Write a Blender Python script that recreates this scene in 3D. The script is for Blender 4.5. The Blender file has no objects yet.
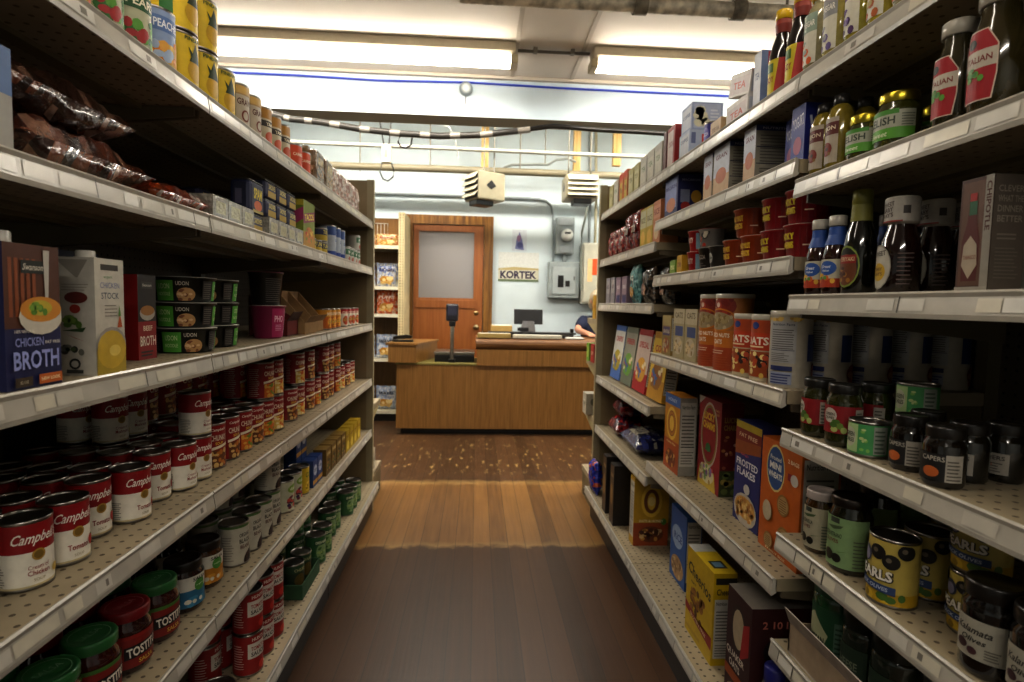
import bpy, bmesh, math, random
from math import sin, cos, pi, sqrt, atan2, floor
from mathutils import Vector, Matrix
random.seed(7)
SC = bpy.context.scene
COL = SC.collection
H = 1.147                       # eye height
FPX, YAW, PIT, ROLL = 565.9, 0.0629, 0.0667, 0.0214
EYE = Vector((0, 0, H))
F_ = Vector((sin(YAW)*cos(PIT), cos(YAW)*cos(PIT), -sin(PIT)))
R0_ = Vector((cos(YAW), -sin(YAW), 0))
U0_ = R0_.cross(F_)
R_ = R0_*cos(ROLL) + U0_*sin(ROLL)
U_ = U0_*cos(ROLL) - R0_*sin(ROLL)

def proj(p):
    v = Vector(p) - EYE
    d = v.dot(F_)
    return 512 + FPX*v.dot(R_)/d, 341 - FPX*v.dot(U_)/d

def at(u, v, X=None, Y=None, Z=None):
    """world point seen at pixel u, v of the photograph on the plane X=, Y= or Z="""
    d = F_ + R_*((u-512)/FPX) - U_*((v-341)/FPX)
    if Y is not None: t = Y/d.y
    elif X is not None: t = X/d.x
    else: t = (Z-H)/d.z
    return EYE + d*t

def y_at(X, Z, u):
    lo, hi = 0.25, 12.0
    for _ in range(60):
        m = (lo+hi)/2
        uu = proj((X, m, Z))[0]
        if (uu < u) == (X < 0): lo = m
        else: hi = m
    return (lo+hi)/2

# ------------------------------------------------------------------ colour and materials
def hexc(h):
    if not isinstance(h, str): return tuple(h)
    h = h.lstrip('#')
    o = []
    for i in (0, 2, 4):
        c = int(h[i:i+2], 16)/255
        o.append(c/12.92 if c <= .04045 else ((c+.055)/1.055)**2.4)
    return tuple(o)

def nodemat(name):
    m = bpy.data.materials.new(name); m.use_nodes = True
    nt = m.node_tree
    return m, nt, nt.nodes['Principled BSDF']

def attr_mat(name, rough=.5, metal=0., coat=0., noise=.12, nscale=60., spec=.5, bump=0., bscale=120.):
    m, nt, b = nodemat(name)
    a = nt.nodes.new('ShaderNodeVertexColor'); a.layer_name = 'Col'
    tc = nt.nodes.new('ShaderNodeTexCoord')
    n = nt.nodes.new('ShaderNodeTexNoise'); n.inputs['Scale'].default_value = nscale; n.inputs['Detail'].default_value = 3
    nt.links.new(tc.outputs['Object'], n.inputs['Vector'])
    mr = nt.nodes.new('ShaderNodeMapRange')
    mr.inputs['From Min'].default_value = .3; mr.inputs['From Max'].default_value = .7
    mr.inputs['To Min'].default_value = 1-noise; mr.inputs['To Max'].default_value = 1+noise*.4
    nt.links.new(n.outputs['Fac'], mr.inputs['Value'])
    mx = nt.nodes.new('ShaderNodeVectorMath'); mx.operation = 'SCALE'
    nt.links.new(a.outputs['Color'], mx.inputs[0]); nt.links.new(mr.outputs['Result'], mx.inputs['Scale'])
    nt.links.new(mx.outputs['Vector'], b.inputs['Base Color'])
    b.inputs['Roughness'].default_value = rough; b.inputs['Metallic'].default_value = metal
    b.inputs['Coat Weight'].default_value = coat; b.inputs['Coat Roughness'].default_value = .06
    b.inputs['Specular IOR Level'].default_value = spec
    if bump:
        bn = nt.nodes.new('ShaderNodeTexNoise'); bn.inputs['Scale'].default_value = bscale
        nt.links.new(tc.outputs['Object'], bn.inputs['Vector'])
        bp = nt.nodes.new('ShaderNodeBump'); bp.inputs['Strength'].default_value = bump; bp.inputs['Distance'].default_value = .01
        nt.links.new(bn.outputs['Fac'], bp.inputs['Height']); nt.links.new(bp.outputs['Normal'], b.inputs['Normal'])
    return m

M = {}
M['paper'] = attr_mat('printed_paper', .5, noise=.1)
M['card'] = attr_mat('corrugated_card', .85, noise=.18, nscale=40)
M['gloss'] = attr_mat('glossy_plastic', .28, noise=.06)
M['film'] = attr_mat('clear_film_bag', .2, noise=.3, nscale=90, coat=.6, bump=.6, bscale=70)
M['jar'] = attr_mat('filled_glass', .12, coat=1., noise=.25, nscale=70)
M['tin'] = attr_mat('tin_plate', .28, metal=1., noise=.15)
M['paint'] = attr_mat('painted_steel', .42, noise=.1, nscale=14)
M['channel'] = attr_mat('price_channel_plastic', .3, noise=.08, nscale=30)
M['cloth'] = attr_mat('cloth', .9, noise=.2, nscale=150)
M['skin'] = attr_mat('skin', .55, noise=.08)
M['hair'] = attr_mat('hair', .6, noise=.35, nscale=120)
M['galv'] = attr_mat('galvanised_pipe', .55, metal=.35, noise=.55, nscale=22)
M['wall'] = attr_mat('painted_wall', .7, noise=.05, nscale=5)
M['ceil'] = attr_mat('painted_ceiling', .6, noise=.05, nscale=3)

def peg_mat(name, col, hole, rough, pitch=.0254, rad=.15):
    m, nt, b = nodemat(name)
    L = nt.links
    tc = nt.nodes.new('ShaderNodeTexCoord')
    s = nt.nodes.new('ShaderNodeVectorMath'); s.operation = 'SCALE'; s.inputs['Scale'].default_value = 1/pitch
    f = nt.nodes.new('ShaderNodeVectorMath'); f.operation = 'FRACTION'
    sub = nt.nodes.new('ShaderNodeVectorMath'); sub.operation = 'SUBTRACT'; sub.inputs[1].default_value = (.5, .5, .5)
    L.new(tc.outputs['UV'], s.inputs[0]); L.new(s.outputs[0], f.inputs[0]); L.new(f.outputs[0], sub.inputs[0])
    mul = nt.nodes.new('ShaderNodeVectorMath'); mul.operation = 'MULTIPLY'; mul.inputs[1].default_value = (1, 1, 0)
    L.new(sub.outputs[0], mul.inputs[0])
    ln = nt.nodes.new('ShaderNodeVectorMath'); ln.operation = 'LENGTH'; L.new(mul.outputs[0], ln.inputs[0])
    lt = nt.nodes.new('ShaderNodeMath'); lt.operation = 'LESS_THAN'; lt.inputs[1].default_value = rad
    L.new(ln.outputs['Value'], lt.inputs[0])
    n = nt.nodes.new('ShaderNodeTexNoise'); n.inputs['Scale'].default_value = 9; n.inputs['Detail'].default_value = 4
    L.new(tc.outputs['Object'], n.inputs['Vector'])
    r = nt.nodes.new('ShaderNodeValToRGB')
    c = hexc(col)
    r.color_ramp.elements[0].position = .3; r.color_ramp.elements[0].color = (*[x*.78 for x in c], 1)
    r.color_ramp.elements[1].position = .7; r.color_ramp.elements[1].color = (*c, 1)
    L.new(n.outputs['Fac'], r.inputs['Fac'])
    mx = nt.nodes.new('ShaderNodeMix'); mx.data_type = 'RGBA'
    L.new(lt.outputs[0], mx.inputs['Factor']); L.new(r.outputs['Color'], mx.inputs['A']); mx.inputs['B'].default_value = (*hexc(hole), 1)
    L.new(mx.outputs['Result'], b.inputs['Base Color']); b.inputs['Roughness'].default_value = rough
    return m
M['deck'] = peg_mat('pegged_shelf_deck', 'a2957b', '4e412f', .5)
M['peg'] = peg_mat('pegboard', '5a5044', '18120c', .7, rad=.13)
M['pegcream'] = peg_mat('cream_pegboard', 'cdbf98', '5a4a30', .6, rad=.22)

def wood_mat(name, c1, c2, c3, rough=.4, scale=(28, 28, 1.6), coat=.2, axis='Z'):
    m, nt, b = nodemat(name); L = nt.links
    tc = nt.nodes.new('ShaderNodeTexCoord'); mp = nt.nodes.new('ShaderNodeMapping'); mp.inputs['Scale'].default_value = scale
    L.new(tc.outputs['Object'], mp.inputs['Vector'])
    n = nt.nodes.new('ShaderNodeTexNoise'); n.inputs['Scale'].default_value = 1.6; n.inputs['Detail'].default_value = 6; n.inputs['Distortion'].default_value = .6
    L.new(mp.outputs['Vector'], n.inputs['Vector'])
    r = nt.nodes.new('ShaderNodeValToRGB')
    e = r.color_ramp.elements
    e[0].position = .32; e[0].color = (*hexc(c1), 1); e[1].position = .7; e[1].color = (*hexc(c3), 1)
    k = e.new(.5); k.color = (*hexc(c2), 1)
    L.new(n.outputs['Fac'], r.inputs['Fac']); L.new(r.outputs['Color'], b.inputs['Base Color'])
    b.inputs['Roughness'].default_value = rough; b.inputs['Coat Weight'].default_value = coat; b.inputs['Coat Roughness'].default_value = .25
    return m
M['veneer'] = wood_mat('counter_veneer', '785628', '866132', '916b3a', scale=(60, 60, 2.2))
M['ledgewood'] = wood_mat('ledge_wood', '5c3d20', '6e4b28', '805c34', scale=(2, 30, 30))
M['doorwood'] = wood_mat('door_leaf_wood', '8e5526', '975c2b', 'a06532', coat=.3)
M['casing'] = wood_mat('door_casing_wood', '5c3a12', '7c5420', 'a07638')
M['stud'] = wood_mat('bare_stud_wood', 'b08a4c', 'd0ac6c', 'e0c48c', rough=.7)

def floor_mat():
    m, nt, b = nodemat('worn_plank_floor'); L = nt.links; N = nt.nodes
    tc = N.new('ShaderNodeTexCoord'); sp = N.new('ShaderNodeSeparateXYZ'); L.new(tc.outputs['Object'], sp.inputs[0])
    def math(op, a=None, bb=None, v=None, v0=None, clamp=False):
        x = N.new('ShaderNodeMath'); x.operation = op; x.use_clamp = clamp
        if a is not None: L.new(a, x.inputs[0])
        elif v0 is not None: x.inputs[0].default_value = v0
        if bb is not None: L.new(bb, x.inputs[1])
        elif v is not None: x.inputs[1].default_value = v
        return x.outputs[0]
    pw = math('MULTIPLY', sp.outputs['X'], v=1/.083)
    idx = math('FLOOR', pw); fr = math('FRACT', pw)
    wn = N.new('ShaderNodeTexWhiteNoise'); wn.noise_dimensions = '1D'; L.new(idx, wn.inputs['W'])
    # long grain
    mp = N.new('ShaderNodeMapping'); mp.inputs['Scale'].default_value = (40, 1.6, 1); L.new(tc.outputs['Object'], mp.inputs['Vector'])
    ad = N.new('ShaderNodeVectorMath'); ad.operation = 'ADD'; L.new(mp.outputs[0], ad.inputs[0])
    cx = N.new('ShaderNodeCombineXYZ'); L.new(math('MULTIPLY', wn.outputs['Value'], v=37.), cx.inputs['Y']); L.new(cx.outputs[0], ad.inputs[1])
    g = N.new('ShaderNodeTexNoise'); g.inputs['Scale'].default_value = 1.5; g.inputs['Detail'].default_value = 5; L.new(ad.outputs[0], g.inputs['Vector'])
    big = N.new('ShaderNodeTexNoise'); big.inputs['Scale'].default_value = 2.2; big.inputs['Detail'].default_value = 4; L.new(tc.outputs['Object'], big.inputs['Vector'])
    val = math('ADD', math('MULTIPLY', g.outputs['Fac'], v=.55), math('MULTIPLY', wn.outputs['Value'], v=.45))
    def ramp(fac, *st):
        r = N.new('ShaderNodeValToRGB'); e = r.color_ramp.elements
        e[0].position, e[0].color = st[0][0], (*hexc(st[0][1]), 1)
        e[1].position, e[1].color = st[-1][0], (*hexc(st[-1][1]), 1)
        for p, c in st[1:-1]:
            k = e.new(p); k.color = (*hexc(c), 1)
        L.new(fac, r.inputs['Fac']); return r.outputs['Color']
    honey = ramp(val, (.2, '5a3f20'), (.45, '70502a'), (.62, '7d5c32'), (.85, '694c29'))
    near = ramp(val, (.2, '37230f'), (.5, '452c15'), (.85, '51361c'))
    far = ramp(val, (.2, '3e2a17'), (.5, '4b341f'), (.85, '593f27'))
    # wavy edges of the worn strip
    en = N.new('ShaderNodeTexNoise'); en.inputs['Scale'].default_value = 14; en.inputs['Detail'].default_value = 5; L.new(tc.outputs['Object'], en.inputs['Vector'])
    yy = math('ADD', sp.outputs['Y'], math('MULTIPLY', math('SUBTRACT', en.outputs['Fac'], v=.5), v=.12))
    def step(a, lo, hi):
        x = N.new('ShaderNodeMapRange'); x.inputs['From Min'].default_value = lo; x.inputs['From Max'].default_value = hi; L.new(a, x.inputs['Value']); return x.outputs[0]
    def mix(f, a, c):
        x = N.new('ShaderNodeMix'); x.data_type = 'RGBA'; L.new(f, x.inputs['Factor']); L.new(a, x.inputs['A']); L.new(c, x.inputs['B']); return x.outputs['Result']
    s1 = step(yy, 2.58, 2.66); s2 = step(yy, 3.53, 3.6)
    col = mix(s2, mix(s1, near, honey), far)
    # pale lines at the two edges and scratches past the second
    def band(c, w):
        return math('SUBTRACT', None, math('DIVIDE', math('ABSOLUTE', math('SUBTRACT', yy, v=c)), v=w, ), v0=1., clamp=True)
    pale = N.new('ShaderNodeRGB'); pale.outputs[0].default_value = (*hexc('b59a62'), 1)
    b1 = math('MULTIPLY', band(2.62, .04), en.outputs['Fac']); b2 = math('MULTIPLY', band(3.55, .06), en.outputs['Fac'])
    col = mix(math('MULTIPLY', math('ADD', b1, b2), v=.55), col, pale.outputs[0])
    sc = N.new('ShaderNodeTexNoise'); sc.inputs['Scale'].default_value = 1; sc.inputs['Detail'].default_value = 6
    mp2 = N.new('ShaderNodeMapping'); mp2.inputs['Scale'].default_value = (26, 7, 1); L.new(tc.outputs['Object'], mp2.inputs['Vector']); L.new(mp2.outputs[0], sc.inputs['Vector'])
    scr = math('MULTIPLY', step(sc.outputs['Fac'], .6, .68), math('MULTIPLY', step(sp.outputs['Y'], 3.6, 3.9), band(4.0, 1.1)))
    col = mix(math('MULTIPLY', scr, v=.8), col, pale.outputs[0])
    # plank seams
    seam = math('LESS_THAN', math('MINIMUM', fr, math('SUBTRACT', None, fr, v0=1.)), v=.022)
    dark = N.new('ShaderNodeRGB'); dark.outputs[0].default_value = (*hexc('1c120a'), 1)
    col = mix(math('MULTIPLY', seam, v=.5), col, dark.outputs[0])
    L.new(col, b.inputs['Base Color'])
    rr = N.new('ShaderNodeMapRange'); rr.inputs['To Min'].default_value = .3; rr.inputs['To Max'].default_value = .5
    L.new(big.outputs['Fac'], rr.inputs['Value']); L.new(rr.outputs[0], b.inputs['Roughness'])
    b.inputs['Specular IOR Level'].default_value = .4
    bp = N.new('ShaderNodeBump'); bp.inputs['Strength'].default_value = .15; bp.inputs['Distance'].default_value = .004
    L.new(g.outputs['Fac'], bp.inputs['Height']); L.new(bp.outputs['Normal'], b.inputs['Normal'])
    return m
M['floor'] = floor_mat()

def emit_mat(name, col, s):
    m, nt, b = nodemat(name)
    b.inputs['Base Color'].default_value = (.9, .9, .9, 1)
    b.inputs['Emission Color'].default_value = (*hexc(col), 1); b.inputs['Emission Strength'].default_value = s
    return m
M['tube'] = emit_mat('fluorescent_tube', 'fff6e8', 22.)
M['tube_dim'] = emit_mat('dim_fluorescent_tube', 'fff2e0', 8.)

def glass_mat():
    m, nt, b = nodemat('door_glass')
    b.inputs['Base Color'].default_value = (*hexc('b9b6b6'), 1); b.inputs['Roughness'].default_value = .15
    b.inputs['Alpha'].default_value = .45
    return m
M['pane'] = glass_mat()

# ------------------------------------------------------------------ mesh builder with face colours
class MB:
    def __init__(s): s.v = []; s.f = []; s.c = []; s.uv = []; s.sm = []
    def add(s, vs, fs, c, smooth=False):
        o = len(s.v); s.v += [tuple(p) for p in vs]
        c = hexc(c) if not isinstance(c, list) else c
        for i, f in enumerate(fs):
            s.f.append([o+k for k in f]); s.c.append(c[i] if isinstance(c, list) else c); s.sm.append(smooth)
        return s
    def box(s, lo, hi, c, cs=None):
        x0, y0, z0 = lo; x1, y1, z1 = hi
        vs = [(x0,y0,z0),(x1,y0,z0),(x1,y1,z0),(x0,y1,z0),(x0,y0,z1),(x1,y0,z1),(x1,y1,z1),(x0,y1,z1)]
        fs = [(0,3,2,1),(4,5,6,7),(0,1,5,4),(1,2,6,5),(2,3,7,6),(3,0,4,7)]   # bottom top front right back left
        if cs: c = [hexc(cs.get(k, c)) for k in ('bottom','top','front','right','back','left')]
        return s.add(vs, fs, c)
    def bbox(s, lo, hi, c, b=.004):
        """box with chamfered edges"""
        bm = bmesh.new(); bmesh.ops.create_cube(bm, size=1)
        for v in bm.verts:
            v.co = Vector([lo[i] + (v.co[i]+.5)*(hi[i]-lo[i]) for i in range(3)])
        bmesh.ops.bevel(bm, geom=list(bm.edges), offset=b, segments=2, affect='EDGES', profile=.5)
        bm.verts.index_update()
        s.add([v.co for v in bm.verts], [[v.index for v in f.verts] for f in bm.faces], c); bm.free(); return s
    def prism(s, pts, z0, z1, c):
        n = len(pts)
        vs = [(x, y, z0) for x, y in pts] + [(x, y, z1) for x, y in pts]
        fs = [list(range(n))[::-1], list(range(n, 2*n))] + [(i, (i+1) % n, n+(i+1) % n, n+i) for i in range(n)]
        return s.add(vs, fs, c)
    def extrude_y(s, prof, y0, y1, c):
        n = len(prof)
        vs = [(x, y0, z) for x, z in prof] + [(x, y1, z) for x, z in prof]
        fs = [list(range(n)), list(range(n, 2*n))[::-1]] + [(i, n+i, n+(i+1) % n, (i+1) % n) for i in range(n)]
        return s.add(vs, fs, c)
    def extrude_x(s, prof, x0, x1, c):
        n = len(prof)
        vs = [(x0, y, z) for y, z in prof] + [(x1, y, z) for y, z in prof]
        fs = [list(range(n)), list(range(n, 2*n))[::-1]] + [(i, n+i, n+(i+1) % n, (i+1) % n) for i in range(n)]
        return s.add(vs, fs, c)
    def lathe(s, prof, cols, n=24, sy=1., c0=(0, 0), cap=True):
        """prof [(r,z)...] bottom to top; cols one colour or one per segment"""
        m = len(prof); vs = []
        for r, z in prof:
            for k in range(n):
                a = 2*pi*k/n; vs.append((c0[0]+r*sin(a), c0[1]-r*cos(a)*sy, z))
        if not isinstance(cols, list): cols = [cols]*(m-1)
        fs = []; cc = []
        for i in range(m-1):
            for k in range(n):
                fs.append((i*n+k, i*n+(k+1) % n, (i+1)*n+(k+1) % n, (i+1)*n+k)); cc.append(hexc(cols[i]))
        s.add(vs, fs, cc, True)
        if cap:
            if prof[0][0] > 1e-4: s.add(vs[:n], [list(range(n))[::-1]], cols[0])
            if prof[-1][0] > 1e-4: s.add(vs[-n:], [list(range(n))], cols[-1])
        return s
    def tube(s, pts, r, c, n=10, cols=None):
        pts = [Vector(p) for p in pts]; vs = []
        m = len(pts); rs = r if isinstance(r, (list, tuple)) else [r]*m
        up = Vector((0, 0, 1))
        for i, p in enumerate(pts):
            t = (pts[min(i+1, m-1)] - pts[max(i-1, 0)]).normalized()
            a = t.cross(up)
            if a.length < 1e-3: a = t.cross(Vector((1, 0, 0)))
            a.normalize(); bq = a.cross(t).normalized()
            for k in range(n):
                w = 2*pi*k/n; vs.append(p + a*cos(w)*rs[i] + bq*sin(w)*rs[i])
        fs = []; cc = []
        for i in range(m-1):
            for k in range(n):
                fs.append((i*n+k, i*n+(k+1) % n, (i+1)*n+(k+1) % n, (i+1)*n+k)); cc.append(hexc(cols[i] if cols else c))
        s.add(vs, fs, cc, True)
        s.add(vs[:n], [list(range(n))], c); s.add(vs[-n:], [list(range(n))[::-1]], c)
        return s
    def quad(s, a, b, c_, d, col): return s.add([a, b, c_, d], [(0, 1, 2, 3)], col)
    def xf(s, mat, start=0):
        for i in range(start, len(s.v)): s.v[i] = tuple(mat @ Vector(s.v[i]))
        return s
    def mesh(s, name, mat, origin=(0, 0, 0), uvplane=None):
        me = bpy.data.meshes.new(name)
        ox, oy, oz = origin
        me.from_pydata([(x-ox, y-oy, z-oz) for x, y, z in s.v], [], s.f)
        ca = me.color_attributes.new('Col', 'FLOAT_COLOR', 'CORNER')
        buf = []
        for f, c in zip(s.f, s.c): buf += [c[0], c[1], c[2], 1.]*len(f)
        ca.data.foreach_set('color', buf)
        me.polygons.foreach_set('use_smooth', s.sm)
        if uvplane:
            uv = me.uv_layers.new(name='UVMap'); b2 = []
            for f in s.f:
                for k in f: b2 += [s.v[k][uvplane[0]], s.v[k][uvplane[1]]]
            uv.data.foreach_set('uv', b2)
        me.materials.append(M[mat]); me.validate(); me.update()
        return me
    def build(s, name, mat, parent=None, origin=None, uvplane=None):
        o0 = origin if origin is not None else (tuple(parent.location) if parent is not None and parent.parent is None else WPOS.get(parent, (0, 0, 0)) if parent is not None else (0, 0, 0))
        ob = bpy.data.objects.new(name, s.mesh(name, mat, o0, uvplane)); COL.objects.link(ob)
        if parent is not None:
            ob.parent = parent
            WPOS[ob] = o0
        else:
            ob.location = o0
        return ob
WPOS = {}

def thing(name, label, cat, loc, group=None):
    o = bpy.data.objects.new(name, None); COL.objects.link(o); o.location = loc; o.empty_display_size = .05
    return tag(o, label, cat, group)
def tag(o, label=None, cat=None, group=None, kind=None):
    if label: o['label'] = label
    if cat: o['category'] = cat
    if group: o['group'] = group
    if kind: o['kind'] = kind
    return o

# ------------------------------------------------------------------ printed artwork laid on a surface
TXT = {}
def text2d(s, bold):
    k = (s, bold)
    if k not in TXT:
        cu = bpy.data.curves.new('lettering', 'FONT'); cu.body = s; cu.resolution_u = 2; cu.offset = bold; cu.fill_mode = 'FRONT'
        ob = bpy.data.objects.new('lettering', cu)
        me = bpy.data.meshes.new_from_object(ob)
        me.calc_loop_triangles()
        vs = [(v.co.x, v.co.y) for v in me.vertices]; ts = [tuple(t.vertices) for t in me.loop_triangles]
        if vs:
            x0 = min(v[0] for v in vs); x1 = max(v[0] for v in vs); y0 = min(v[1] for v in vs); y1 = max(v[1] for v in vs)
        else: x0 = y0 = 0; x1 = y1 = 1
        TXT[k] = ([(x-(x0+x1)/2, y-(y0+y1)/2) for x, y in vs], ts, x1-x0, y1-y0)
        bpy.data.objects.remove(ob); bpy.data.curves.remove(cu); bpy.data.meshes.remove(me)
    return TXT[k]

class Art:
    def __init__(s): s.it = []; s.n = 1
    def tris(s, ts, c, up=True):
        s.it.append((ts, hexc(c), s.n)); s.n += 1 if up else 0
        return s
    def poly(s, pts, c): return s.tris([(pts[0], pts[i], pts[i+1]) for i in range(1, len(pts)-1)], c)
    def rect(s, x0, y0, x1, y1, c): return s.poly([(x0, y0), (x1, y0), (x1, y1), (x0, y1)], c)
    def ell(s, x, y, a, b, c, n=16, rot=0.):
        return s.poly([(x + a*cos(t)*cos(rot) - b*sin(t)*sin(rot), y + a*cos(t)*sin(rot) + b*sin(t)*cos(rot)) for t in [2*pi*k/n for k in range(n)]], c)
    def ring(s, x, y, a, b, w, c, n=24):
        P = [(x+a*cos(2*pi*k/n), y+b*sin(2*pi*k/n)) for k in range(n)]; Q = [(x+(a-w)*cos(2*pi*k/n), y+(b-w)*sin(2*pi*k/n)) for k in range(n)]
        t = []
        for k in range(n):
            j = (k+1) % n; t += [(P[k], P[j], Q[j]), (P[k], Q[j], Q[k])]
        return s.tris(t, c)
    def text(s, tx, x, y, h, c, w=None, bold=.02, sh=0., rot=0.):
        vs, ts, W, Hh = text2d(tx, bold)
        ky = h/Hh; kx = w/W if w else ky
        P = []
        for a, b in vs:
            px = a*kx + sh*b*ky; py = b*ky
            P.append((x + px*cos(rot) - py*sin(rot), y + px*sin(rot) + py*cos(rot)))
        return s.tris([(P[i], P[j], P[k]) for i, j, k in ts], c)
    def lines(s, x0, y0, x1, y1, n, c, fill=.45, rag=.25):
        t = []; hh = (y1-y0)/n
        for i in range(n):
            yb = y0 + i*hh; xe = x1 - (x1-x0)*rag*random.random()
            A = [(x0, yb), (xe, yb), (xe, yb+hh*fill), (x0, yb+hh*fill)]
            t += [(A[0], A[1], A[2]), (A[0], A[2], A[3])]
        return s.tris(t, c)
    def blobs(s, x0, y0, x1, y1, n, cols, r0, r1, seed=1):
        rd = random.Random(seed)
        for c in cols:
            t = []
            for i in range(max(1, n//len(cols))):
                cx = rd.uniform(x0, x1); cy = rd.uniform(y0, y1); a = rd.uniform(r0, r1); b = rd.uniform(r0, r1)
                P = [(cx+a*cos(2*pi*k/8), cy+b*sin(2*pi*k/8)) for k in range(8)]
                t += [(P[0], P[k], P[k+1]) for k in range(1, 7)]
            s.tris(t, c)
        return s
    def nutri(s, x0, y0, x1, y1, bg='b9b5ab', ink='2a2622'):
        s.rect(x0, y0, x1, y1, bg)
        w = x1-x0; hh = y1-y0
        s.text('Nutrition Facts', (x0+x1)/2, y1-hh*.07, hh*.06, ink, w=w*.85, bold=.01)
        s.lines(x0+w*.08, y0+hh*.34, x1-w*.08, y0+hh*.84, 9, '5a554e', .35, .1)
        s.rect(x0+w*.05, y0+hh*.3, x1-w*.05, y0+hh*.315, ink)
        s.lines(x0+w*.08, y0+hh*.04, x1-w*.08, y0+hh*.26, 5, '6a655e', .35, .4)
        return s
    def emit(s, mb, fn, dx=None, step=.00016, lim=None):
        for ts, c, ly in s.it:
            out = []
            st = list(ts)
            if lim:
                cl = []
                for t in st:
                    P = list(t)
                    for ax, val, sg in ((0, lim[0], 1), (0, lim[2], -1), (1, lim[1], 1), (1, lim[3], -1)):
                        Q = []
                        for i in range(len(P)):
                            a, b = P[i-1], P[i]
                            ia, ib = (a[ax]-val)*sg >= 0, (b[ax]-val)*sg >= 0
                            if ia != ib:
                                k = (val-a[ax])/(b[ax]-a[ax]); Q.append((a[0]+(b[0]-a[0])*k, a[1]+(b[1]-a[1])*k))
                            if ib: Q.append(b)
                        P = Q
                        if not P: break
                    for i in range(1, len(P)-1): cl.append((P[0], P[i], P[i+1]))
                st = cl
            while st:
                t = st.pop()
                if dx:
                    e = [(abs(t[i][0]-t[(i+1) % 3][0]), i) for i in range(3)]
                    m, i = max(e)
                    if m > dx:
                        a, b, cc = t[i], t[(i+1) % 3], t[(i+2) % 3]
                        q = ((a[0]+b[0])/2, (a[1]+b[1])/2)
                        st.append((a, q, cc)); st.append((q, b, cc)); continue
                out.append(t)
            vs = []; fs = []
            for t in out:
                A, B, C3 = t
                if (B[0]-A[0])*(C3[1]-A[1]) - (B[1]-A[1])*(C3[0]-A[0]) < 0: B, C3 = C3, B
                o = len(vs); vs += [fn(*A, ly*step), fn(*B, ly*step), fn(*C3, ly*step)]; fs.append((o, o+1, o+2))
            if fs: mb.add(vs, fs, c)
        return mb

def cyl(r, sy=1., a0=0.):
    return lambda x, y, o: ((r+o)*sin(x/r+a0), -(r*sy+o)*cos(x/r+a0), y)
def face(which, w, d, h):
    if which == 'front': return lambda x, y, o: (x, -d/2-o, y)
    if which == 'right': return lambda x, y, o: (w/2+o, x, y)
    if which == 'left': return lambda x, y, o: (-w/2-o, -x, y)
    if which == 'top': return lambda x, y, o: (x, y, h+o)
# ------------------------------------------------------------------ products: one template per kind, copied object by object
TPL = {}
def template(key, kind, cat, parts, size):
    TPL[key] = (kind, cat, [(n, mb.mesh(n, m), m) for n, mb, m in parts], size)

def can(key, r, h, bands, art=None, kind='food_can', top='8d8a84', cat='can', n=28):
    b = MB()
    b.lathe([(r*.9, 0), (r, .0015), (r, .004), (r*.975, .006), (r*.975, h-.006), (r, h-.004), (r, h-.0005), (r*.95, h), (r*.93, h-.004)], '96928c', n)
    ld = MB(); ld.lathe([(r*.93, h-.0042), (r*.82, h-.0036), (r*.8, h-.0052), (r*.55, h-.0048), (r*.53, h-.0056), (.0005, h-.005)], top, n, cap=False)
    lb = MB(); rr = r*.985
    prof = [(rr, h*bands[0][0])] if 0 else []
    for z0, z1, c in bands:
        z0 = max(z0*h, .005); z1 = min(z1*h, h-.005)
        lb.lathe([(rr, z0), (rr, z1)], c, n, cap=False)
    if art:
        A = Art(); art(A, rr, h); A.emit(lb, cyl(rr+.0002), .006, lim=(-9, .006, 9, h-.006))
    template(key, kind, cat, [(kind, b, 'tin'), ('label', lb, 'paper'), ('lid', ld, 'tin')], (r, r, h))

def jar(key, r, h, content, lid, lidh=.016, lidr=.86, bands=(), art=None, kind='food_jar', sy=1., shoulder=.8, neck=.82, n=28, lidmat='gloss', cat='jar', labelmat='paper', rimcol=None, lidart=None):
    b = MB(); hs = (h-lidh)
    b.lathe([(r*.86, 0), (r*.97, .004), (r, .012), (r, hs*shoulder), (r*.97, hs*(shoulder+.06)), (r*neck, hs*.97), (r*neck, hs)], content, n, sy)
    ld = MB(); lr = r*lidr
    ld.lathe([(lr*.98, hs-.001), (lr, hs+.001), (lr, h-.003), (lr*.96, h), (lr*.85, h), (lr*.83, h-.0012), (.0005, h-.001)], lid if not rimcol else [rimcol]*3+[lid]*3, n, sy, cap=False)
    if lidart:
        A = Art(); lidart(A, lr); A.emit(ld, lambda x, y, o: (x, y, h-.001+o))
    parts = [(kind, b, 'jar'), ('lid', ld, lidmat)]
    if bands or art:
        lb = MB(); rr = r+.0006
        for z0, z1, c in bands: lb.lathe([(rr, z0*h), (rr, z1*h)], c, n, sy, cap=False)
        if art:
            A = Art(); art(A, rr, h); A.emit(lb, cyl(rr+.0002, sy), .006, lim=(-9, .006, 9, h*.9))
        parts.append(('label', lb, labelmat))
    template(key, kind, cat, parts, (r, r*sy, h))

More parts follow.
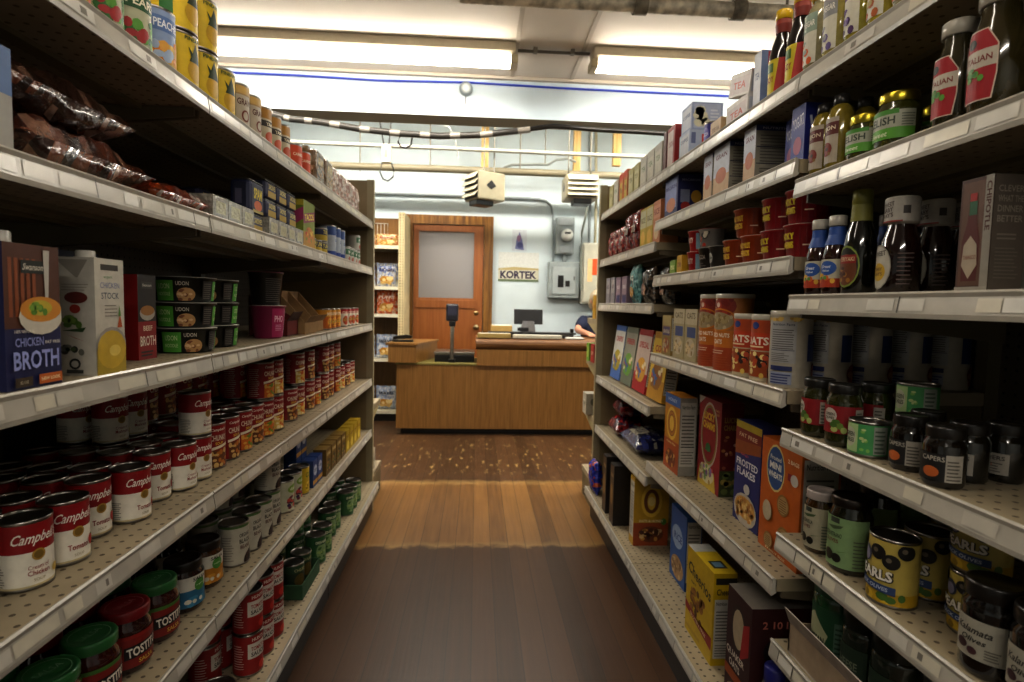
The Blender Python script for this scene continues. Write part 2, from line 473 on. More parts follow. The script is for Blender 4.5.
def bottle(key, r, h, prof, content, cap, _z, capz, art=None, bands=(), neck=None, kind='sauce_bottle', sy=1., n=24, cat='bottle', capmat='gloss'):
    """prof: [(r fraction, z fraction)] of the glass, capz: [(r, z)] fractions of the cap"""
    b = MB(); b.lathe([(r*p, h*z) for p, z in prof], content, n, sy)
    c = MB(); c.lathe([(r*p, h*z) for p, z in capz], cap, n, 1. if sy == 1 else sy)
    parts = [(kind, b, 'jar'), ('cap', c, capmat)]
    if art or bands:
        lb = MB(); rr = r+.0006
        for z0, z1, cc in bands: lb.lathe([(rr, z0*h), (rr, z1*h)], cc, n, sy, cap=False)
        if art:
            A = Art(); art(A, rr, h); A.emit(lb, cyl(rr+.0002, sy), .006, lim=(-9, .006, 9, h*.9))
        parts.append(('label', lb, 'paper'))
    if neck:
        nb = MB()
        for p0, z0, p1, z1, cc in neck: nb.lathe([(r*p0+.0008, h*z0), (r*p1+.0008, h*z1)], cc, n, sy, cap=False)
        parts.append(('neck_label', nb, 'paper'))
    template(key, kind, cat, parts, (r, r*sy, h))

def carton(key, w, d, h, base, front=None, side=None, top=None, kind='cereal_box', cat='box', cs=None, topart=None, cap=None, mat='paper', extra=None):
    b = MB(); b.box((-w/2, -d/2, 0), (w/2, d/2, h), base, cs)
    if front:
        A = Art(); front(A, w, h); A.emit(b, face('front', w, d, h), lim=(-w/2, 0, w/2, h))
    if side:
        for wh in ('left', 'right'):
            A = Art(); side(A, d, h); A.emit(b, face(wh, w, d, h), lim=(-d/2, 0, d/2, h))
    if topart:
        A = Art(); topart(A, w, d); A.emit(b, face('top', w, d, h), lim=(-w/2, -d/2, w/2, d/2))
    parts = [(kind, b, mat)]
    if cap:
        c = MB(); cx, cy, cr, ch, cc = cap
        c.lathe([(cr*1.15, h), (cr*1.15, h+.002), (cr, h+.003), (cr, h+ch-.002), (cr*.92, h+ch)], cc, 20, c0=(cx, cy))
        parts.append(('cap', c, 'gloss'))
    if extra: parts += extra
    template(key, kind, cat, parts, (w/2, d/2, h))

def pillow(w, d, h, cols, seed, nx=22, ny=16, rough=.12, pinch=.12):
    """crumpled filled bag, lying: w along x, d along y"""
    rd = random.Random(seed); b = MB()
    ph = [rd.uniform(0, 6.28) for _ in range(8)]
    def hgt(a, c):
        e = max(0, 1-abs(a)**3.2)*max(0, 1-abs(c)**3.2)
        q = 1 + rough*(sin(a*7+ph[0]+2*c)+sin(c*9+ph[1]+a*3)+sin((a+c)*13+ph[2])*.7+sin(a*21+ph[3])*sin(c*17+ph[4])*.9)
        return e**.55*max(.1, q)
    vs = []
    for sgn in (1, -1):
        for i in range(nx+1):
            for j in range(ny+1):
                a = -1+2*i/nx; c = -1+2*j/ny
                z = h*.5 + sgn*h*.5*hgt(a, c)*(1 if sgn > 0 else min(1, .999/max(.4, hgt(a, c))))
                k = 1-pinch*abs(a)**4*(1-abs(c))
                vs.append((a*w/2*(1+.015*sin(c*11+ph[5])), c*d/2*(1+.02*sin(a*9+ph[6])), max(0, z) if sgn < 0 else min(z, h)))
    N = (nx+1)*(ny+1); fs = []; cc = []
    pal = [hexc(c) for c in cols]
    cell = {}
    for t in (0, 1):
        for i in range(nx):
            for j in range(ny):
                o = t*N + i*(ny+1)+j
                q = (o, o+ny+1, o+ny+2, o+1)
                fs.append(q if t == 0 else q[::-1])
                g = (i//2, j//2)
                if g not in cell: cell[g] = rd.choice(pal)
                cc.append(cell[g] if rd.random() < .7 else rd.choice(pal))
    for i in range(nx):
        for j in (0, ny):
            o = i*(ny+1)+j; fs.append((o, o+ny+1, N+o+ny+1, N+o)); cc.append(pal[0])
    for j in range(ny):
        for i in (0, nx):
            o = i*(ny+1)+j; fs.append((o, o+1, N+o+1, N+o)); cc.append(pal[0])
    b.add(vs, fs, cc, True)
    return b

# --- left side: soup
def soup_art(kind):
    def f(A, r, h):
        A.text("Campbell's", .004, h*.73, .02, 'efe9de', w=.062, bold=.012, sh=.35)
        A.ell(.004, h*.5, .0085, .0085, 'a8863a'); A.ell(.004, h*.5, .006, .006, '7d6228')
        if kind == 'tom':
            A.text('Tomato', .004, h*.27, .009, '8c1a18', w=.03, bold=.01); A.ell(.028, h*.3, .007, .009, 'b3261a'); A.ell(.028, h*.38, .003, .0015, '3f6a28')
        else:
            A.text('Cream of', .004, h*.33, .006, '8c1a18', w=.026, bold=.0); A.text('Chicken' if kind == 'chick' else 'Mushroom', .004, h*.25, .007, '8c1a18', w=.027, bold=.01); A.ell(.03, h*.22, .007, .006, 'd0b25a')
        A.text('SOUP', .004, h*.15, .004, '9a8a5a', w=.014, bold=0)
        A.lines(-.06, h*.1, -.035, h*.42, 9, '8d877d', .4)
    return f
for k in ('tom', 'chick', 'mush'):
    can('soup_'+k, .0335, .101, [(0, .08, 'c7b98f'), (.08, .55, 'e2ddd0'), (.55, 1, '8e0f14')], soup_art(k), kind='soup_can', top='86837e')
def chunky_art(kind):
    cols = {'veg': ('c96a1e', '6f8a2c', 'd8a44a'), 'sir': ('6a3a1c', 'b8722e', 'd2b070'), 'chi': ('d9b860', 'c8641e', 'e8d9a8')}[kind]
    def f(A, r, h):
        A.rect(-.022, h*.05, .024, h*.42, cols[0]); A.blobs(-.02, h*.08, .022, h*.4, 24, cols, .003, .007, 3)
        A.poly([(-.024, h*.42), (.026, h*.5), (.026, h*.56), (-.024, h*.48)], 'e9dfc8')
        A.text("Campbell's", .0, h*.86, .009, 'f0e8da', w=.04, bold=.01, sh=.3)
        A.text('CHUNKY', .0, h*.69, .014, 'e2d6c0', w=.044, bold=.02); A.text('SOUP', .0, h*.57, .007, 'e8c24a', w=.02)
        A.lines(-.068, h*.1, -.035, h*.85, 15, 'c9bcae', .25)
    return f
for k in ('veg', 'sir', 'chi'):
    can('chunky_'+k, .0385, .113, [(0, 1, '8a1113')], chunky_art(k), kind='chunky_soup_can', top='86837e')
# small soup cans, white and orange
def small_art(c1, t):
    def f(A, r, h):
        A.text(t, 0, h*.75, h*.14, 'f0e6d2', w=.04); A.ell(0, h*.35, .018, h*.24, c1); A.blobs(-.012, h*.22, .012, h*.48, 12, ['8a4a18', 'd8b04a', '5d7a2a'], .002, .005)
    return f
can('orangecan', .034, .085, [(0, .6, 'b8611a'), (.6, 1, 'c98d2a')], small_art('e0a23a', 'SOUP'), top='77746e')
can('whitecan', .033, .085, [(0, .7, 'd8d2c4'), (.7, 1, 'a11c1a')], small_art('b84a2a', 'CHILI'), top='77746e')
# broth cartons
def broth_front(A, w, h):
    A.rect(-w/2, h*.42, w/2, h, '57301d')
    for i in range(5): A.rect(-w*.42+i*w*.1, h*.5, -w*.36+i*w*.1, h*.9, '8a4a22')
    A.rect(-w*.22, h*.8, w*.22, h*.89, '1f241c'); A.text('Swanson', 0, h*.845, h*.045, 'd8d2c2', w=w*.36, bold=.01, sh=.3)
    A.poly([(w*.2, h*.62), (w*.26, h*.62), (w*.3, h*.97), (w*.18, h*.97)], 'b9b4aa')
    A.ell(w*.12, h*.5, w*.4, h*.13, 'c9c3b5'); A.ell(w*.12, h*.55, w*.38, h*.09, 'c98a2e'); A.ell(w*.1, h*.56, w*.22, h*.055, 'b8a834'); A.blobs(-w*.05, h*.53, w*.25, h*.59, 9, ['5f8a2a', '78a038'], .003, .006)
    A.text('100% NATURAL', -w*.2, h*.4, h*.022, 'e0dccf', w=w*.35, bold=.01)
    A.text('CHICKEN', -w*.12, h*.325, h*.06, '8d95c9', w=w*.5, bold=.015); A.text('FAT FREE', w*.3, h*.315, h*.022, 'dcd8cc', w=w*.28)
    A.text('BROTH', .0, h*.2, h*.13, '9aa3d8', w=w*.82, bold=.025)
    A.rect(w*.02, h*.02, w*.46, h*.09, 'b8611c'); A.text('NEW LOOK', w*.24, h*.055, h*.025, 'e8d9b0', w=w*.36); A.rect(-w*.4, h*.02, -w*.1, h*.085, '41321f'); A.text('32 OZ', -w*.25, h*.05, h*.02, 'b0a890')
def broth_side(A, w, h):
    A.nutri(-w*.35, h*.28, w*.35, h*.78, '77746e'); A.rect(-w*.3, h*.06, w*.2, h*.18, '8b8a5a')
carton('broth_blue', .093, .064, .185, '1c2150', broth_front, broth_side, kind='broth_carton', cap=(-.012, 0, .0135, .016, 'c9c6bd'))
def stock_side(A, w, h):
    A.poly([(-w*.42, h*.98), (w*.35, h*.98), (w*.1, h*.83), (w*.05, h*.83)], '8a857b')
    A.lines(-w*.3, h*.72, w*.35, h*.79, 3, '8d877d', .3)
    A.ell(w*.05, h*.66, w*.28, h*.05, '5d2018'); A.ell(w*.02, h*.565, w*.13, h*.038, '8e2a1c'); A.blobs(-w*.2, h*.43, w*.2, h*.5, 8, ['4f6e2a', '6b8636'], .003, .007)
    A.poly([(-w*.3, h*.38), (w*.28, h*.41), (w*.2, h*.37)], '2f4a22'); A.poly([(-w*.2, h*.35), (w*.25, h*.29), (w*.0, h*.32)], 'a1341c'); A.blobs(-w*.3, h*.2, w*.3, h*.25, 9, ['35332c', '6a6a60', '4c5a34'], .003, .006)
    A.ring(0, h*.1, w*.14, w*.14, w*.05, '2b2b28', 12); A.rect(-w*.2, h*.02, w*.2, h*.05, '3a3a36')
def stock_front(A, w, h):
    A.rect(-w*.3, h*.9, w*.3, h*.95, '3a332c'); A.text('organic', -w*.05, h*.84, h*.03, '4c8a4a', w=w*.3, bold=0)
    A.text('CHICKEN', .0, h*.77, h*.05, '8088a8', w=w*.66, bold=0); A.text('STOCK', -.0, h*.68, h*.055, '55606e', w=w*.6, bold=0)
    A.lines(-w*.2, h*.5, w*.25, h*.62, 4, '8d877d', .3)
    A.poly([(w*.22, h*.4), (w*.4, h*.4), (w*.32, h*.52)], 'b0521c'); A.poly([(w*.26, h*.5), (w*.36, h*.5), (w*.3, h*.6)], '5f8a3a')
    A.rect(-w*.5, 0, w*.5, h*.2, 'a8912c'); A.ell(0, h*.24, w*.52, h*.17, '9c9690'); A.ell(0, h*.21, w*.5, h*.17, 'c0a234'); A.ell(w*.1, h*.2, w*.2, h*.05, 'd8c060')
carton('stock_white', .07, .06, .178, 'b3aea3', stock_front, stock_side, kind='stock_carton', cs={'front': 'c2bdb0'}, cap=(.0, .005, .013, .012, 'c9c6bd'))
def rbroth_front(A, w, h):
    A.rect(-w/2, h*.45, w/2, h, '221a15'); A.rect(-w*.3, h*.84, w*.3, h*.92, '3a3a32'); A.text('Swanson', 0, h*.88, h*.035, 'c2bcae', w=w*.5, sh=.3)
    A.ell(0, h*.55, w*.42, h*.09, 'a8a297'); A.ell(0, h*.58, w*.38, h*.06, '9a6a2a'); A.text('BEEF', 0, h*.37, h*.06, 'e0c9b0', w=w*.5); A.text('BROTH', 0, h*.22, h*.12, 'e3d6c6', w=w*.85, bold=.02)
    A.lines(-w*.4, h*.04, w*.4, h*.12, 2, '3a2a22', .5)
carton('broth_red', .06, .06, .162, '8c1414', rbroth_front, None, kind='broth_carton', cs={'left': '8f1717', 'right': '8f1717'})
carton('broth_navy', .15, .06, .205, '23284e', lambda A, w, h: (A.rect(-w*.4, h*.5, w*.4, h*.9, '4a5288'), A.text('BROTH', 0, h*.3, h*.12, '8088b8', w=w*.8)), None, kind='broth_carton')
# noodle bowls and cups
def bowl_art(A, r, h):
    for k in range(3):
        x = (k-1)*2*pi*r/3 + .03
        A.rect(x-.019, h*.04, x+.019, h*.94, '4f9a34'); A.text('UDON', x, h*.62, h*.2, 'cfe0b0', w=.024, bold=.0); A.text('NOODLE', x, h*.32, h*.14, 'cfe0b0', w=.026, bold=.0)
        A.text('UDON', x+.036, h*.74, h*.16, 'b8b2a4', w=.024); A.ell(x+.043, h*.3, .018, h*.28, 'b08a5a'); A.blobs(x+.03, h*.1, x+.056, h*.5, 10, ['7a4a28', 'd2b48a'], .002, .005)
        A.rect(x-.048, h*.1, x-.024, h*.86, '26221e'); A.lines(x-.046, h*.15, x-.026, h*.8, 8, '6a645e', .4)
def cupshape(key, r0, r1, h, col, lidc, art, kind, lidname='lid', cat='cup'):
    b = MB(); b.lathe([(r0*.9, 0), (r0, .004), (r1, h-.006), (r1*1.07, h-.004), (r1*1.07, h-.001)], col, 28)
    l = MB(); l.lathe([(r1*1.07, h-.001), (r1*1.08, h), (.0005, h+.0006)], lidc, 28, cap=False)
    lb = MB(); A = Art(); art(A, (r0+r1)/2, h)
    rm = (r0+r1)/2
    def fn(x, y, o):
        rr = r0 + (r1-r0)*y/h + .0006 + o; a = x/rm
        return (rr*sin(a), -rr*cos(a), y)
    A.emit(lb, fn, .006, lim=(-9, .003, 9, h-.008))
    template(key, kind, cat, [(kind, b, 'gloss'), (lidname, l, 'paper'), ('label', lb, 'paper')], (r1*1.08, r1*1.08, h))
cupshape('bowl', .056, .0615, .054, '11130f', 'a8a69c', bowl_art, 'noodle_bowl', cat='bowl')
def pink_art(A, r, h):
    A.rect(-.03, h*.05, .03, h*.95, 'a3265c'); A.text('PHO', -.008, h*.6, h*.2, 'e8c8d2', w=.03); A.lines(-.02, h*.25, .004, h*.45, 4, 'd8a0b8', .4); A.text('VIETNAMESE', .021, h*.5, .008, 'e8d0da', w=h*.7, bold=0, rot=pi/2)
    A.rect(.03, h*.05, .06, h*.95, '2a1d1c'); A.blobs(.034, h*.1, .056, h*.45, 10, ['c9a26a', '8a5a2a'], .002, .005)
def black_art(A, r, h):
    A.lines(-.045, h*.1, .01, h*.85, 12, '6a645e', .3); A.rect(.022, h*.03, .045, h*.97, 'a02a58')
cupshape('pinkcup', .041, .049, .1, '86204c', 'b8b2a8', pink_art, 'noodle_cup')
cupshape('blackcup', .041, .049, .1, '161312', 'a03a5a', black_art, 'noodle_cup')
# salsa jars
def salsa_art(lid):
    def f(A, r, h):
        A.rect(-.05, h*.12, .05, h*.58, '7c1d16'); A.rect(-.05, h*.58, .05, h*.64, '46702c' if lid == 'g' else '8e2019'); A.poly([(-.038, h*.26), (.04, h*.3), (.04, h*.5), (-.038, h*.46)], '161214')
        A.text('TOSTITOS', .001, h*.38, h*.15, 'e4ddd0', w=.07, bold=.03, rot=.08); A.text('SALSA', 0, h*.2, h*.07, 'd2b04a', w=.03)
    return f
def lid_word(c): return lambda A, r: (A.ring(0, 0, r*.75, r*.75, .0012, c, 20), A.text('SALSA', 0, 0, r*.3, c, w=r*1.0, bold=0))
jar('salsa_green', .043, .118, '3c0e0a', '2f6a38', bands=(), art=salsa_art('g'), kind='salsa_jar', lidr=.95, neck=.85, lidh=.018, lidart=lid_word('79a07a'))
jar('salsa_red', .043, .118, '35100b', '7c1a1e', bands=(), art=salsa_art('r'), kind='salsa_jar', lidr=.95, neck=.85, lidh=.018, lidart=lid_word('b0686a'))
def org_art(c1, c2):
    def f(A, r, h):
        A.rect(-.06, h*.12, .06, h*.45, c1); A.rect(-.06, h*.45, .06, h*.72, 'c9c6ba'); A.ell(.0, h*.52, .014, .014, '4c8a3a'); A.text('organic', 0, h*.52, .005, 'dce8d0', w=.02, bold=0)
        A.text('SALSA', -.0, h*.65, .008, '33302c', w=.034); A.blobs(-.03, h*.16, .04, h*.3, 10, [c2, 'd8d2c2'], .004, .008); A.ell(.04, h*.42, .01, .009, 'b8401e')
    return f
jar('salsa_blue', .041, .112, '2a120a', '17120f', bands=(), art=org_art('2b6a8c', '3f86a8'), kind='salsa_jar', lidr=.93, lidh=.02)
jar('salsa_orange', .041, .112, '4a2a0c', '1c1512', bands=(), art=org_art('b87a1c', 'd09a3a'), kind='salsa_jar', lidr=.93, lidh=.02)
jar('salsa_black', .041, .112, '1c0d08', '120f0d', bands=(), art=org_art('3a2a1c', '5a4028'), kind='salsa_jar', lidr=.93, lidh=.02)
# beans and vegetables
def bean_art(A, r, h):
    A.text('ORGANIC', .006, h*.72, h*.09, '2b2622', w=.034, bold=.015); A.text('BLACK', .006, h*.58, h*.1, '2b2622', w=.034, bold=.02); A.text('BEANS', .006, h*.44, h*.09, '54201c', w=.03, bold=.015)
    A.ell(.03, h*.1, .03, h*.24, '2a1512'); A.blobs(.01, h*.06, .045, h*.26, 12, ['45241c', '1c0e0c'], .003, .005); A.lines(-.055, h*.15, -.025, h*.75, 10, '8d877d', .35)
can('beans', .0375, .111, [(0, .9, 'b9b4a4'), (.9, 1, '51703a')], bean_art, kind='bean_can', top='4d4a46')
def veg_art(A, r, h):
    A.ell(.0, h*.72, .03, h*.14, '7c9a3a'); A.text('VEGETABLE', 0, h*.72, h*.08, 'e8e4d2', w=.045); A.blobs(-.028, h*.15, .03, h*.5, 26, ['6a2438', '4f7a34', '39204a', 'b8483a'], .004, .008)
can('veg', .0375, .105, [(0, 1, 'b4b39c')], veg_art, kind='vegetable_can', top='5a5751')
can('veg_yellow', .036, .1, [(0, 1, 'c2a42c')], lambda A, r, h: (A.text('CORN', 0, h*.7, h*.18, '3f6a2a', w=.045), A.blobs(-.02, h*.15, .02, h*.45, 16, ['e0c04a', 'a88a1c'], .003, .006)), kind='vegetable_can')
def green_art(A, r, h):
    A.ell(0, h*.45, .022, h*.3, '7f9a6a'); A.rect(-.03, h*.68, .03, h*.86, '1c4a28'); A.text('GREEN BEANS', 0, h*.77, h*.1, 'd4d8b8', w=.05); A.blobs(-.014, h*.25, .014, h*.6, 10, ['3f6a2a', '9ab06a'], .003, .007)
can('green', .0365, .108, [(0, 1, '2c5a30')], green_art, kind='vegetable_can', top='6b6862')
can('darkgreen', .0345, .1, [(0, .7, '1c2f1c'), (.7, 1, '24442a')], lambda A, r, h: (A.ell(0, h*.45, .02, h*.22, '5a4a1c'), A.text('CHILIES', 0, h*.8, h*.1, 'a8a878', w=.04)), kind='chili_can', top='6b6862')
def sauce_art(A, r, h):
    A.rect(-.028, h*.42, .026, h*.78, 'c6c0b4'); A.text('HUNTS', -.0, h*.87, h*.08, 'd8cfc0', w=.035); A.text('TOMATO', 0, h*.65, h*.1, '8c1a18', w=.04); A.text('SAUCE', 0, h*.52, h*.1, '2a2420', w=.04, bold=.02); A.ell(.012, h*.2, .012, h*.1, 'b83224'); A.lines(-.065, h*.2, -.036, h*.8, 10, 'c8a8a0', .3)
can('sauce', .0375, .111, [(0, 1, '8a1916')], sauce_art, kind='tomato_can', top='57544f')
can('sauce_small', .033, .082, [(0, .5, 'c4beb2'), (.5, 1, '8a1916')], lambda A, r, h: (A.text('SAUCE', 0, h*.3, h*.16, '2a2420', w=.045, bold=.02), A.text('TOMATO', 0, h*.7, h*.14, 'd8cfc0', w=.045)), kind='tomato_can', top='57544f')
can('tuna', .042, .04, [(0, 1, '6a1e18')], None, kind='short_can', top='9a978f')
carton('stuffing', .075, .05, .105, '6a5018', lambda A, w, h: (A.rect(-w*.4, h*.68, w*.4, h*.9, '8a6a1c'), A.text('STUFFING', 0, h*.79, h*.1, 'e0d2a8', w=w*.7), A.ell(0, h*.35, w*.36, h*.25, '3a2412'), A.blobs(-w*.25, h*.2, w*.25, h*.5, 18, ['b88a4a', '8a5a2a', '5f6a2a'], .004, .008)), None, kind='stuffing_box', cs={'top': '8a6e34'})
carton('bluebox', .06, .045, .1, '1e3a72', lambda A, w, h: (A.ell(0, h*.6, w*.35, h*.2, 'b8c0d0'), A.text('CHIPS', 0, h*.6, h*.12, '1c2a5a', w=w*.55), A.rect(-w*.5, h*.1, w*.5, h*.25, 'b8872a')), None, kind='snack_box')
carton('yellowbox', .07, .05, .1, 'a68a18', lambda A, w, h: (A.text('GRAVY', 0, h*.7, h*.14, '6a1a14', w=w*.7), A.ell(0, h*.3, w*.35, h*.2, 'd2b84a')), None, kind='gravy_box')
# second left shelf
def tray_parts():
    b = MB(); w, d, h = .2, .1, .05
    b.box((-w/2, -d/2, 0), (w/2, d/2, .003), '223a22')
    for lo, hi in (((-w/2, -d/2, .003), (w/2, -d/2+.003, h)), ((-w/2, d/2-.003, .003), (w/2, d/2, h)), ((-w/2, -d/2+.003, .003), (-w/2+.003, d/2-.003, h)), ((w/2-.003, -d/2+.003, .003), (w/2, d/2-.003, h))): b.box(lo, hi, '274a2a')
    template('tray', 'can_tray', 'tray', [('can_tray', b, 'card')], (w/2, d/2, h))
tray_parts()
def open_case(key, w, d, h, hf, c1, c2, flap=True):
    b = MB(); t = .004
    b.box((-w/2, -d/2, 0), (w/2, d/2, t), c1)
    b.box((-w/2, d/2-t, t), (w/2, d/2, h), c1)
    for sx in (-1, 1):
        x0, x1 = (-w/2, -w/2+t) if sx < 0 else (w/2-t, w/2)
        b.add([(x0, -d/2, t), (x1, -d/2, t), (x1, d/2-t, t), (x0, d/2-t, t), (x0, -d/2, hf), (x1, -d/2, hf), (x1, -d*.1, h*.6), (x0, -d*.1, h*.6), (x1, d/2-t, h), (x0, d/2-t, h)],
              [(0, 3, 2, 1), (0, 1, 5, 4), (1, 2, 8, 6, 5), (3, 0, 4, 7, 9), (4, 5, 6, 7), (7, 6, 8, 9)], c2)
    b.box((-w/2, -d/2, t), (w/2, -d/2+t, hf), c2)
    fl = MB(); fl.add([(-w/2, -d/2, hf), (w/2, -d/2, hf), (w/2*.9, -d/2-.02, hf*1.6), (-w/2*.9, -d/2-.02, hf*1.6), (-w/2, -d/2+.003, hf), (w/2, -d/2+.003, hf), (w/2*.9, -d/2-.017, hf*1.6), (-w/2*.9, -d/2-.017, hf*1.6)], [(0, 1, 2, 3), (7, 6, 5, 4), (0, 3, 7, 4), (1, 5, 6, 2), (3, 2, 6, 7)], c1)
    template(key, 'shelf_display_case', 'cardboard case', [('shelf_display_case', b, 'card')] + ([('flap', fl, 'card')] if flap else []), (w/2, d/2, h))
open_case('case_red', .12, .12, .13, .05, '4a2a1c', '6a1c16')
open_case('case_brown', .13, .1, .15, .04, '8a6a44', '9a7a50')
open_case('case_flap', .26, .12, .1, .065, 'b5aba0', '9d8a72')
carton('oatbox', .15, .06, .125, '9d9a92', lambda A, w, h: (A.rect(-w*.5, h*.55, w*.5, h, '4a6a9a'), A.text('SUGAR', 0, h*.75, h*.16, 'd8d8d2', w=w*.7), A.ell(0, h*.3, w*.3, h*.18, 'c8a24a')), lambda A, w, h: (A.rect(-w*.5, h*.6, w*.5, h, '6a6aa0'), A.rect(-w*.4, h*.3, w*.4, h*.6, '8fa4bc'), A.blobs(-w*.3, h*.1, w*.3, h*.3, 6, ['c0aa5a'], .008, .012)), kind='sugar_box')
carton('greypack', .075, .1, .055, 'a09c90', lambda A, w, h: (A.rect(-w*.3, h*.3, w*.35, h*.8, 'b8b290'), A.lines(-w*.4, h*.1, w*.3, h*.3, 2, '8a867a', .4)), lambda A, w, h: A.rect(-w*.3, h*.3, w*.2, h*.7, 'b0a77e'), kind='soft_pack', cat='packet', mat='film')
def spam_art(A, w, h):
    A.rect(-w*.48, h*.12, w*.48, h*.9, '1b2140'); A.text('SPAM', 0, h*.62, h*.34, 'd8c22a', w=w*.75, bold=.03); A.ell(0, h*.26, w*.36, h*.16, 'c0602c'); A.rect(-w*.48, h*.03, w*.48, h*.12, '9a8a3a')
def rcan(key, w, d, h, base, art, kind, cat='can'):
    b = MB(); b.bbox((-w/2, -d/2, 0), (w/2, d/2, h), base, .012); n0 = len(b.v)
    l = MB(); l.bbox((-w/2+.004, -d/2+.004, h-.001), (w/2-.004, d/2-.004, h+.002), '8d8b86', .001)
    A = Art(); art(A, w*.74, h); A.emit(b, face('front', w, d+.0006, h))
    A = Art(); A.rect(-d*.3, h*.1, d*.3, h*.9, '1a1e36'); A.rect(-d*.2, h*.25, d*.1, h*.7, '55536a'); A.emit(b, face('left', w+.0006, d, h))
    template(key, kind, cat, [(kind, b, 'paper'), ('lid', l, 'tin')], (w/2, d/2, h+.002))
rcan('spam', .1, .055, .085, '20264a', spam_art, 'meat_tin')
rcan('spam_low', .085, .055, .05, '2a2d4c', lambda A, w, h: (A.rect(-w*.48, h*.1, w*.48, h*.45, 'a58a2a'), A.text('SARDINES', 0, h*.68, h*.28, 'd8c87a', w=w*.8)), 'meat_tin')
carton('taco', .13, .05, .16, '7c8a2c', lambda A, w, h: (A.rect(-w*.5, h*.0, w*.5, h*.35, 'b0862a'), A.poly([(-w*.5, h*.5), (w*.5, h*.65), (w*.5, h*.85), (-w*.5, h*.7)], '8a2a5a'), A.text('TACOS', 0, h*.68, h*.14, 'f0d84a', w=w*.8, bold=.03, rot=.15), A.ell(0, h*.3, w*.35, h*.17, 'c07a2a'), A.blobs(-w*.3, h*.2, w*.3, h*.42, 14, ['5f8a2a', 'b8301c', 'e0c04a'], .004, .009)), lambda A, w, h: (A.rect(-w*.5, 0, w*.5, h*.3, 'c08a2a'), A.poly([(-w*.5, h*.4), (w*.5, h*.6), (w*.5, h*.85), (-w*.5, h*.7)], 'a83a6a'), A.rect(-w*.5, h*.88, w*.5, h, 'c8b83a'), A.blobs(-w*.3, h*.1, w*.3, h*.35, 10, ['d8c04a', '8a2a1c'], .005, .009)), kind='taco_box')
can('tuna_yellow', .038, .052, [(0, .5, 'b09a2a'), (.5, 1, '20284a')], lambda A, r, h: A.text('TUNA', 0, h*.7, h*.3, 'd8cc6a', w=.04), kind='tuna_can')
can('tall_blue', .038, .135, [(0, .22, '24408c'), (.22, 1, 'a8b0bc')], lambda A, r, h: (A.rect(-.05, h*.7, -.0, h*.98, '34508c'), A.text('SALMON', .012, h*.55, h*.1, '24408c', w=.045), A.ell(.012, h*.3, .018, h*.12, '6a7a9c')), kind='fish_can')
can('small_white', .034, .075, [(0, 1, 'b4b4aa')], lambda A, r, h: (A.rect(-.03, h*.5, .03, h*.85, '3a6a4a'), A.text('HAM', 0, h*.67, h*.2, 'e0e0d2', w=.03), A.ell(0, h*.25, .015, h*.16, 'a05a4a')), kind='ham_can')
def bag(key, w, d, h, cols, seed, kind='dried_bean_bag', cat='bag', rough=.12, art=None, mat='film', stand=False, tie=None):
    b = pillow(w, d, h, cols, seed, rough=rough)
    parts = []
    if stand: b.xf(Matrix.Translation((0, 0, d/2*1.021+.0005)) @ Matrix.Rotation(pi/2, 4, 'X') @ Matrix.Translation((0, 0, -h/2)))
    if art:
        A = Art(); art(A, w, d); lb = MB()
        if stand:
            lb2 = lambda x, y, o: (x, -h/2*max(0, (1-abs(2*x/w)**3.2)*(1-abs(2*y/d-1)**3.2))**.55*1.12 - .002 - o, y)
        else:
            lb2 = lambda x, y, o: (x, y-d/2, h*.5+h/2*max(0, (1-abs(2*x/w)**3.2)*(1-abs(2*y/d-1)**3.2))**.55*1.12 + .002 + o)
        A.emit(lb, lb2, .02); parts.append(('printed_panel', lb, 'film'))
    sz = (w/2, h/2, d) if stand else (w/2, d/2, h)
    template(key, kind, cat, [(kind, b, mat)] + parts, sz)
bag('bag_beans', .3, .22, .08, ['2e1710', '4a2418', '5f3424', '7a4a34', '24120c', '94705c'], 3, rough=.2)
bag('bag_beans2', .28, .2, .072, ['2c1812', '4a2a1c', '6a3a26', '3a2018', '8c6a58'], 9, rough=.2)
bag('bag_lentil', .2, .17, .05, ['8a3418', 'a04a20', '6a2a18', 'b0a49c', '7a4030', '96706a'], 5, rough=.2, kind='lentil_bag')
# top left shelf
def fruit_art(word, c1, cols, tc):
    def f(A, r, h):
        A.rect(-.035, h*.62, .035, h*.86, c1); A.text(word, 0, h*.74, h*.13, tc, w=.055, bold=.02); A.blobs(-.028, h*.12, .03, h*.55, 16, cols, .006, .011, 4); A.rect(-.062, 0, -.045, h, c1)
    return f
can('fruit_cocktail', .0375, .112, [(0, 1, 'd9b92e')], fruit_art('FRUIT COCKTAIL', '23402a', ['b8261c', 'd8541c', 'e8c83a', '5f8a2c'], 'f2e6c8'), kind='fruit_can', top='9a978f')
can('green_fruit', .0375, .112, [(0, .8, 'b9b99c'), (.8, 1, 'd9bf3a')], fruit_art('PEARS', '24562c', ['2c6a2c', '5f9a3a', 'a02a2a'], 'f0ead2'), kind='fruit_can', top='9a978f')
can('peach', .0375, .112, [(0, .45, 'd8b45a'), (.45, 1, '8fa2c4')], fruit_art('PEACHES', '5f7cb0', ['d88a2a', 'e0a848', 'a8b8d0'], 'e8ecf2'), kind='fruit_can', top='9a978f')
def pine_art(A, r, h):
    A.rect(-.06, 0, -.035, h, '2a6a2c'); A.rect(.034, 0, .05, h, '3f7a2a'); A.ell(.006, h*.35, .02, h*.2, 'c09a1c'); A.poly([(-.01, h*.5), (.006, h*.85), (.022, h*.5)], '2a3a1c'); A.poly([(-.004, h*.52), (-.012, h*.75), (.008, h*.55)], '2a3a1c'); A.text('PINEAPPLE', .006, h*.9, h*.07, '24502a', w=.05)
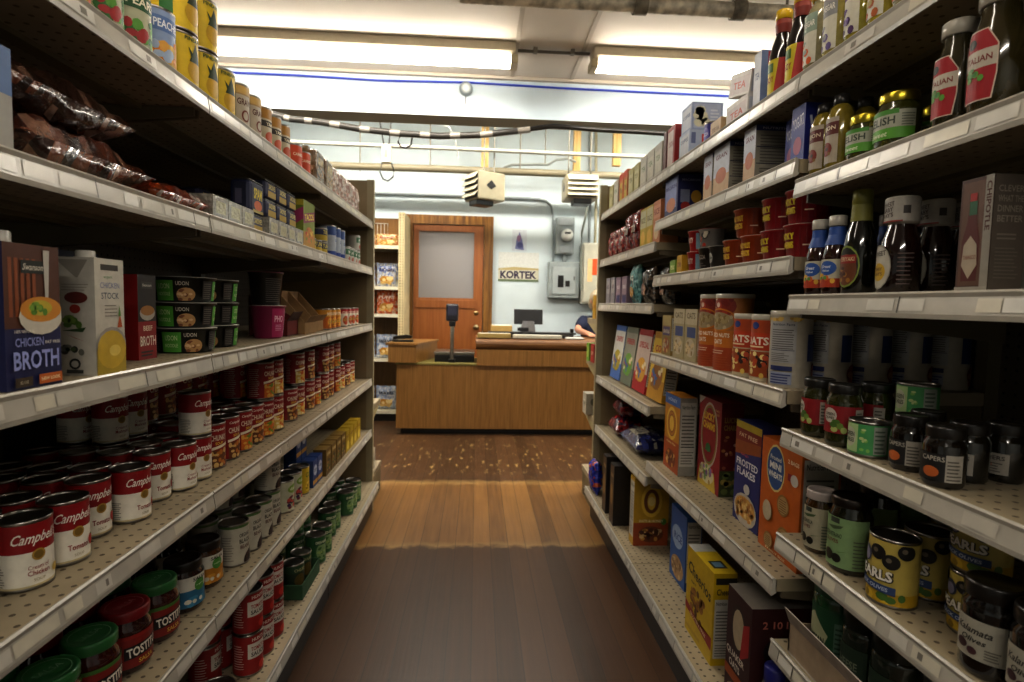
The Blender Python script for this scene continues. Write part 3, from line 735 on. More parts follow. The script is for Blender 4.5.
can('pineapple', .0415, .108, [(0, 1, 'd6b71c')], pine_art, kind='pineapple_can', top='b0a23a')
can('beige_can', .036, .108, [(0, .75, 'b8ac98'), (.75, 1, 'a88a5a')], lambda A, r, h: (A.text('GRAVY', 0, h*.6, h*.14, '5a2a1c', w=.045), A.rect(-.05, h*.78, .05, h*.95, 'c2a05a'), A.ring(0, h*.3, .012, h*.13, .004, '7a3a28'), A.rect(.03, h*.1, .045, h*.6, '7a6a5c')), kind='gravy_can')
can('cream_can', .036, .105, [(0, .7, 'bdb196'), (.7, 1, 'a87a2c')], lambda A, r, h: (A.rect(-.03, h*.5, .03, h*.65, '3a3430'), A.text('YAMS', 0, h*.57, h*.09, 'e0d4b4', w=.03), A.ell(0, h*.25, .018, h*.14, 'b8502a'), A.ell(.02, h*.2, .01, h*.1, '8a9a3a')), kind='yam_can')
can('orange_tall', .036, .08, [(0, 1, 'c4481a')], lambda A, r, h: (A.rect(-.06, 0, -.04, h, '6a2a12'), A.text('CARROTS', 0, h*.6, h*.12, 'f0dcc0', w=.05)), kind='carrot_can')
def brick_pack(key, w, d, h, cols, kind, art):
    b = MB(); b.bbox((-w/2, -d/2, 0), (w/2, d/2, h), cols[0], .012)
    A = Art(); art(A, w, h); A.emit(b, face('front', w, d, h), lim=(-w/2, .002, w/2, h)); A = Art(); art(A, d, h); A.emit(b, face('left', w, d, h), lim=(-d/2, .002, d/2, h)); A.emit(b, face('right', w, d, h), lim=(-d/2, .002, d/2, h))
    t = MB(); t.bbox((-w*.4, -.012, h-.002), (w*.4, .012, h+.012), cols[1], .004)
    template(key, kind, 'packet', [(kind, b, 'film'), ('folded_top', t, 'film')], (w/2, d/2, h+.012))
brick_pack('brown_pack', .11, .09, .125, ['6e5334', '8a7454'], 'grain_bag', lambda A, w, h: (A.rect(-w*.3, h*.6, w*.3, h*.8, '9a8a62'), A.blobs(-w*.4, h*.05, w*.4, h*.55, 30, ['5a4026', '94704a', 'b09070'], .004, .009)))
bag('pasta_bag', .12, .14, .05, ['b09c90', 'c8b6aa', '8a6a5a', 'a88074', 'd8c8be'], 12, kind='pasta_bag', stand=True, rough=.1)
# --- right side
def nut(A, w, h): A.nutri(-w*.44, h*.12, w*.44, h*.94)
# dressings, sauces, pickles
def dress_art(A, r, h):
    c = '9c1620'
    A.poly([(-.02, h*.1), (.02, h*.1), (.024, h*.3), (.024, h*.52), (.012, h*.66), (-.012, h*.66), (-.024, h*.52), (-.024, h*.3)], 'c9b8a8')
    A.poly([(-.0185, h*.11), (.0185, h*.11), (.0225, h*.3), (.0225, h*.52), (.011, h*.65), (-.011, h*.65), (-.0225, h*.52), (-.0225, h*.3)], c)
    A.rect(-.0225, h*.36, .0225, h*.5, 'b9b0a0'); A.text('ITALIAN', 0, h*.43, h*.05, '7a2420', w=.036, bold=.015); A.ell(-.008, h*.56, .007, h*.04, '2a2420'); A.blobs(-.012, h*.28, .012, h*.36, 8, ['5f9a3a', '3f7a2a'], .003, .005); A.rect(-.034, h*.1, -.027, h*.6, 'b0a8a0')
PD = [(.9, 0), (1, .02), (1, .52), (.9, .66), (.72, .78), (.68, .86), (.68, .88)]
bottle('dressing', .031, .165, PD, '3a3216', 'b9b4a8', .88, [(.74, .86), (.8, .865), (.8, .99), (.74, 1), (.0, 1)], dress_art, kind='dressing_bottle')
bottle('dressing_small', .0265, .15, PD, '35301a', 'b9b4a8', .88, [(.74, .86), (.8, .865), (.8, .99), (.74, 1), (.0, 1)], dress_art, kind='dressing_bottle')
def relish_art(A, r, h):
    A.rect(-.055, h*.2, .055, h*.38, '5c9a34'); A.rect(-.055, h*.38, .055, h*.66, 'a9aa98'); A.rect(-.03, h*.6, .03, h*.68, '4c8a34'); A.text('RELISH', .0, h*.5, h*.13, '3a4438', w=.05, bold=.02); A.lines(.034, h*.4, .055, h*.62, 5, '6a6e62', .4); A.text('Sweet', 0, h*.29, h*.09, 'd2dcb8', w=.03, sh=.2)
jar('relish', .034, .098, '3b3c10', 'b9a83c', bands=(), art=relish_art, kind='relish_jar', lidmat='tin', lidr=.86)
jar('relish_small', .03, .085, '3b3c10', 'b9a83c', bands=(), art=relish_art, kind='relish_jar', lidmat='tin', lidr=.86)
def must_art(A, r, h):
    A.rect(-.024, h*.1, .02, h*.68, 'a79c8c'); A.rect(-.024, h*.46, .02, h*.62, '5c2420'); A.text('DIJON', -.002, h*.54, h*.07, 'd2c2a8', w=.034); A.ell(-.002, h*.28, .012, h*.09, '7a2c24'); A.blobs(-.012, h*.22, .01, h*.36, 6, ['3a2a20', '8a6a3a'], .002, .004)
bottle('mustard', .024, .145, [(.92, 0), (1, .02), (1, .7), (.8, .82), (.5, .86), (.5, .9)], '84742a', '2a2826', .9, [(.55, .86), (.6, .87), (.56, .98), (.3, 1), (0, 1)], must_art, kind='dressing_bottle')
def bbq_art(A, r, h):
    A.ell(-.004, h*.28, .022, h*.23, '8d887c'); A.ell(-.004, h*.28, .0205, h*.215, 'b3ada0'); A.text("SWEET", -.004, h*.42, h*.05, '3a302c', w=.026, rot=.1); A.ell(-.004, h*.23, .0135, h*.095, 'bd9a24'); A.text('BABY', -.004, h*.26, h*.035, '5c3a14', w=.016, bold=.02); A.text("RAY'S", -.004, h*.21, h*.035, '5c3a14', w=.017, bold=.02); A.lines(.026, h*.1, .05, h*.45, 8, '5a4a44', .3)
BB = [(.9, 0), (1, .02), (1, .42), (.86, .56), (.66, .68), (.62, .73)]
bottle('bbq', .031, .158, BB, '1e0b08', 'b3ada3', .73, [(.64, .72), (.74, .735), (.78, .74), (.78, .99), (.74, 1), (0, 1)], bbq_art, kind='barbecue_sauce_bottle', neck=[(.78, .745, .78, .985, 'aaa59c')])
tpl_ = TPL['bbq']
def cap_print():
    lb = MB(); A = Art(); A.text('SWEET', 0, .158*.92, .007, '4a3a34', w=.022, rot=.12); A.text('BABY', 0, .158*.865, .007, '4a3a34', w=.019, rot=.12); A.text("RAY'S", 0, .158*.81, .007, '4a3a34', w=.02, rot=.12); A.rect(-.024, .158*.74, .024, .158*.755, '8a2c20'); A.rect(.024, .158*.82, .034, .158*.9, '3a322e')
    A.emit(lb, cyl(.031*.78+.001), .005); return lb
TPL['bbq'][2].append(('cap_print', cap_print().mesh('cap_print', 'paper'), 'paper'))
def grill_art(A, r, h):
    A.rect(-.024, h*.1, .024, h*.45, 'b8b29c'); A.ell(0, h*.34, .018, h*.09, '2a549a'); A.text('Great', -.002, h*.36, h*.04, 'd8dce4', w=.02, sh=.3); A.text('Value', -.002, h*.31, h*.03, 'd8dce4', w=.015, sh=.3); A.rect(-.024, h*.1, .024, h*.21, 'a83a1a'); A.blobs(-.02, h*.18, .022, h*.26, 10, ['c8662a', 'd8a83a', '5f8a3a'], .003, .006)
bottle('bbq_blue', .0235, .15, [(.9, 0), (1, .02), (1, .5), (.85, .62), (.58, .76), (.55, .86)], '2c0d08', 'b5b0a6', .86, [(.62, .87), (.66, .88), (.66, .99), (.6, 1), (0, 1)], grill_art, kind='steak_sauce_bottle', neck=[(.86, .63, .6, .76, '27498a'), (.6, .76, .58, .86, '2b5096')])
def oval_art(A, r, h):
    A.ell(-.004, h*.27, .024, h*.2, '7a8a3a'); A.ell(-.004, h*.27, .0215, h*.18, '1d1a10'); A.ell(-.004, h*.24, .0195, h*.15, '6a3a1c'); A.rect(-.022, h*.3, .014, h*.38, '8c2018'); A.text('TERIYAKI', -.004, h*.34, h*.04, 'd8c8a0', w=.03, bold=.01); A.blobs(-.016, h*.14, .008, h*.26, 8, ['9a6a2a', '4a2412'], .003, .005)
bottle('teriyaki', .028, .188, [(.9, 0), (1, .02), (1, .42), (.85, .58), (.58, .7), (.5, .8), (.5, .86)], '10100a', '77752e', .86, [(.54, .85), (.6, .86), (.58, .99), (.5, 1), (0, 1)], oval_art, kind='teriyaki_bottle', neck=[(.6, .7, .56, .86, '7f7c38')])
bottle('black_bottle', .028, .2, [(.9, 0), (1, .02), (1, .5), (.8, .62), (.5, .74), (.6, .84), (.55, .9)], '100806', 'd0ac1c', .9, [(.6, .895), (.64, .9), (.64, .99), (.6, 1), (0, 1)], lambda A, r, h: (A.rect(-.022, h*.06, .024, h*.44, 'c4b21c'), A.poly([(-.0, h*.06), (.024, h*.06), (.024, h*.44), (.01, h*.44)], 'a82418'), A.text('SOY', -.01, h*.22, h*.07, '8a1c14', w=.02), A.rect(-.022, h*.3, -.002, h*.4, '4a6a2a')), kind='soy_sauce_bottle', neck=[(.52, .745, .6, .84, '7a2410'), (.6, .84, .56, .895, '8a2c14')])
def vin_art(c1, c2): return lambda A, r, h: (A.rect(-.022, h*.12, .022, h*.72, 'c6c2b2'), A.rect(-.022, h*.5, .022, h*.72, c1), A.text('VINEGAR', 0, h*.6, h*.07, 'e0dcd0', w=.036), A.blobs(-.016, h*.16, .016, h*.4, 9, [c2, c1], .004, .009))
VB = [(.9, 0), (1, .02), (1, .66), (.8, .8), (.5, .86), (.5, .9)]
for k, c1, c2, g in (('vin_purple', '5a3a7a', '4a2a5c', 'a39a3a'), ('vin_orange', '8a9a8a', 'c85a1c', '9a9270'), ('vin_yellow', 'a89a5a', 'a85a2a', 'b0a032'), ('vin_clear', '8c8c8c', '6a5a8a', 'a89c58')):
    bottle(k, .028, .165, VB, g, 'c8a824' if k == 'vin_orange' else 'a89a6a', .9, [(.55, .895), (.6, .9), (.6, .985), (.55, 1), (0, 1)], vin_art(c1, c2), kind='vinegar_bottle')
def chip_front(A, w, h):
    A.rect(-w*.5, 0, w*.5, h, '4a2f24'); A.rect(-w*.44, h*.06, w*.24, h*.97, '5f4130')
    A.poly([(-w*.34, h*.1), (w*.14, h*.1), (w*.18, h*.45), (w*.06, h*.62), (w*.03, h*.8), (-w*.2, h*.8), (-w*.24, h*.62), (-w*.38, h*.45)], '54170f')
    A.rect(-w*.2, h*.68, w*.04, h*.8, '2c5a3c'); A.rect(-w*.19, h*.8, w*.02, h*.87, '97201a')
    A.poly([(-w*.1, h*.12), (w*.14, h*.24), (w*.1, h*.42), (-w*.1, h*.5), (-w*.3, h*.42), (-w*.34, h*.24)], 'a89a86'); A.text('TABASCO', -w*.1, h*.31, h*.035, '7a3a2a', w=w*.4, bold=.01)
    A.rect(w*.26, 0, w*.5, h, '8d877c'); A.text('CHIPOTLE', w*.38, h*.74, w*.15, '4a2218', w=h*.42, bold=.03, rot=-pi/2)
    A.rect(-w*.5, 0, w*.5, h*.05, '9a9488')
def chip_side(A, w, h):
    for i, t in enumerate(('CLEVER', 'WHAT THE', 'DINNER', 'BETTER')): A.text(t, 0, h*(.88-i*.085), h*.055, '8d867b', w=w*.76, bold=.01)
    A.lines(-w*.35, h*.45, w*.35, h*.52, 2, '7d766c', .4); A.lines(-w*.38, h*.12, w*.38, h*.4, 9, '70695f', .3)
carton('chipotle', .05, .046, .152, '5a5148', chip_front, chip_side, kind='hot_sauce_box')
# pickle shelf
def pep_art(A, r, h):
    A.rect(-.045, h*.22, .045, h*.66, '86161c'); A.ell(-.014, h*.5, .014, h*.12, 'b9b0a4'); A.text('GREEN', -.014, h*.52, h*.045, '3a3a2a', w=.02); A.text('OLIVES', -.014, h*.46, h*.04, '3a3a2a', w=.02); A.blobs(-.006, h*.28, .018, h*.42, 8, ['6f8a3a', 'a8b06a', '4a6a2a'], .004, .007); A.rect(.03, h*.25, .048, h*.62, 'a8a196'); A.lines(.032, h*.27, .046, h*.6, 6, '5a544c', .4)
jar('olive_red', .0305, .115, '2c2c0a', '1c1a16', bands=(), art=pep_art, kind='olive_jar', lidr=.92)
def gcan_art(A, r, h):
    A.rect(-.028, h*.12, .004, h*.9, 'a4bc86'); A.ell(-.012, h*.52, .013, h*.28, 'b8b8a0'); A.text('GREEN', -.012, h*.6, h*.13, '2a3a2a', w=.02, bold=.02); A.text('CHILES', -.012, h*.44, h*.12, '2a3a2a', w=.02, bold=.02); A.blobs(.01, h*.2, .024, h*.8, 8, ['7fb05a', 'b8c88a'], .002, .004); A.rect(.028, h*.12, .05, h*.88, '8f958a'); A.lines(.03, h*.16, .048, h*.84, 6, '4a5a4a', .4)
can('green_low', .0325, .062, [(0, 1, '4a9458')], gcan_art, kind='green_chili_can', cat='can', top='a8a59d')
jar('dark_small', .027, .088, '17110a', '181410', bands=(), art=lambda A, r, h: (A.rect(-.034, h*.12, .034, h*.56, '1c1a18'), A.ell(-.006, h*.26, .011, h*.09, 'b3602c'), A.text('CAPERS', -.004, h*.48, h*.08, 'a8a296', w=.03), A.rect(.012, h*.12, .034, h*.56, 'a39d92'), A.lines(.014, h*.15, .032, h*.5, 6, '5a544c', .4)), kind='caper_jar', lidr=.9)
jar('white_small', .027, .088, '17140c', '1a1612', bands=(), art=lambda A, r, h: (A.rect(-.024, h*.14, .02, h*.5, 'a09a90'), A.text('CAPERS', -.002, h*.42, h*.07, '3a3430', w=.034), A.lines(-.018, h*.18, .014, h*.36, 4, '5a544c', .4), A.ell(-.006, h*.3, .006, h*.05, 'a8522a')), kind='caper_jar', lidr=.9)
# oats and cups
def oatcan(key, r, h, bands, art, kind='oat_canister', lid='b3ad9e'):
    b = MB()
    for z0, z1, c in bands: b.lathe([(r, z0*h), (r, z1*h)], c, 32, cap=False)
    b.lathe([(.001, .001), (r, 0)], bands[0][2], 32, cap=False)
    if art: A = Art(); art(A, r, h); A.emit(b, cyl(r+.0003), .007, lim=(-9, .002, 9, h-.014))
    l = MB(); l.lathe([(r*1.02, h-.012), (r*1.03, h-.01), (r*1.03, h-.001), (r*1.0, h), (r*.94, h), (r*.93, h-.003), (.001, h-.003)], lid, 32, cap=False)
    template(key, kind, 'canister', [(kind, b, 'paper'), ('lid', l, 'gloss')], (r*1.03, r*1.03, h))
def oat_nut(A, r, h):
    A.rect(-.1, h*.0, -.055, h*.85, 'a3441c'); A.blobs(-.095, h*.1, -.06, h*.45, 10, ['c8a03a', '3a2a20', 'd8c080'], .004, .009)
    A.blobs(-.06, h*.84, .06, h*.93, 30, ['b08a3a', 'c8a85a'], .003, .006); A.nutri(-.022, h*.32, .036, h*.86, 'a4a3a2', '2a2c4c'); A.rect(-.018, h*.22, .03, h*.28, '27305f'); A.rect(-.018, h*.04, .03, h*.2, '9095a8'); A.lines(-.016, h*.05, .028, h*.19, 4, '3a4270', .5); A.blobs(-.05, h*.02, -.03, h*.2, 8, ['8a5a3a', '6a3a24'], .004, .008)
    A.rect(.06, h*.35, .085, h*.7, '23305f'); A.ell(.095, h*.2, .02, h*.12, '6a3020'); A.blobs(.085, h*.08, .12, h*.28, 10, ['7a2c20', '9a6a4a'], .005, .01)
oatcan('oats_plain', .043, .168, [(0, 1, 'ada595')], oat_nut)
def oats_red(A, r, h):
    A.rect(-.046, h*.46, .046, h*.72, 'b8401a'); A.rect(-.046, h*.72, .046, h*.92, 'a8481c'); A.text('OATS', 0, h*.6, h*.12, 'e4dccb', w=.07, bold=.03); A.ell(0, h*.83, .011, h*.055, '263a7c'); A.lines(-.03, h*.5, .03, h*.54, 1, 'e0c8a0', .6)
    A.rect(-.046, h*.06, .046, h*.44, '9a4a1c'); A.blobs(-.038, h*.08, .04, h*.42, 42, ['d2b45a', '2a1c1a', 'e0cc8a', 'b8502a', '3c2420'], .004, .008)
oatcan('oats_red', .043, .158, [(0, 1, 'b4a88e')], oats_red)
def honeynut(A, r, h):
    A.ell(0, h*.84, .05, h*.15, '8a2c1a'); A.blobs(-.036, h*.76, .036, h*.95, 14, ['a83a24', 'c8b09a', '7a2018'], .006, .011); A.ell(0, h*.64, .044, h*.12, '9a8a6a'); A.blobs(-.036, h*.56, .038, h*.72, 44, ['b8a888', '8a7448', 'a8986c'], .004, .007)
    A.ring(0, h*.66, .052, h*.15, .004, 'c87a1c', 24); A.text('MIXED NUTS', 0, h*.46, h*.055, 'e6dcc8', w=.07, bold=.025); A.text('OATS', .0, h*.375, h*.06, 'e6dcc8', w=.03, bold=.025); A.lines(-.04, h*.22, .02, h*.28, 2, 'd8b8a0', .4); A.lines(-.044, h*.04, .044, h*.2, 5, 'b0552a', .5)
oatcan('nuts_tall', .05, .21, [(0, .3, 'a8481f'), (.3, .52, 'c07424'), (.52, 1, 'b0733a')], honeynut, kind='nut_canister', lid='bdb8aa')
carton('cerealbar_a', .1, .05, .165, 'a39672', lambda A, w, h: (A.rect(-w*.5, h*.7, w*.5, h, 'b5ab8e'), A.text('OATS', 0, h*.87, h*.12, '5a4a2c', w=w*.7), A.rect(-w*.3, h*.45, w*.4, h*.65, '3a4a7a'), A.ell(0, h*.25, w*.4, h*.18, 'b8ac92'), A.blobs(-w*.3, h*.15, w*.3, h*.35, 20, ['8a7448', 'c8b48a'], .005, .009)), nut, kind='oatmeal_box')
carton('cerealbar_b', .09, .05, .14, '8a7440', lambda A, w, h: (A.rect(-w*.5, h*.75, w*.5, h, '9c8c5a'), A.rect(-w*.4, h*.5, w*.4, h*.72, '4a3a6a'), A.text('GRANOLA', 0, h*.6, h*.1, 'd2c8a8', w=w*.7), A.ell(0, h*.25, w*.38, h*.2, '9a5a34'), A.blobs(-w*.3, h*.12, w*.3, h*.38, 18, ['c8a86a', '7a3a24', 'b0a088'], .005, .009)), nut, kind='oatmeal_box')
carton('bar_yellow', .07, .06, .15, 'a8821a', lambda A, w, h: A.text('CORN', 0, h*.7, h*.14, '6a2a12', w=w*.7), nut, kind='oatmeal_box')
def cup_cer(c, word, tc):
    def f(A, r, h):
        A.text(word[0], -.012, h*.66, h*.2, tc, w=.05, bold=.03); A.text(word[1], -.012, h*.4, h*.2, tc, w=.044, bold=.03)
        for i in range(-4, 8): A.rect(.0+i*.012, h*.03, .0015+i*.012, h*.97, c)
        A.text(word[0], -.012, h*.66, h*.2, tc, w=.05, bold=.03); A.text(word[1], -.012, h*.4, h*.2, tc, w=.044, bold=.03); A.lines(.03, h*.36, .05, h*.44, 1, 'd8b8a0', .5)
    return f
cupshape('cup_red', .04, .047, .072, '8e1820', 'a39c94', cup_cer('7a1018', ('LUCKY', 'CHARMS'), 'c8b01e'), 'cereal_cup')
cupshape('cup_orange', .04, .047, .072, '9a3c12', 'a39c94', cup_cer('8a3410', ('HONEY NUT', 'CHEERIOS'), 'd2a82a'), 'cereal_cup')
cupshape('cup_brown', .03, .036, .068, '241a15', '8a847a', lambda A, r, h: (A.text('COCOA', 0, h*.6, h*.2, '9a9088', w=.036), A.lines(-.02, h*.2, .02, h*.4, 2, '6a605a', .4)), 'cereal_cup')
cupshape('cup_grey', .03, .035, .066, '2c2826', '8a847a', lambda A, r, h: (A.ell(0, h*.5, .012, h*.24, 'a8a49c'), A.text('KASHI', 0, h*.5, h*.12, '2a2420', w=.018)), 'cereal_cup')
cupshape('cup_trix', .034, .04, .064, 'a0161a', 'b0aaa0', lambda A, r, h: (A.rect(-.05, h*.05, -.026, h*.95, 'c09a2a'), A.ell(-.02, h*.6, .007, h*.24, '3a3a7a'), A.text('FRUITY', .006, h*.55, h*.26, 'e0d8cc', w=.03, bold=.02), A.rect(.03, h*.1, .05, h*.9, '7a98a8')), 'cereal_cup')
cupshape('cup_silver', .033, .038, .055, '7a7672', 'a8221c', lambda A, r, h: (A.blobs(-.03, h*.1, .03, h*.9, 16, ['a8341c', '8a8680', '3a3a3a', 'b8b0a0'], .005, .01),), 'cereal_cup')
carton('tiny_green', .05, .04, .05, '6a8a2c', lambda A, w, h: A.text('PEAS', 0, h*.5, h*.3, 'd8d8a0', w=w*.7), None, kind='snack_box')
carton('tiny_yellow', .045, .04, .062, 'b08a1c', lambda A, w, h: A.text('CORN', 0, h*.5, h*.25, '6a2a1a', w=w*.7), None, kind='snack_box')
# cereal boxes
def honeyO(A, w, h):
    A.rect(-w*.5, h*.86, w*.5, h, '3c5f9c'); A.text('HONEY', 0, h*.93, h*.045, 'b8c2d2', w=w*.6, bold=.02); A.rect(-w*.5, 0, w*.5, h*.4, 'a24a16'); A.ell(0, h*.62, w*.36, h*.22, 'd8b24a'); A.ring(0, h*.62, w*.27, h*.17, w*.12, '8a4a14'); A.ring(0, h*.62, w*.25, h*.155, w*.06, 'b0701c')
    A.text('Honey Nut', 0, h*.36, h*.04, 'e0c890', w=w*.6, sh=.2); A.ell(w*.0, h*.16, w*.33, h*.12, '7a3410'); A.blobs(-w*.25, h*.08, w*.25, h*.24, 24, ['c8903a', 'e0c080', '5a2410'], .005, .01)
carton('honey_o', .15, .06, .27, 'b97c1a', honeyO, nut, kind='cereal_box', cs={'left': '8f8a80', 'right': '8f8a80'})
carton('honey_yellow', .145, .06, .28, 'b08a1c', lambda A, w, h: (A.rect(-w*.5, 0, w*.5, h*.34, '94431a'), A.ell(0, h*.66, w*.3, h*.24, 'd0ac3a'), A.ring(0, h*.66, w*.22, h*.18, w*.1, '6a3a12'), A.ell(0, h*.66, w*.1, h*.07, 'd8c27a'), A.ell(0, h*.17, w*.36, h*.12, '6a3418'), A.blobs(-w*.28, h*.1, w*.28, h*.24, 24, ['b8843a', 'd2b07a', '4a2410'], .006, .011), A.ell(w*.36, h*.36, w*.08, h*.05, '4c7a2a'), A.text('OATS & HONEY', 0, h*.37, h*.04, 'e8d8a8', w=w*.7)), nut, kind='cereal_box')
def lucky(A, w, h):
    A.ring(0, h*.6, w*.38, h*.36, w*.06, 'b0a89a', 32); A.ring(0, h*.6, w*.35, h*.335, w*.025, 'a8763a', 32); A.ring(0, h*.6, w*.33, h*.315, w*.02, '6a8a4a', 32)
    A.text('LUCKY', -w*.02, h*.8, h*.085, 'd2a824', w=w*.5, bold=.05); A.text('CHARMS', -w*.02, h*.7, h*.085, 'd2a824', w=w*.54, bold=.05)
    A.poly([(-w*.5, h), (-w*.5, h*.9), (-w*.2, h)], 'b8b0a2')
    A.poly([(-w*.46, 0), (w*.38, 0), (w*.3, h*.2), (w*.0, h*.28), (-w*.36, h*.22)], 'c2a53a'); A.ell(-w*.04, h*.16, w*.32, h*.11, 'c9bf9a'); A.blobs(-w*.3, h*.08, w*.22, h*.25, 44, ['a88a4a', 'c0504a', '7a9a5a', '8a6a9a', 'd2c89a'], .006, .01)
    A.text('FAMILY', w*.36, h*.9, h*.025, 'c89a5a', w=w*.2); A.text('SIZE', w*.36, h*.86, h*.025, 'c89a5a', w=w*.15)
    A.ell(0, h*.46, w*.11, h*.05, '2f6a34'); A.rect(-w*.13, h*.42, w*.13, h*.44, '2f6a34')
carton('lucky', .17, .07, .29, '8c1418', lucky, lambda A, w, h: (A.text('LUCKY', 0, h*.82, h*.06, '8a6a2a', w=w*.7, bold=.04), A.text('CHARMS', 0, h*.74, h*.06, '8a6a2a', w=w*.75, bold=.04), A.blobs(-w*.38, h*.3, w*.38, h*.66, 14, ['8a4a34', 'a0703a', 'b08a7a'], .004, .007), A.rect(-w*.5, 0, w*.5, h*.28, '3a4220'), A.blobs(-w*.3, h*.05, w*.3, h*.25, 10, ['5f6a34', '8a7a3a'], .008, .012)), kind='cereal_box', cs={'left': '5e1014', 'right': '5e1014'})
def frosted(A, w, h):
    A.rect(-w*.5, h*.93, w*.5, h, 'b09a28'); A.rect(-w*.5, h*.8, w*.5, h*.93, '7c2418'); A.poly([(-w*.5, h*.66), (w*.5, h*.74), (w*.5, h*.84), (-w*.5, h*.8)], '8f4a1c'); A.text('FAT FREE', 0, h*.87, h*.04, 'd2b89a', w=w*.7)
    A.text("Kellogg's", -w*.1, h*.68, h*.03, 'b8485a', w=w*.3, sh=.3); A.text('FROSTED', 0, h*.6, h*.07, 'd6d6da', w=w*.84, bold=.03); A.text('FLAKES', -w*.02, h*.51, h*.07, 'd6d6da', w=w*.72, bold=.03)
    A.ell(0, h*.15, w*.45, h*.16, 'b5aca0'); A.ell(0, h*.17, w*.4, h*.11, 'c89a50'); A.blobs(-w*.32, h*.07, w*.32, h*.25, 80, ['c08a3a', 'd8b878', 'b87e40'], .004, .008); A.ell(w*.05, h*.36, w*.12, h*.05, 'c0bcb4')
carton('frosted', .14, .065, .275, '23296a', frosted, nut, kind='cereal_box')
def wheats(A, w, h):
    A.ell(-w*.12, h*.76, w*.24, h*.21, 'c8b878'); A.ell(-w*.12, h*.76, w*.215, h*.19, '2c4f86'); A.text('Frosted', -w*.12, h*.85, h*.04, 'd8d8d2', w=w*.28, bold=.02); A.text('MINI', -w*.12, h*.78, h*.06, 'dcdcd6', w=w*.3, bold=.04); A.text('WHEATS', -w*.12, h*.7, h*.055, 'dcdcd6', w=w*.36, bold=.04)
    A.text('2 BAGS', w*.32, h*.88, h*.035, 'e4d2b8', w=w*.26, bold=.03); A.rect(w*.2, h*.72, w*.3, h*.78, '8a2030'); A.ell(w*.36, h*.74, w*.09, h*.05, 'b8b4ac')
    for x, y, a in ((.12, .48, .15), (-.26, .34, .13), (.18, .2, .17), (-.2, .1, .12)):
        A.ell(w*x, h*y, w*a, h*a*.62, '8f6a30', rot=.5); A.ell(w*x, h*y, w*a*.86, h*a*.5, 'a8895a', rot=.5); A.lines(w*(x-a*.6), h*(y-a*.4), w*(x+a*.6), h*(y+a*.4), 6, '6a4a1c', .3, .1)
    A.ell(-w*.26, h*.36, w*.12, h*.09, 'b8aa90'); A.text('FAMILY SIZE', w*.0, h*.03, h*.02, 'e0caa0', w=w*.5)
carton('wheats', .17, .09, .27, 'b65c12', wheats, nut, kind='cereal_box')
def cheer(A, w, h):
    A.text('Cheerios', 0, h*.75, h*.13, '211a12', w=w*.86, bold=.02, rot=-.12); A.blobs(-w*.28, h*.28, w*.2, h*.58, 34, ['7a4a1c', '5a3212', '94642a'], .008, .013); A.poly([(-w*.5, h*.27), (w*.5, h*.16), (w*.5, h*.3), (w*.1, h*.26), (-w*.5, h*.36)], '8a1c1c'); A.text('GLUTEN FREE', w*.0, h*.25, h*.035, 'd8c0a0', w=w*.6, rot=-.1); A.text('OAT', -w*.2, h*.64, h*.03, '3a2a1a', w=w*.2)
    A.rect(-w*.46, h*.06, w*.1, h*.1, 'a88a1a')
carton('cheerios', .19, .065, .26, 'b89a12', cheer, lambda A, w, h: (A.rect(-w*.4, h*.88, w*.5, h*.95, '26221c'), A.text('Cheerios', w*.05, h*.8, h*.07, '2a2016', w=w*.8), A.nutri(-w*.42, h*.08, w*.46, h*.72)), kind='cereal_box', cs={'top': 'c2a61a'}, topart=lambda A, w, d: (A.rect(-w*.5, -d*.5, -w*.22, d*.5, 'b0b0ac'), A.rect(w*.1, -d*.3, w*.34, d*.3, '2a2a28'), A.rect(w*.14, -d*.2, w*.3, d*.2, '6a8aa0')))
def quaker(A, w, h):
    A.ell(0, h*.72, w*.32, h*.2, '2a1712'); A.ell(0, h*.72, w*.24, h*.16, 'a8987e'); A.poly([(w*.1, h*.5), (w*.44, h*.6), (w*.44, h*.85), (w*.2, h*.8)], '9a1c1c'); A.text('QUAKER', -w*.08, h*.48, h*.065, 'd0c8ba', w=w*.75, bold=.03); A.text('OATS', -w*.1, h*.4, h*.06, 'd0c8ba', w=w*.45, bold=.03)
    A.rect(-w*.5, h*.27, w*.5, h*.35, '9a4a16'); A.ell(-w*.05, h*.12, w*.35, h*.13, 'b0a48e'); A.blobs(-w*.3, h*.04, w*.25, h*.2, 30, ['a88a5a', '8a3424', 'c8b890'], .008, .014)
carton('quaker', .12, .15, .3, '320c0e', quaker, lambda A, w, h: (A.rect(-w*.5, h*.26, w*.5, h*.34, '8a4a14'), A.text('2 10 LB', -w*.05, h*.87, h*.06, 'b06a5a', w=w*.55, bold=.02), A.ell(0, h*.66, w*.3, h*.12, '14100e'), A.ell(0, h*.65, w*.2, h*.09, '8a7a5c'), A.text('BIG', w*.2, h*.3, h*.035, 'c8b08a', w=w*.2), A.ell(0, h*.38, w*.36, h*.1, '1c2a44')), kind='oat_box', cs={'top': '6a645c'})
carton('bluecereal', .15, .055, .26, '1f4f8e', lambda A, w, h: (A.ell(-w*.05, h*.62, w*.35, h*.16, '8fa4c0'), A.text('RICE', 0, h*.62, h*.1, '1c3a7a', w=w*.5), A.ell(0, h*.2, w*.4, h*.16, 'a8845a'), A.blobs(-w*.3, h*.1, w*.3, h*.3, 24, ['c8ac7a', '8a6a44'], .006, .01)), nut, kind='cereal_box')
carton('darkbox', .07, .12, .27, '1c1410', lambda A, w, h: (A.rect(-w*.46, h*.03, w*.46, h*.97, '54402a'), A.ell(0, h*.5, w*.3, h*.18, '8a6a3a'), A.text('CRACKERS', 0, h*.82, h*.06, 'b89a6a', w=w*.7)), None, kind='cracker_box')
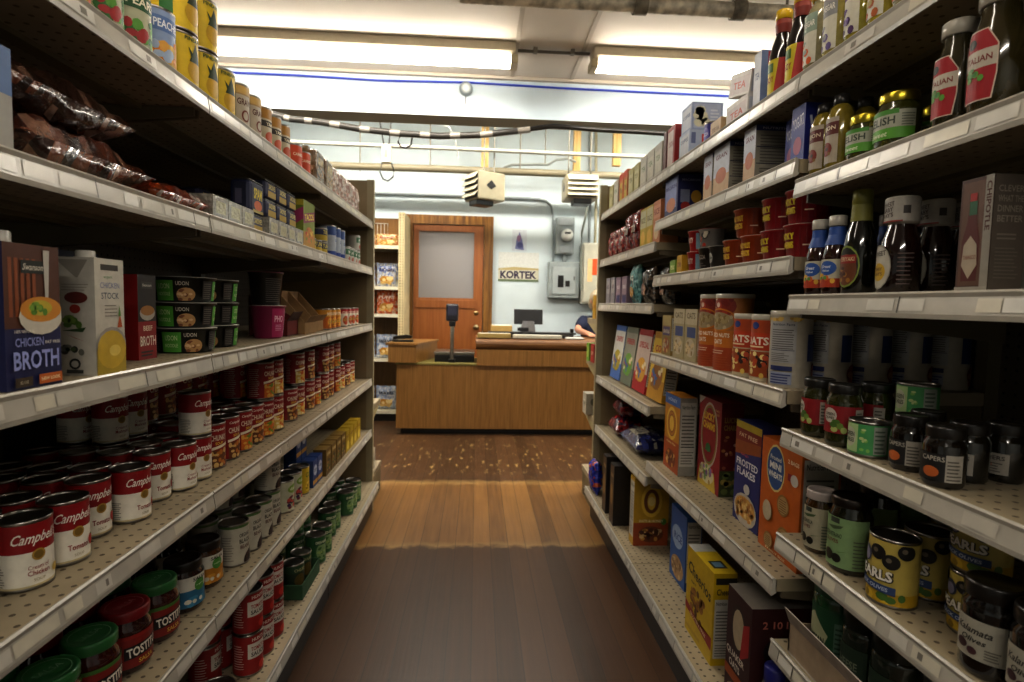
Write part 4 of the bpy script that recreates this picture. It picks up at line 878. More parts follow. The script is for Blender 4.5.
for k, b1, c1, c2, wd in (('lean_blue', '4a6aa8', 'c2c0b8', 'a8962a', 'CRISPIX'), ('lean_grey', '6a7060', '8a8a7c', '6a9a3a', 'FIBER'), ('lean_red', '9c1a20', 'b5a49a', 'c0902a', 'SPECIAL'), ('lean_yellow', 'b0821a', 'c8a83a', '8a5a1c', 'CORN')):
    carton(k, .19, .05, .27, b1, (lambda c1, c2, wd: lambda A, w, h: (A.rect(-w*.5, h*.3, w*.5, h*.9, c1), A.text(wd, 0, h*.75, h*.1, '9c1c1c', w=w*.7, bold=.03), A.ell(0, h*.35, w*.36, h*.2, c2), A.blobs(-w*.3, h*.2, w*.3, h*.5, 22, [c2, 'b8502a', 'd8cba8', '4a6aa0'], .007, .014)))(c1, c2, wd), nut, kind='cereal_box')
# pasta style boxes and upper shelf boxes
def blue_sm(A, w, h): A.rect(-w*.5, 0, w*.5, h*.45, 'b89a78'); A.rect(-w*.5, h*.4, w*.5, h, 'b8bcc8'); A.text('GRAIN', 0, h*.8, h*.1, '6a3a4a', w=w*.7); A.ell(0, h*.4, w*.34, h*.16, 'b06a4a')
def rows(A, w, h): A.rect(-w*.5, 0, w*.5, h, '8a8578'); A.rect(-w*.5, h*.9, w*.5, h, '26305f'); A.text('NUTRITION', 0, h*.95, h*.04, 'c0c0c8', w=w*.7); A.rect(-w*.48, h*.6, w*.48, h*.62, '2a2a3a'); A.rect(-w*.48, h*.3, w*.48, h*.315, '2a2a3a'); A.lines(-w*.4, h*.34, w*.4, h*.86, 9, '5c584f', .35); A.lines(-w*.4, h*.04, w*.4, h*.26, 4, '5c584f', .35)
carton('grain_box', .1, .09, .133, '2a3a86', blue_sm, rows, kind='pasta_box')
carton('grain_tall', .06, .11, .131, '2a3a86', blue_sm, rows, kind='pasta_box')
carton('navy_box', .13, .09, .133, '1c2158', lambda A, w, h: (A.rect(-w*.45, h*.2, w*.4, h*.95, '7a84b0'), A.text('MACARONI', 0, h*.75, h*.1, '2a2a6a', w=w*.8), A.ell(0, h*.3, w*.35, h*.18, 'b87a5a')), lambda A, w, h: (A.text('MACARONI', 0, h*.86, h*.06, '8f94b8', w=w*.7), A.ell(w*.2, h*.45, w*.2, h*.16, 'b0882a'), A.rect(-w*.4, h*.3, -w*.05, h*.62, '7a8098'), A.ell(-w*.2, h*.2, w*.18, h*.12, '9a2a24')), kind='pasta_box')
carton('toll_box', .05, .09, .118, '1f2a80', lambda A, w, h: (A.text('YOGURT', 0, h*.72, h*.2, 'c8c8d8', w=w*.8, bold=.02, rot=.15), A.ell(0, h*.3, w*.3, h*.16, '9a4a6a')), lambda A, w, h: (A.text('100%', 0, h*.72, h*.22, 'c2c6d6', w=w*.76, bold=.03, rot=.15), A.text('FREE', .0, h*.36, h*.1, '9aa0c0', w=w*.36)), kind='pasta_box')
carton('rice_box', .085, .07, .16, 'b0734c', lambda A, w, h: (A.rect(-w*.5, h*.6, w*.5, h*.9, 'c08a6a'), A.text('RICE', 0, h*.75, h*.14, '7a2a1c', w=w*.7), A.ell(0, h*.3, w*.35, h*.2, 'c8b08a')), None, kind='rice_box')
carton('rice_yellow', .08, .06, .16, 'a8901c', lambda A, w, h: (A.rect(-w*.5, h*.5, w*.5, h*.95, 'b0aa84'), A.text('RICE', 0, h*.7, h*.14, '5a4a1c', w=w*.7), A.ell(0, h*.25, w*.35, h*.18, 'c8a03a')), None, kind='rice_box')
carton('cornbread', .11, .07, .06, '5a2a16', lambda A, w, h: A.text('MIX', 0, h*.5, h*.4, 'c8a05a', w=w*.5), None, kind='mix_box')
carton('tea50', .035, .08, .14, '6d7ea0', lambda A, w, h: (A.rect(-w*.5, 0, w*.5, h, 'b8bcc4'), A.text('TEA', 0, h*.6, h*.12, '6a7290', w=w*.6)), lambda A, w, h: (A.rect(-w*.3, h*.76, w*.5, h*.98, '9c2230'), A.text('50', w*.1, h*.87, h*.13, 'ece4dc', w=w*.56, bold=.03), A.rect(-w*.3, h*.05, w*.4, h*.6, '7f8ea8')), kind='tea_box')
carton('white_tea', .12, .09, .058, 'c8c2bc', lambda A, w, h: (A.rect(-w*.45, h*.1, w*.45, h*.8, 'bdb0ae'), A.text('TEA', 0, h*.45, h*.3, 'b8584a', w=w*.6)), lambda A, w, h: (A.rect(-w*.45, h*.08, w*.45, h*.85, 'b0b4be'), A.text('GREEN TEA', 0, h*.5, h*.24, 'b0685c', w=w*.7)), kind='tea_box')
carton('small_beige', .07, .06, .05, 'b59a74', lambda A, w, h: A.text('STEVIA', 0, h*.5, h*.25, '6a4a2c', w=w*.7), None, kind='sweetener_box')
can('purple_tin', .035, .07, [(0, 1, '3a3488')], lambda A, r, h: (A.ell(0, h*.5, .016, h*.3, '6a64b0'), A.text('COCOA', 0, h*.5, h*.16, 'd0cce4', w=.028)), kind='cocoa_tin')
carton('coffee_box', .09, .1, .085, '8590ac', lambda A, w, h: (A.rect(-w*.4, h*.1, w*.4, h*.9, 'a8aebc'), A.text('COFFEE', 0, h*.6, h*.14, '4a547a', w=w*.7)), lambda A, w, h: (A.rect(-w*.44, h*.06, w*.44, h*.94, '9aa2b8'), A.blobs(-w*.3, h*.25, w*.05, h*.75, 6, ['b8b49c'], .012, .018), A.lines(w*.1, h*.2, w*.4, h*.8, 5, 'b8bcc8', .5)), kind='coffee_pod_box', cs={'top': '5a6688'})
carton('coffee_red', .09, .1, .085, '9aa4b8', lambda A, w, h: (A.rect(-w*.4, h*.1, w*.4, h*.9, 'b0b4bc'), A.text('COFFEE', 0, h*.7, h*.14, '4a547a', w=w*.7)), lambda A, w, h: (A.rect(-w*.1, h*.3, w*.45, h*.85, 'b83a24'), A.poly([(-w*.4, h*.1), (w*.2, h*.25), (w*.1, h*.6)], 'a8483a'), A.rect(-w*.44, h*.5, -w*.3, h*.9, '5a6488')), kind='coffee_pod_box')
def redbook(A, w, h): A.rect(-w*.44, h*.1, w*.3, h*.9, 'b5a09a'); A.text('COCOA', 0, h*.6, h*.12, '7a201a', w=w*.6)
carton('red_tall', .075, .075, .15, '8a1c18', redbook, lambda A, w, h: A.rect(-w*.1, h*.05, w*.45, h*.95, '96231c'), kind='cocoa_box')
carton('thin_dark', .03, .08, .15, '5a2a24', None, None, kind='tea_box')
carton('pale_box', .085, .08, .13, 'aaa69a', lambda A, w, h: (A.rect(-w*.4, h*.2, w*.4, h*.8, 'b8b4a4'), A.text('TEA', 0, h*.6, h*.16, '6a7a5a', w=w*.6)), None, kind='tea_box')
carton('pale_green', .075, .07, .125, 'a39c6c', lambda A, w, h: (A.rect(-w*.4, h*.2, w*.4, h*.8, 'b5ae84'), A.text('TEA', 0, h*.6, h*.16, '5a5a2a', w=w*.6)), None, kind='tea_box')
carton('orange_tea', .065, .065, .14, 'b86a34', lambda A, w, h: (A.rect(-w*.3, h*.1, w*.3, h*.7, 'b8a03a'), A.rect(-w*.5, h*.8, w*.5, h, 'c04a24'), A.text('TEA', 0, h*.45, h*.16, '6a2a1a', w=w*.5)), None, kind='tea_box')
bag('red_bag', .1, .18, .06, ['6a1418', '8a2420', '4a0e10', '9a4a3a'], 21, kind='snack_bag', stand=True, art=lambda A, w, h: (A.rect(-w*.3, h*.45, w*.3, h*.62, 'b8a898'), A.text('CHIPS', 0, h*.53, h*.1, '5a1412', w=w*.5)))
bag('red_small', .085, .14, .05, ['8a1c1c', 'a0302a', '5a1010', 'a07a6a'], 22, kind='snack_bag', stand=True)
bag('teal_bag', .11, .17, .05, ['4a7a7c', '5f9496', '3a6466', '7aa8a4'], 23, kind='snack_bag', stand=True, art=lambda A, w, h: (A.ell(0, h*.3, w*.3, h*.14, 'b08a4a'), A.text('RICE', 0, h*.65, h*.12, 'd8d8cc', w=w*.5)))
bag('dark_bag', .12, .15, .06, ['1c1a14', '2a241c', '10100c', '5a4a3a'], 24, kind='snack_bag', stand=True, art=lambda A, w, h: (A.ell(0, h*.4, w*.24, h*.16, '8a6a5a'), A.blobs(-w*.2, h*.3, w*.2, h*.5, 8, ['a88a7a', '6a2a24'], .006, .012)))
carton('grey_box', .08, .05, .13, '807c80', lambda A, w, h: (A.rect(-w*.4, h*.4, w*.4, h*.9, '9a9494'), A.text('RICE', 0, h*.65, h*.14, '4a3a44', w=w*.6)), None, kind='cookie_box')
carton('mauve_box', .09, .05, .125, '7a6674', lambda A, w, h: (A.rect(-w*.4, h*.35, w*.4, h*.9, '94808a'), A.rect(-w*.3, h*.05, w*.4, h*.32, '2c2a5c'), A.text('OREO', 0, h*.62, h*.14, 'd0c8cc', w=w*.6)), None, kind='cookie_box')
bag('blue_bag', .3, .2, .09, ['15183c', '1c2150', '101230', '2c3468', '8a8678'], 31, kind='granola_bag', art=lambda A, w, d: (A.rect(-w*.2, d*.1, w*.2, d*.4, 'a8a08c'), A.text('GRANOLA', 0, d*.25, d*.14, '2a2a5c', w=w*.34)))
bag('red_lying', .2, .16, .09, ['6a1616', '8a2420', '4a1010', '2a1a3c'], 32, kind='granola_bag')
bag('blue_stand', .12, .17, .06, ['1c2a8a', '2438a8', '16206a', 'a8482a'], 33, kind='snack_bag', stand=True)
# olive shelf
def ol_art(c, w1, w2):
    def f(A, r, h):
        A.rect(-r*1.7, h*.08, r*1.7, h*.74, c); A.rect(-r*.2, h*.66, r*.3, h*.73, '3a4034'); A.poly([(-.016, h*.6), (.018, h*.64), (.014, h*.6), (.0, h*.57)], '4a5a3a'); A.text(w1, -.004, h*.5, h*.06, '3a4030', w=r*1.1, bold=.01); A.text(w2, -.004, h*.42, h*.05, '6a2a2a', w=r*.8, bold=.01); A.ell(-.008, h*.22, r*.28, h*.075, '2a2416'); A.ell(.008, h*.2, r*.24, h*.06, '1c1a10'); A.poly([(.006, h*.27), (.03, h*.32), (.012, h*.29)], '4a6a34'); A.lines(r*.95, h*.12, r*1.5, h*.5, 8, '5a6450', .35)
    return f
jar('olive_green', .036, .138, '1c1c0e', '4a4440', bands=(), art=ol_art('7f9a6c', 'CASTELVETRANO', 'OLIVES'), kind='olive_jar', lidr=.94, lidmat='tin')
jar('olive_white', .029, .122, '3a2408', 'a59a94', bands=(), art=ol_art('a09a84', 'MANZANILLA', 'OLIVES'), kind='olive_jar', lidr=.95)
def pearl_art(A, r, h):
    A.rect(-.07, 0, .07, h*.22, 'b08e1c'); A.blobs(-.05, h*.03, .05, h*.2, 14, ['c8a62a', '8a701c', '4a6a2a'], .005, .01)
    A.ell(-.012, h*.7, .013, h*.13, '3a3f50'); A.ell(-.012, h*.68, .009, h*.09, '8a86a0')
    for x, y in ((.012, .78), (.032, .68), (-.038, .82), (.052, .85)): A.ell(x, h*y, .0125, h*.11, '16120e'); A.ell(x-.003, h*(y+.02), .004, h*.035, '6a6050')
    A.text('PEARLS', .004, h*.46, h*.17, '14110c', w=.066, bold=.09); A.text('PEARLS', .004, h*.465, h*.155, 'ddd8cc', w=.062, bold=.04)
    A.poly([(-.036, h*.36), (.04, h*.32), (.04, h*.2), (-.036, h*.26)], '30446c'); A.text('BLACK OLIVES', .002, h*.28, h*.055, 'b0b8c8', w=.056, rot=-.05)
can('pearls', .0365, .112, [(0, .22, 'b5941f'), (.22, 1, 'b7a453')], pearl_art, kind='black_olive_can', top='7a7772')
can('pearls_low', .0365, .0935, [(0, .22, 'b5941f'), (.22, 1, 'b7a453')], pearl_art, kind='black_olive_can', top='7a7772')
jar('kalamata', .0345, .125, '120d0a', '17130f', bands=(), art=lambda A, r, h: (A.rect(-.034, h*.2, .03, h*.62, '9c988a'), A.text('Kalamata', -.006, h*.5, h*.075, '2c2824', w=.044, sh=.3), A.text('Olives', -.006, h*.4, h*.06, '2c2824', w=.03, sh=.3), A.ell(-.02, h*.32, .008, h*.05, '3a2024'), A.ell(-.006, h*.28, .006, h*.04, '4a2c30'), A.lines(.008, h*.24, .026, h*.36, 4, '5a564c', .4)), kind='olive_jar', lidr=.95, lidh=.02, shoulder=.84)
bottle('parmesan', .042, .19, [(.95, 0), (1, .02), (1, .74), (.95, .78), (.9, .79)], '24502c', '1c5a34', .79, [(.96, .785), (.99, .79), (.99, .98), (.95, 1), (0, 1)], lambda A, r, h: (A.rect(-.05, h*.06, .05, h*.68, '1f4a2c'), A.poly([(-.04, h*.1), (.0, h*.05), (.022, h*.4), (-.01, h*.6), (-.04, h*.5)], 'a8a886'), A.text('PARMESAN', -.01, h*.33, h*.07, '1c2a1c', w=.05, bold=.03), A.rect(.032, h*.08, .062, h*.56, '55705c'), A.lines(.034, h*.1, .06, h*.54, 9, '26402c', .4)), kind='cheese_shaker')
bottle('dark_shaker', .038, .165, [(.95, 0), (1, .02), (1, .74), (.95, .78), (.9, .79)], '1a2418', '141a14', .79, [(.96, .785), (.99, .79), (.99, .98), (.95, 1), (0, 1)], lambda A, r, h: (A.rect(-.04, h*.1, .04, h*.6, '2a3a2a'), A.text('CHEESE', 0, h*.4, h*.09, '7a806a', w=.05)), kind='cheese_shaker')
bottle('blue_capped', .03, .19, [(.95, 0), (1, .02), (1, .7), (.8, .8), (.7, .82)], '6a6460', '2a2c78', .82, [(.72, .8), (.76, .81), (.76, .98), (.7, 1), (0, 1)], None, kind='syrup_bottle')
# chips on the far shelf unit and endcap goods
for k, cs, wd, tc, sd in (('chip_blue', ['a5aec2', 'b9bdc4', '7a86b0', 'c8c8c4', 'a8a298'], 'RIDGES', '2c2a5c', 41), ('chip_orange', ['c0562c', 'd27a4a', 'a8431f', 'c9a08a'], 'PUFFS', 'f0dcc8', 42), ('chip_white', ['b0b6c2', 'a0acc4', 'c4c6c8', '8a96b0'], 'WAVES', '2a2a34', 43), ('chip_tan', ['c8aa6c', 'd2bc8c', 'b8905a', 'c8784a'], 'SNACK', '7a3a24', 44)):
    bag(k, .2, .225 if k != 'chip_tan' else .12, .07, cs, sd, kind='chip_bag', stand=True, rough=.08, art=(lambda wd, tc, k: lambda A, w, h: (A.text(wd, 0, h*.72, h*.13, tc, w=w*.72, bold=.03, sh=.2), A.ell(0, h*.3, w*.3, h*.16, 'c8a05a' if k != 'chip_orange' else 'd8843a'), A.blobs(-w*.24, h*.2, w*.24, h*.42, 14, ['d2b070', 'b8863a', 'e0c890'], .014, .026)))(wd, tc, k))
carton('end_green', .07, .09, .1, '6a9a34', lambda A, w, h: A.rect(-w*.4, h*.2, w*.4, h*.8, '9ab04a'), lambda A, w, h: (A.rect(-w*.4, h*.1, 0, h*.7, 'a8b060'), A.rect(w*.05, h*.1, w*.4, h*.8, '8a2020')), kind='candy_box')
carton('end_white', .1, .1, .12, 'aba595', lambda A, w, h: A.text('WRAP', 0, h*.5, h*.2, '4a5a4a', w=w*.6), lambda A, w, h: A.ell(0, h*.6, w*.25, h*.2, '6a6a5a'), kind='foil_box')
carton('end_red', .09, .08, .1, '9a2a24', lambda A, w, h: A.text('CANDY', 0, h*.5, h*.2, 'd8c0a0', w=w*.7), None, kind='candy_box')
carton('end_yellow', .07, .07, .13, 'b8901c', lambda A, w, h: A.text('HONEY', 0, h*.5, h*.15, '7a3a1c', w=w*.7), None, kind='candy_box')
# ------------------------------------------------------------------ the room
CEIL = 2.655
def struct(name, mb, mat, uvp=None):
    o = mb.build(name, mat, None, None, uvp); o['kind'] = 'structure'; return o
XW = 3.3; YB = 6.0; YN = -3.2; YBM_ = 3.9
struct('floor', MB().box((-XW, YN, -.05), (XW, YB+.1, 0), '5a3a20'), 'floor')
CB = 3.02
cm = MB(); cm.box((-XW, YN, CEIL), (XW, YBM_+.2, CEIL+.06), 'd9d2c8')
struct('ceiling', cm, 'ceil')
cm = MB(); cm.box((-XW, YBM_, CB), (XW, YB+.1, CB+.06), 'd9d9d4'); cm.box((-XW, YBM_+.14, CEIL+.06), (XW, YBM_+.2, CB), 'cfd8dc')
struct('ceiling', cm, 'ceil')
bw = MB(); WALLC = 'cfdade'
bw.box((-XW, YB, 0), (XW, YB+.1, CB), WALLC); struct('wall_back', bw, 'wall')
struct('wall_left', MB().box((-XW-.1, YN, 0), (-XW, YB+.1, CB), 'b9c3c4'), 'wall')
struct('wall_right', MB().box((XW, YN, 0), (XW+.1, YB+.1, CB), 'b9c3c4'), 'wall')
struct('wall_front', MB().box((-XW, YN-.1, 0), (XW, YN, CEIL), 'a9aca8'), 'wall')
# dropped beam across the aisle
YBM = 3.9
zb = at(476, 117, Y=YBM).z
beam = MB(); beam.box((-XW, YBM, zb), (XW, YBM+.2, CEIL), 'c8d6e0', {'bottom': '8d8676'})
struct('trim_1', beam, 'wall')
# ceiling seams (battens between ceiling boards)
for i, (lo, hi) in enumerate((((at(521, 20, Z=CEIL).x-.012, 1.0, CEIL-.006), (at(521, 20, Z=CEIL).x+.012, YBM, CEIL)), ((-XW, YBM-.03, CEIL-.02), (XW, YBM, CEIL)), ((at(588, 40, Z=CEIL).x-.012, 1.0, CEIL-.006), (at(588, 40, Z=CEIL).x+.012, YBM, CEIL)))):
    struct('trim_%d' % (i+2), MB().box(lo, hi, 'c4bcb0'), 'ceil')

# ------------------------------------------------------------------ back wall: door
def P(u, v, Y): return at(u, v, Y=Y)
dl, dr = P(404, 300, YB).x, P(492, 300, YB).x
dt = P(448, 216, YB).z
fw = P(413, 300, YB).x - dl
door = bpy.data.objects.new('door_1', None); COL.objects.link(door); door.location = ((dl+dr)/2, YB-.02, 0); door['kind'] = 'structure'
d = MB(); d.box((dl, YB-.05, 0), (dl+fw, YB-.001, dt-fw), '6b4a1c'); d.box((dr-fw, YB-.05, 0), (dr, YB-.001, dt-fw), '6b4a1c'); d.box((dl, YB-.052, dt-fw), (dr, YB, dt), '6b4a1c'); d.build('door_casing', 'casing', door)
gl, gr = P(419, 260, YB).x, P(474, 260, YB).x; gt, gb = P(446, 232, YB).z, P(446, 298, YB).z
l0, l1, lt = dl+fw+.005, dr-fw-.005, dt-fw-.005
d = MB(); yf, yk = YB-.035, YB-.002
d.box((l0, yf, 0), (gl, yk, lt), '8a4a1a'); d.box((gr, yf, 0), (l1, yk, lt), '8a4a1a'); d.box((gl, yf, gt), (gr, yk, lt), '8a4a1a'); d.box((gl, yf, 0), (gr, yk, gb), '8a4a1a')
mz0, mz1 = P(446, 308, YB).z, P(446, 300, YB).z
d.bbox((gl-.03, yf-.015, mz0), (gr+.03, yf, mz1), '8a4a1a', .004)
d.build('door_leaf', 'doorwood', door)
d = MB(); d.box((gl, YB-.014, gb), (gr, YB-.01, gt), 'b0b0b0'); d.build('pane', 'pane', door)
bl = MB()
for i in range(14):
    z = gb + (gt-gb)*(i+.5)/14; bl.box((gl+.005, YB-.006, z-(gt-gb)/30), (gr-.06, YB-.003, z+(gt-gb)/30), ['8f8583', '9a908c', '857b7a'][i % 3])
bl.box((gr-.05, YB-.006, gb), (gr-.002, YB-.003, gt), '6a6f6e')
bl.build('blind', 'paper', door)
k = MB(); kp = P(476, 327, YB); k.lathe([(.02, 0), (.024, .004), (.012, .008), (.012, .03), (.027, .04), (.03, .055), (.022, .066), (.0005, .068)], 'b0a080', 16)
k.xf(Matrix.Translation((kp.x, yf, kp.z)) @ Matrix.Rotation(pi/2, 4, 'X')); k.build('door_handle', 'tin', door)
k = MB(); kp = P(476, 313, YB); k.lathe([(.026, 0), (.026, .008), (.018, .014), (.0005, .015)], 'b09a70', 16)
k.xf(Matrix.Translation((kp.x, yf, kp.z)) @ Matrix.Rotation(pi/2, 4, 'X')); k.build('deadbolt', 'tin', door)

def flat_poster(name, kind_label, cat, u0, v0, u1, v1, art, base):
    a, b = P(u0, v1, YB), P(u1, v0, YB); w, hh = b.x-a.x, b.z-a.z
    m = MB(); m.box((a.x, YB-.006, a.z), (b.x, YB-.001, b.z), base)
    A = Art(); art(A, w, hh); A.emit(m, lambda x, y, o: (a.x+w/2+x, YB-.006-o, a.z+y))
    o = m.build(name, 'paper', None, ((a.x+b.x)/2, YB-.001, a.z)); tag(o, kind_label, cat); return o
flat_poster('wall_picture', 'small white picture of a blue figure above the long banner', 'picture', 512, 230, 527, 251, lambda A, w, h: (A.poly([(-w*.3, h*.1), (w*.32, h*.05), (w*.2, h*.5), (-.0, h*.9), (-w*.2, h*.55)], '6f74a0'), A.ell(-w*.05, h*.6, w*.14, h*.16, '8a6a8a'), A.ell(w*.05, h*.28, w*.22, h*.14, '4a4f80')), 'c6cdd4')
def banner(A, w, h):
    A.rect(-w*.5, 0, w*.5, h*.4, 'c9c6b4'); A.poly([(-w*.5, h*.44), (-w*.1, h*.5), (w*.5, h*.46), (w*.5, h*.4), (-w*.5, h*.38)], 'b8a878')
    A.text('KORTEK', 0, h*.23, h*.27, '3a3048', w=w*.9, bold=.04); A.rect(-w*.5, 0, w*.5, h*.07, '6a7a5a')
flat_poster('wall_banner', 'wide paper banner with dark figures low on the pale blue wall', 'banner', 498, 253, 539, 281, banner, 'd4d6d2')

# electric meter, breaker panel and tall cabinet, conduits
def rect_on(u0, v0, u1, v1, Y): a, b = P(u0, v1, Y), P(u1, v0, Y); return a.x, a.z, b.x, b.z
def wall_box(name, label, cat, uv, depth, col, parts):
    x0, z0, x1, z1 = rect_on(*uv, YB-depth)
    t = thing(name, label, cat, ((x0+x1)/2, YB, z0))
    m = MB(); m.bbox((x0, YB-depth, z0), (x1, YB-.001, z1), col, .012); m.build('housing', 'paint', t)
    parts(t, x0, z0, x1, z1, YB-depth); return t
def meter_parts(t, x0, z0, x1, z1, y):
    cx, cz = (x0+x1)/2+.01, z0+(z1-z0)*.5; r = (x1-x0)*.33
    m = MB(); m.lathe([(r*1.15, 0), (r*1.15, .02), (r, .03), (r*.95, .07), (r*.7, .09), (.0005, .095)], ['8f9698', '8f9698', 'c8ccc8', 'd2d4ce', 'd8d8d2'], 24)
    m.xf(Matrix.Translation((cx, y, cz)) @ Matrix.Rotation(pi/2, 4, 'X')); m.build('meter_dial', 'gloss', t)
    m = MB(); A = Art(); A.rect(-r*.5, r*.1, r*.5, r*.4, '2a2a2a'); A.emit(m, lambda x, yy, o: (cx+x, y-.096-o, cz+yy)); m.build('register', 'paper', t)
    m = MB(); m.bbox((x0+.02, y-.012, z1-(z1-z0)*.25), (x1-.02, y, z1-.02), '8a9091', .005); m.build('cover_plate', 'paint', t)
    m = MB(); m.bbox((x0+.03, y-.012, z0+.015), (x1-.03, y, z0+(z1-z0)*.22), '8a9091', .005); m.build('cover_plate', 'paint', t)
    m = MB(); m.tube([((x0+x1)/2, YB-.05, z0+.002), ((x0+x1)/2, YB-.05, P(565, 262, YB).z)], .025, '7d8485', 10); m.build('nipple', 'paint', t)
wall_box('electric_meter', 'grey electric meter box with round dial above the breaker panel', 'electric meter', (556, 217, 575, 254), .1, '929a9b', meter_parts)
def panel_parts(t, x0, z0, x1, z1, y):
    w, h = x1-x0, z1-z0
    m = MB(); m.bbox((x0+w*.12, y-.012, z0+h*.1), (x1-w*.12, y, z1-h*.14), 'a3aaaa', .006); m.build('door', 'paint', t)
    m = MB(); m.box((x0+w*.3, y-.018, z0+h*.3), (x0+w*.48, y-.011, z0+h*.62), '1d1d1d'); m.box((x0+w*.54, y-.018, z0+h*.32), (x0+w*.68, y-.011, z0+h*.48), '24211e'); m.build('breaker_switch', 'gloss', t)
    m = MB(); m.box((x1-w*.2, y-.02, z0+h*.5), (x1-w*.16, y-.011, z0+h*.6), '6a6a66'); m.build('latch', 'paint', t)
wall_box('breaker_panel', 'grey breaker panel with two dark switches below the electric meter', 'breaker panel', (548, 262, 580, 298), .12, '98a0a0', panel_parts)
def cab_parts(t, x0, z0, x1, z1, y):
    m = MB(); m.bbox((x0+.015, y-.01, z0+.02), (x1-.03, y, z1-.02), 'b8b6a6', .005); m.build('door', 'paint', t)
    a, b = P(592, 275, y).x, P(597, 260, y).x; za, zb_ = P(594, 275, y).z, P(594, 259, y).z
    m = MB(); m.box((a, y-.014, za), (b, y-.01, zb_), 'd0561c'); m.box((a-.05, y-.0125, za-.07), (a, y-.01, zb_), 'd8b88a'); m.build('warning_sticker', 'paper', t)
wall_box('electric_cabinet', 'tall beige metal cabinet with orange sticker beside the breaker panel', 'electric cabinet', (581, 243, 606, 304), .16, 'b0afa2', cab_parts)

def pipe_thing(name, label, pts, r, col, mat='galv', cat='pipe', extra=None, n=10):
    m = MB(); m.tube(pts, r, col, n)
    o = m.build(name, mat, None, tuple(pts[0])); tag(o, label, cat)
    if extra: extra(o)
    return o
Yc = YB-.03
def L(pts, Y): return [tuple(P(u, v, Y)) for u, v in pts]
pipe_thing('conduit', 'thin grey conduit running over the door and down to the breaker panel', L([(330, 192), (380, 193.5), (460, 196), (538, 199), (546, 201), (551, 206), (553, 215), (553, 240), (553, 262)], Yc), .012, '8a9294', 'paint', 'conduit')
Yp = 5.55
def hangers(us, Y, v, ztop):
    def f(o):
        for u in us:
            p = P(u, v, Y); m = MB(); m.tube([(p.x, Y, p.z), (p.x, Y, ztop)], .006, '8f8a7c', 8); m.build('pipe_hanger_rod', 'paint', o)
    return f
def ceiling_clips(xs, Y, z):
    def f(o):
        for x in xs:
            m = MB(); m.bbox((x-.012, Y-.018, z), (x+.012, Y+.018, CEIL-.0005), '8a867c', .003); m.build('ceiling_clip', 'paint', o)
    return f
pipe_thing('water_pipe', 'thick beige pipe crossing above the two hanging heaters', L([(300, 163.7), (346, 166), (440, 169), (520, 172), (608, 175.5), (660, 177.3)], Yp), .034, '8a826c', 'paint', extra=hangers((360, 430, 520, 590), Yp, 171, CB))
pipe_thing('sprinkler_pipe', 'slim white pipe high on the wall above the thick beige pipe', L([(270, 141), (340, 144), (450, 148.5), (560, 153.5), (650, 157)], 5.2), .018, 'aeaca0', 'paint')
pipe_thing('bent_conduit', 'curved grey conduit looping between the two wooden hangers', L([(500, 172), (505, 167), (512, 165), (530, 164.5), (548, 164.5), (556, 160), (568, 158.5), (576, 162)], 5.65), .012, '8d918c', 'paint', 'conduit', extra=hangers((520, 545), 5.65, 164.5, CB))
for i, (u, lab) in enumerate(((590, 'grey conduit dropping beside the right heater into the cabinet'), (596, 'beige conduit dropping behind the right heater into the cabinet'))):
    pipe_thing('drop_conduit', lab, L([(u, 132), (u, 205), (u-1, 244)], Yc-.03-.03*i), .014, ['7d8485', 'b0a98e'][i], 'paint', 'conduit')
pipe_thing('flexible_conduit', 'grey flexible conduit slanting down beside the electric meter', L([(588, 200), (586, 215), (582, 232), (581, 252), (581, 290)], YB-.185), .011, '84897f', 'paint', 'conduit')
# thick insulated pipe under the ceiling near the camera
Y0 = 2.62
zpp = P(640, 5, Y0)
pp = [(x, Y0, zpp.z) for x in (-.1, .6, 1.2, 1.8, 2.6)]
def collar(o):
    for u in (738, 640):
        x = P(u, 10, Y0).x; m = MB(); m.tube([(x-.03, Y0, zpp.z), (x+.03, Y0, zpp.z)], .043, '8f897c', 14); m.build('pipe_collar', 'galv', o)
    for x in (.3, 1.4):
        m = MB(); m.tube([(x, Y0, zpp.z), (x, Y0, CEIL)], .006, '8f8a7c', 8); m.build('pipe_hanger_rod', 'paint', o)
pipe_thing('overhead_pipe', 'mottled grey pipe running under the ceiling nearest the camera', pp, .034, 'd8d2c4', 'galv', extra=collar, n=14)
# taped cable bundle drooping along the beam
Yw = YBM-.06
bund = L([(268, 113), (290, 119), (320, 122), (360, 129), (400, 133.5), (440, 136), (480, 135), (530, 129.5)], Yw)
seg = []
for a, b in zip(bund[:-1], bund[1:]):
    for k in range(4): seg.append(tuple(a[i]+(b[i]-a[i])*k/4 for i in range(3)))
seg.append(bund[-1])
rd = random.Random(4)
cols = [('3f3d3a' if (i % 3) else '8f8b84') for i in range(len(seg)-1)]
m = MB(); m.tube(seg, .021, '45423e', 10, cols); o = m.build('cable_bundle', 'gloss', None, seg[0]); tag(o, 'dark cable bundle with silver tape bands sagging below the beam', 'cable bundle')
pipe_thing('black_cable', 'black cable continuing from the taped bundle along the beam underside', L([(530, 129), (553, 126), (600, 130), (640, 132), (700, 136)], Yw+.02), .016, '1c1a18', 'gloss', 'cable')
pipe_thing('blue_cable', 'bright blue cable clipped along the top of the pale beam', L([(180, 70), (230, 72.5), (290, 75), (340, 78), (380, 80.5), (470, 82.5), (560, 88), (640, 92), (760, 97.5)], YBM-.008), .007, '3a4fc4', 'gloss', 'cable')
for u in (238, 275, 310, 350, 390, 430, 500, 526, 555, 582, 608, 636, 664, 700): pass
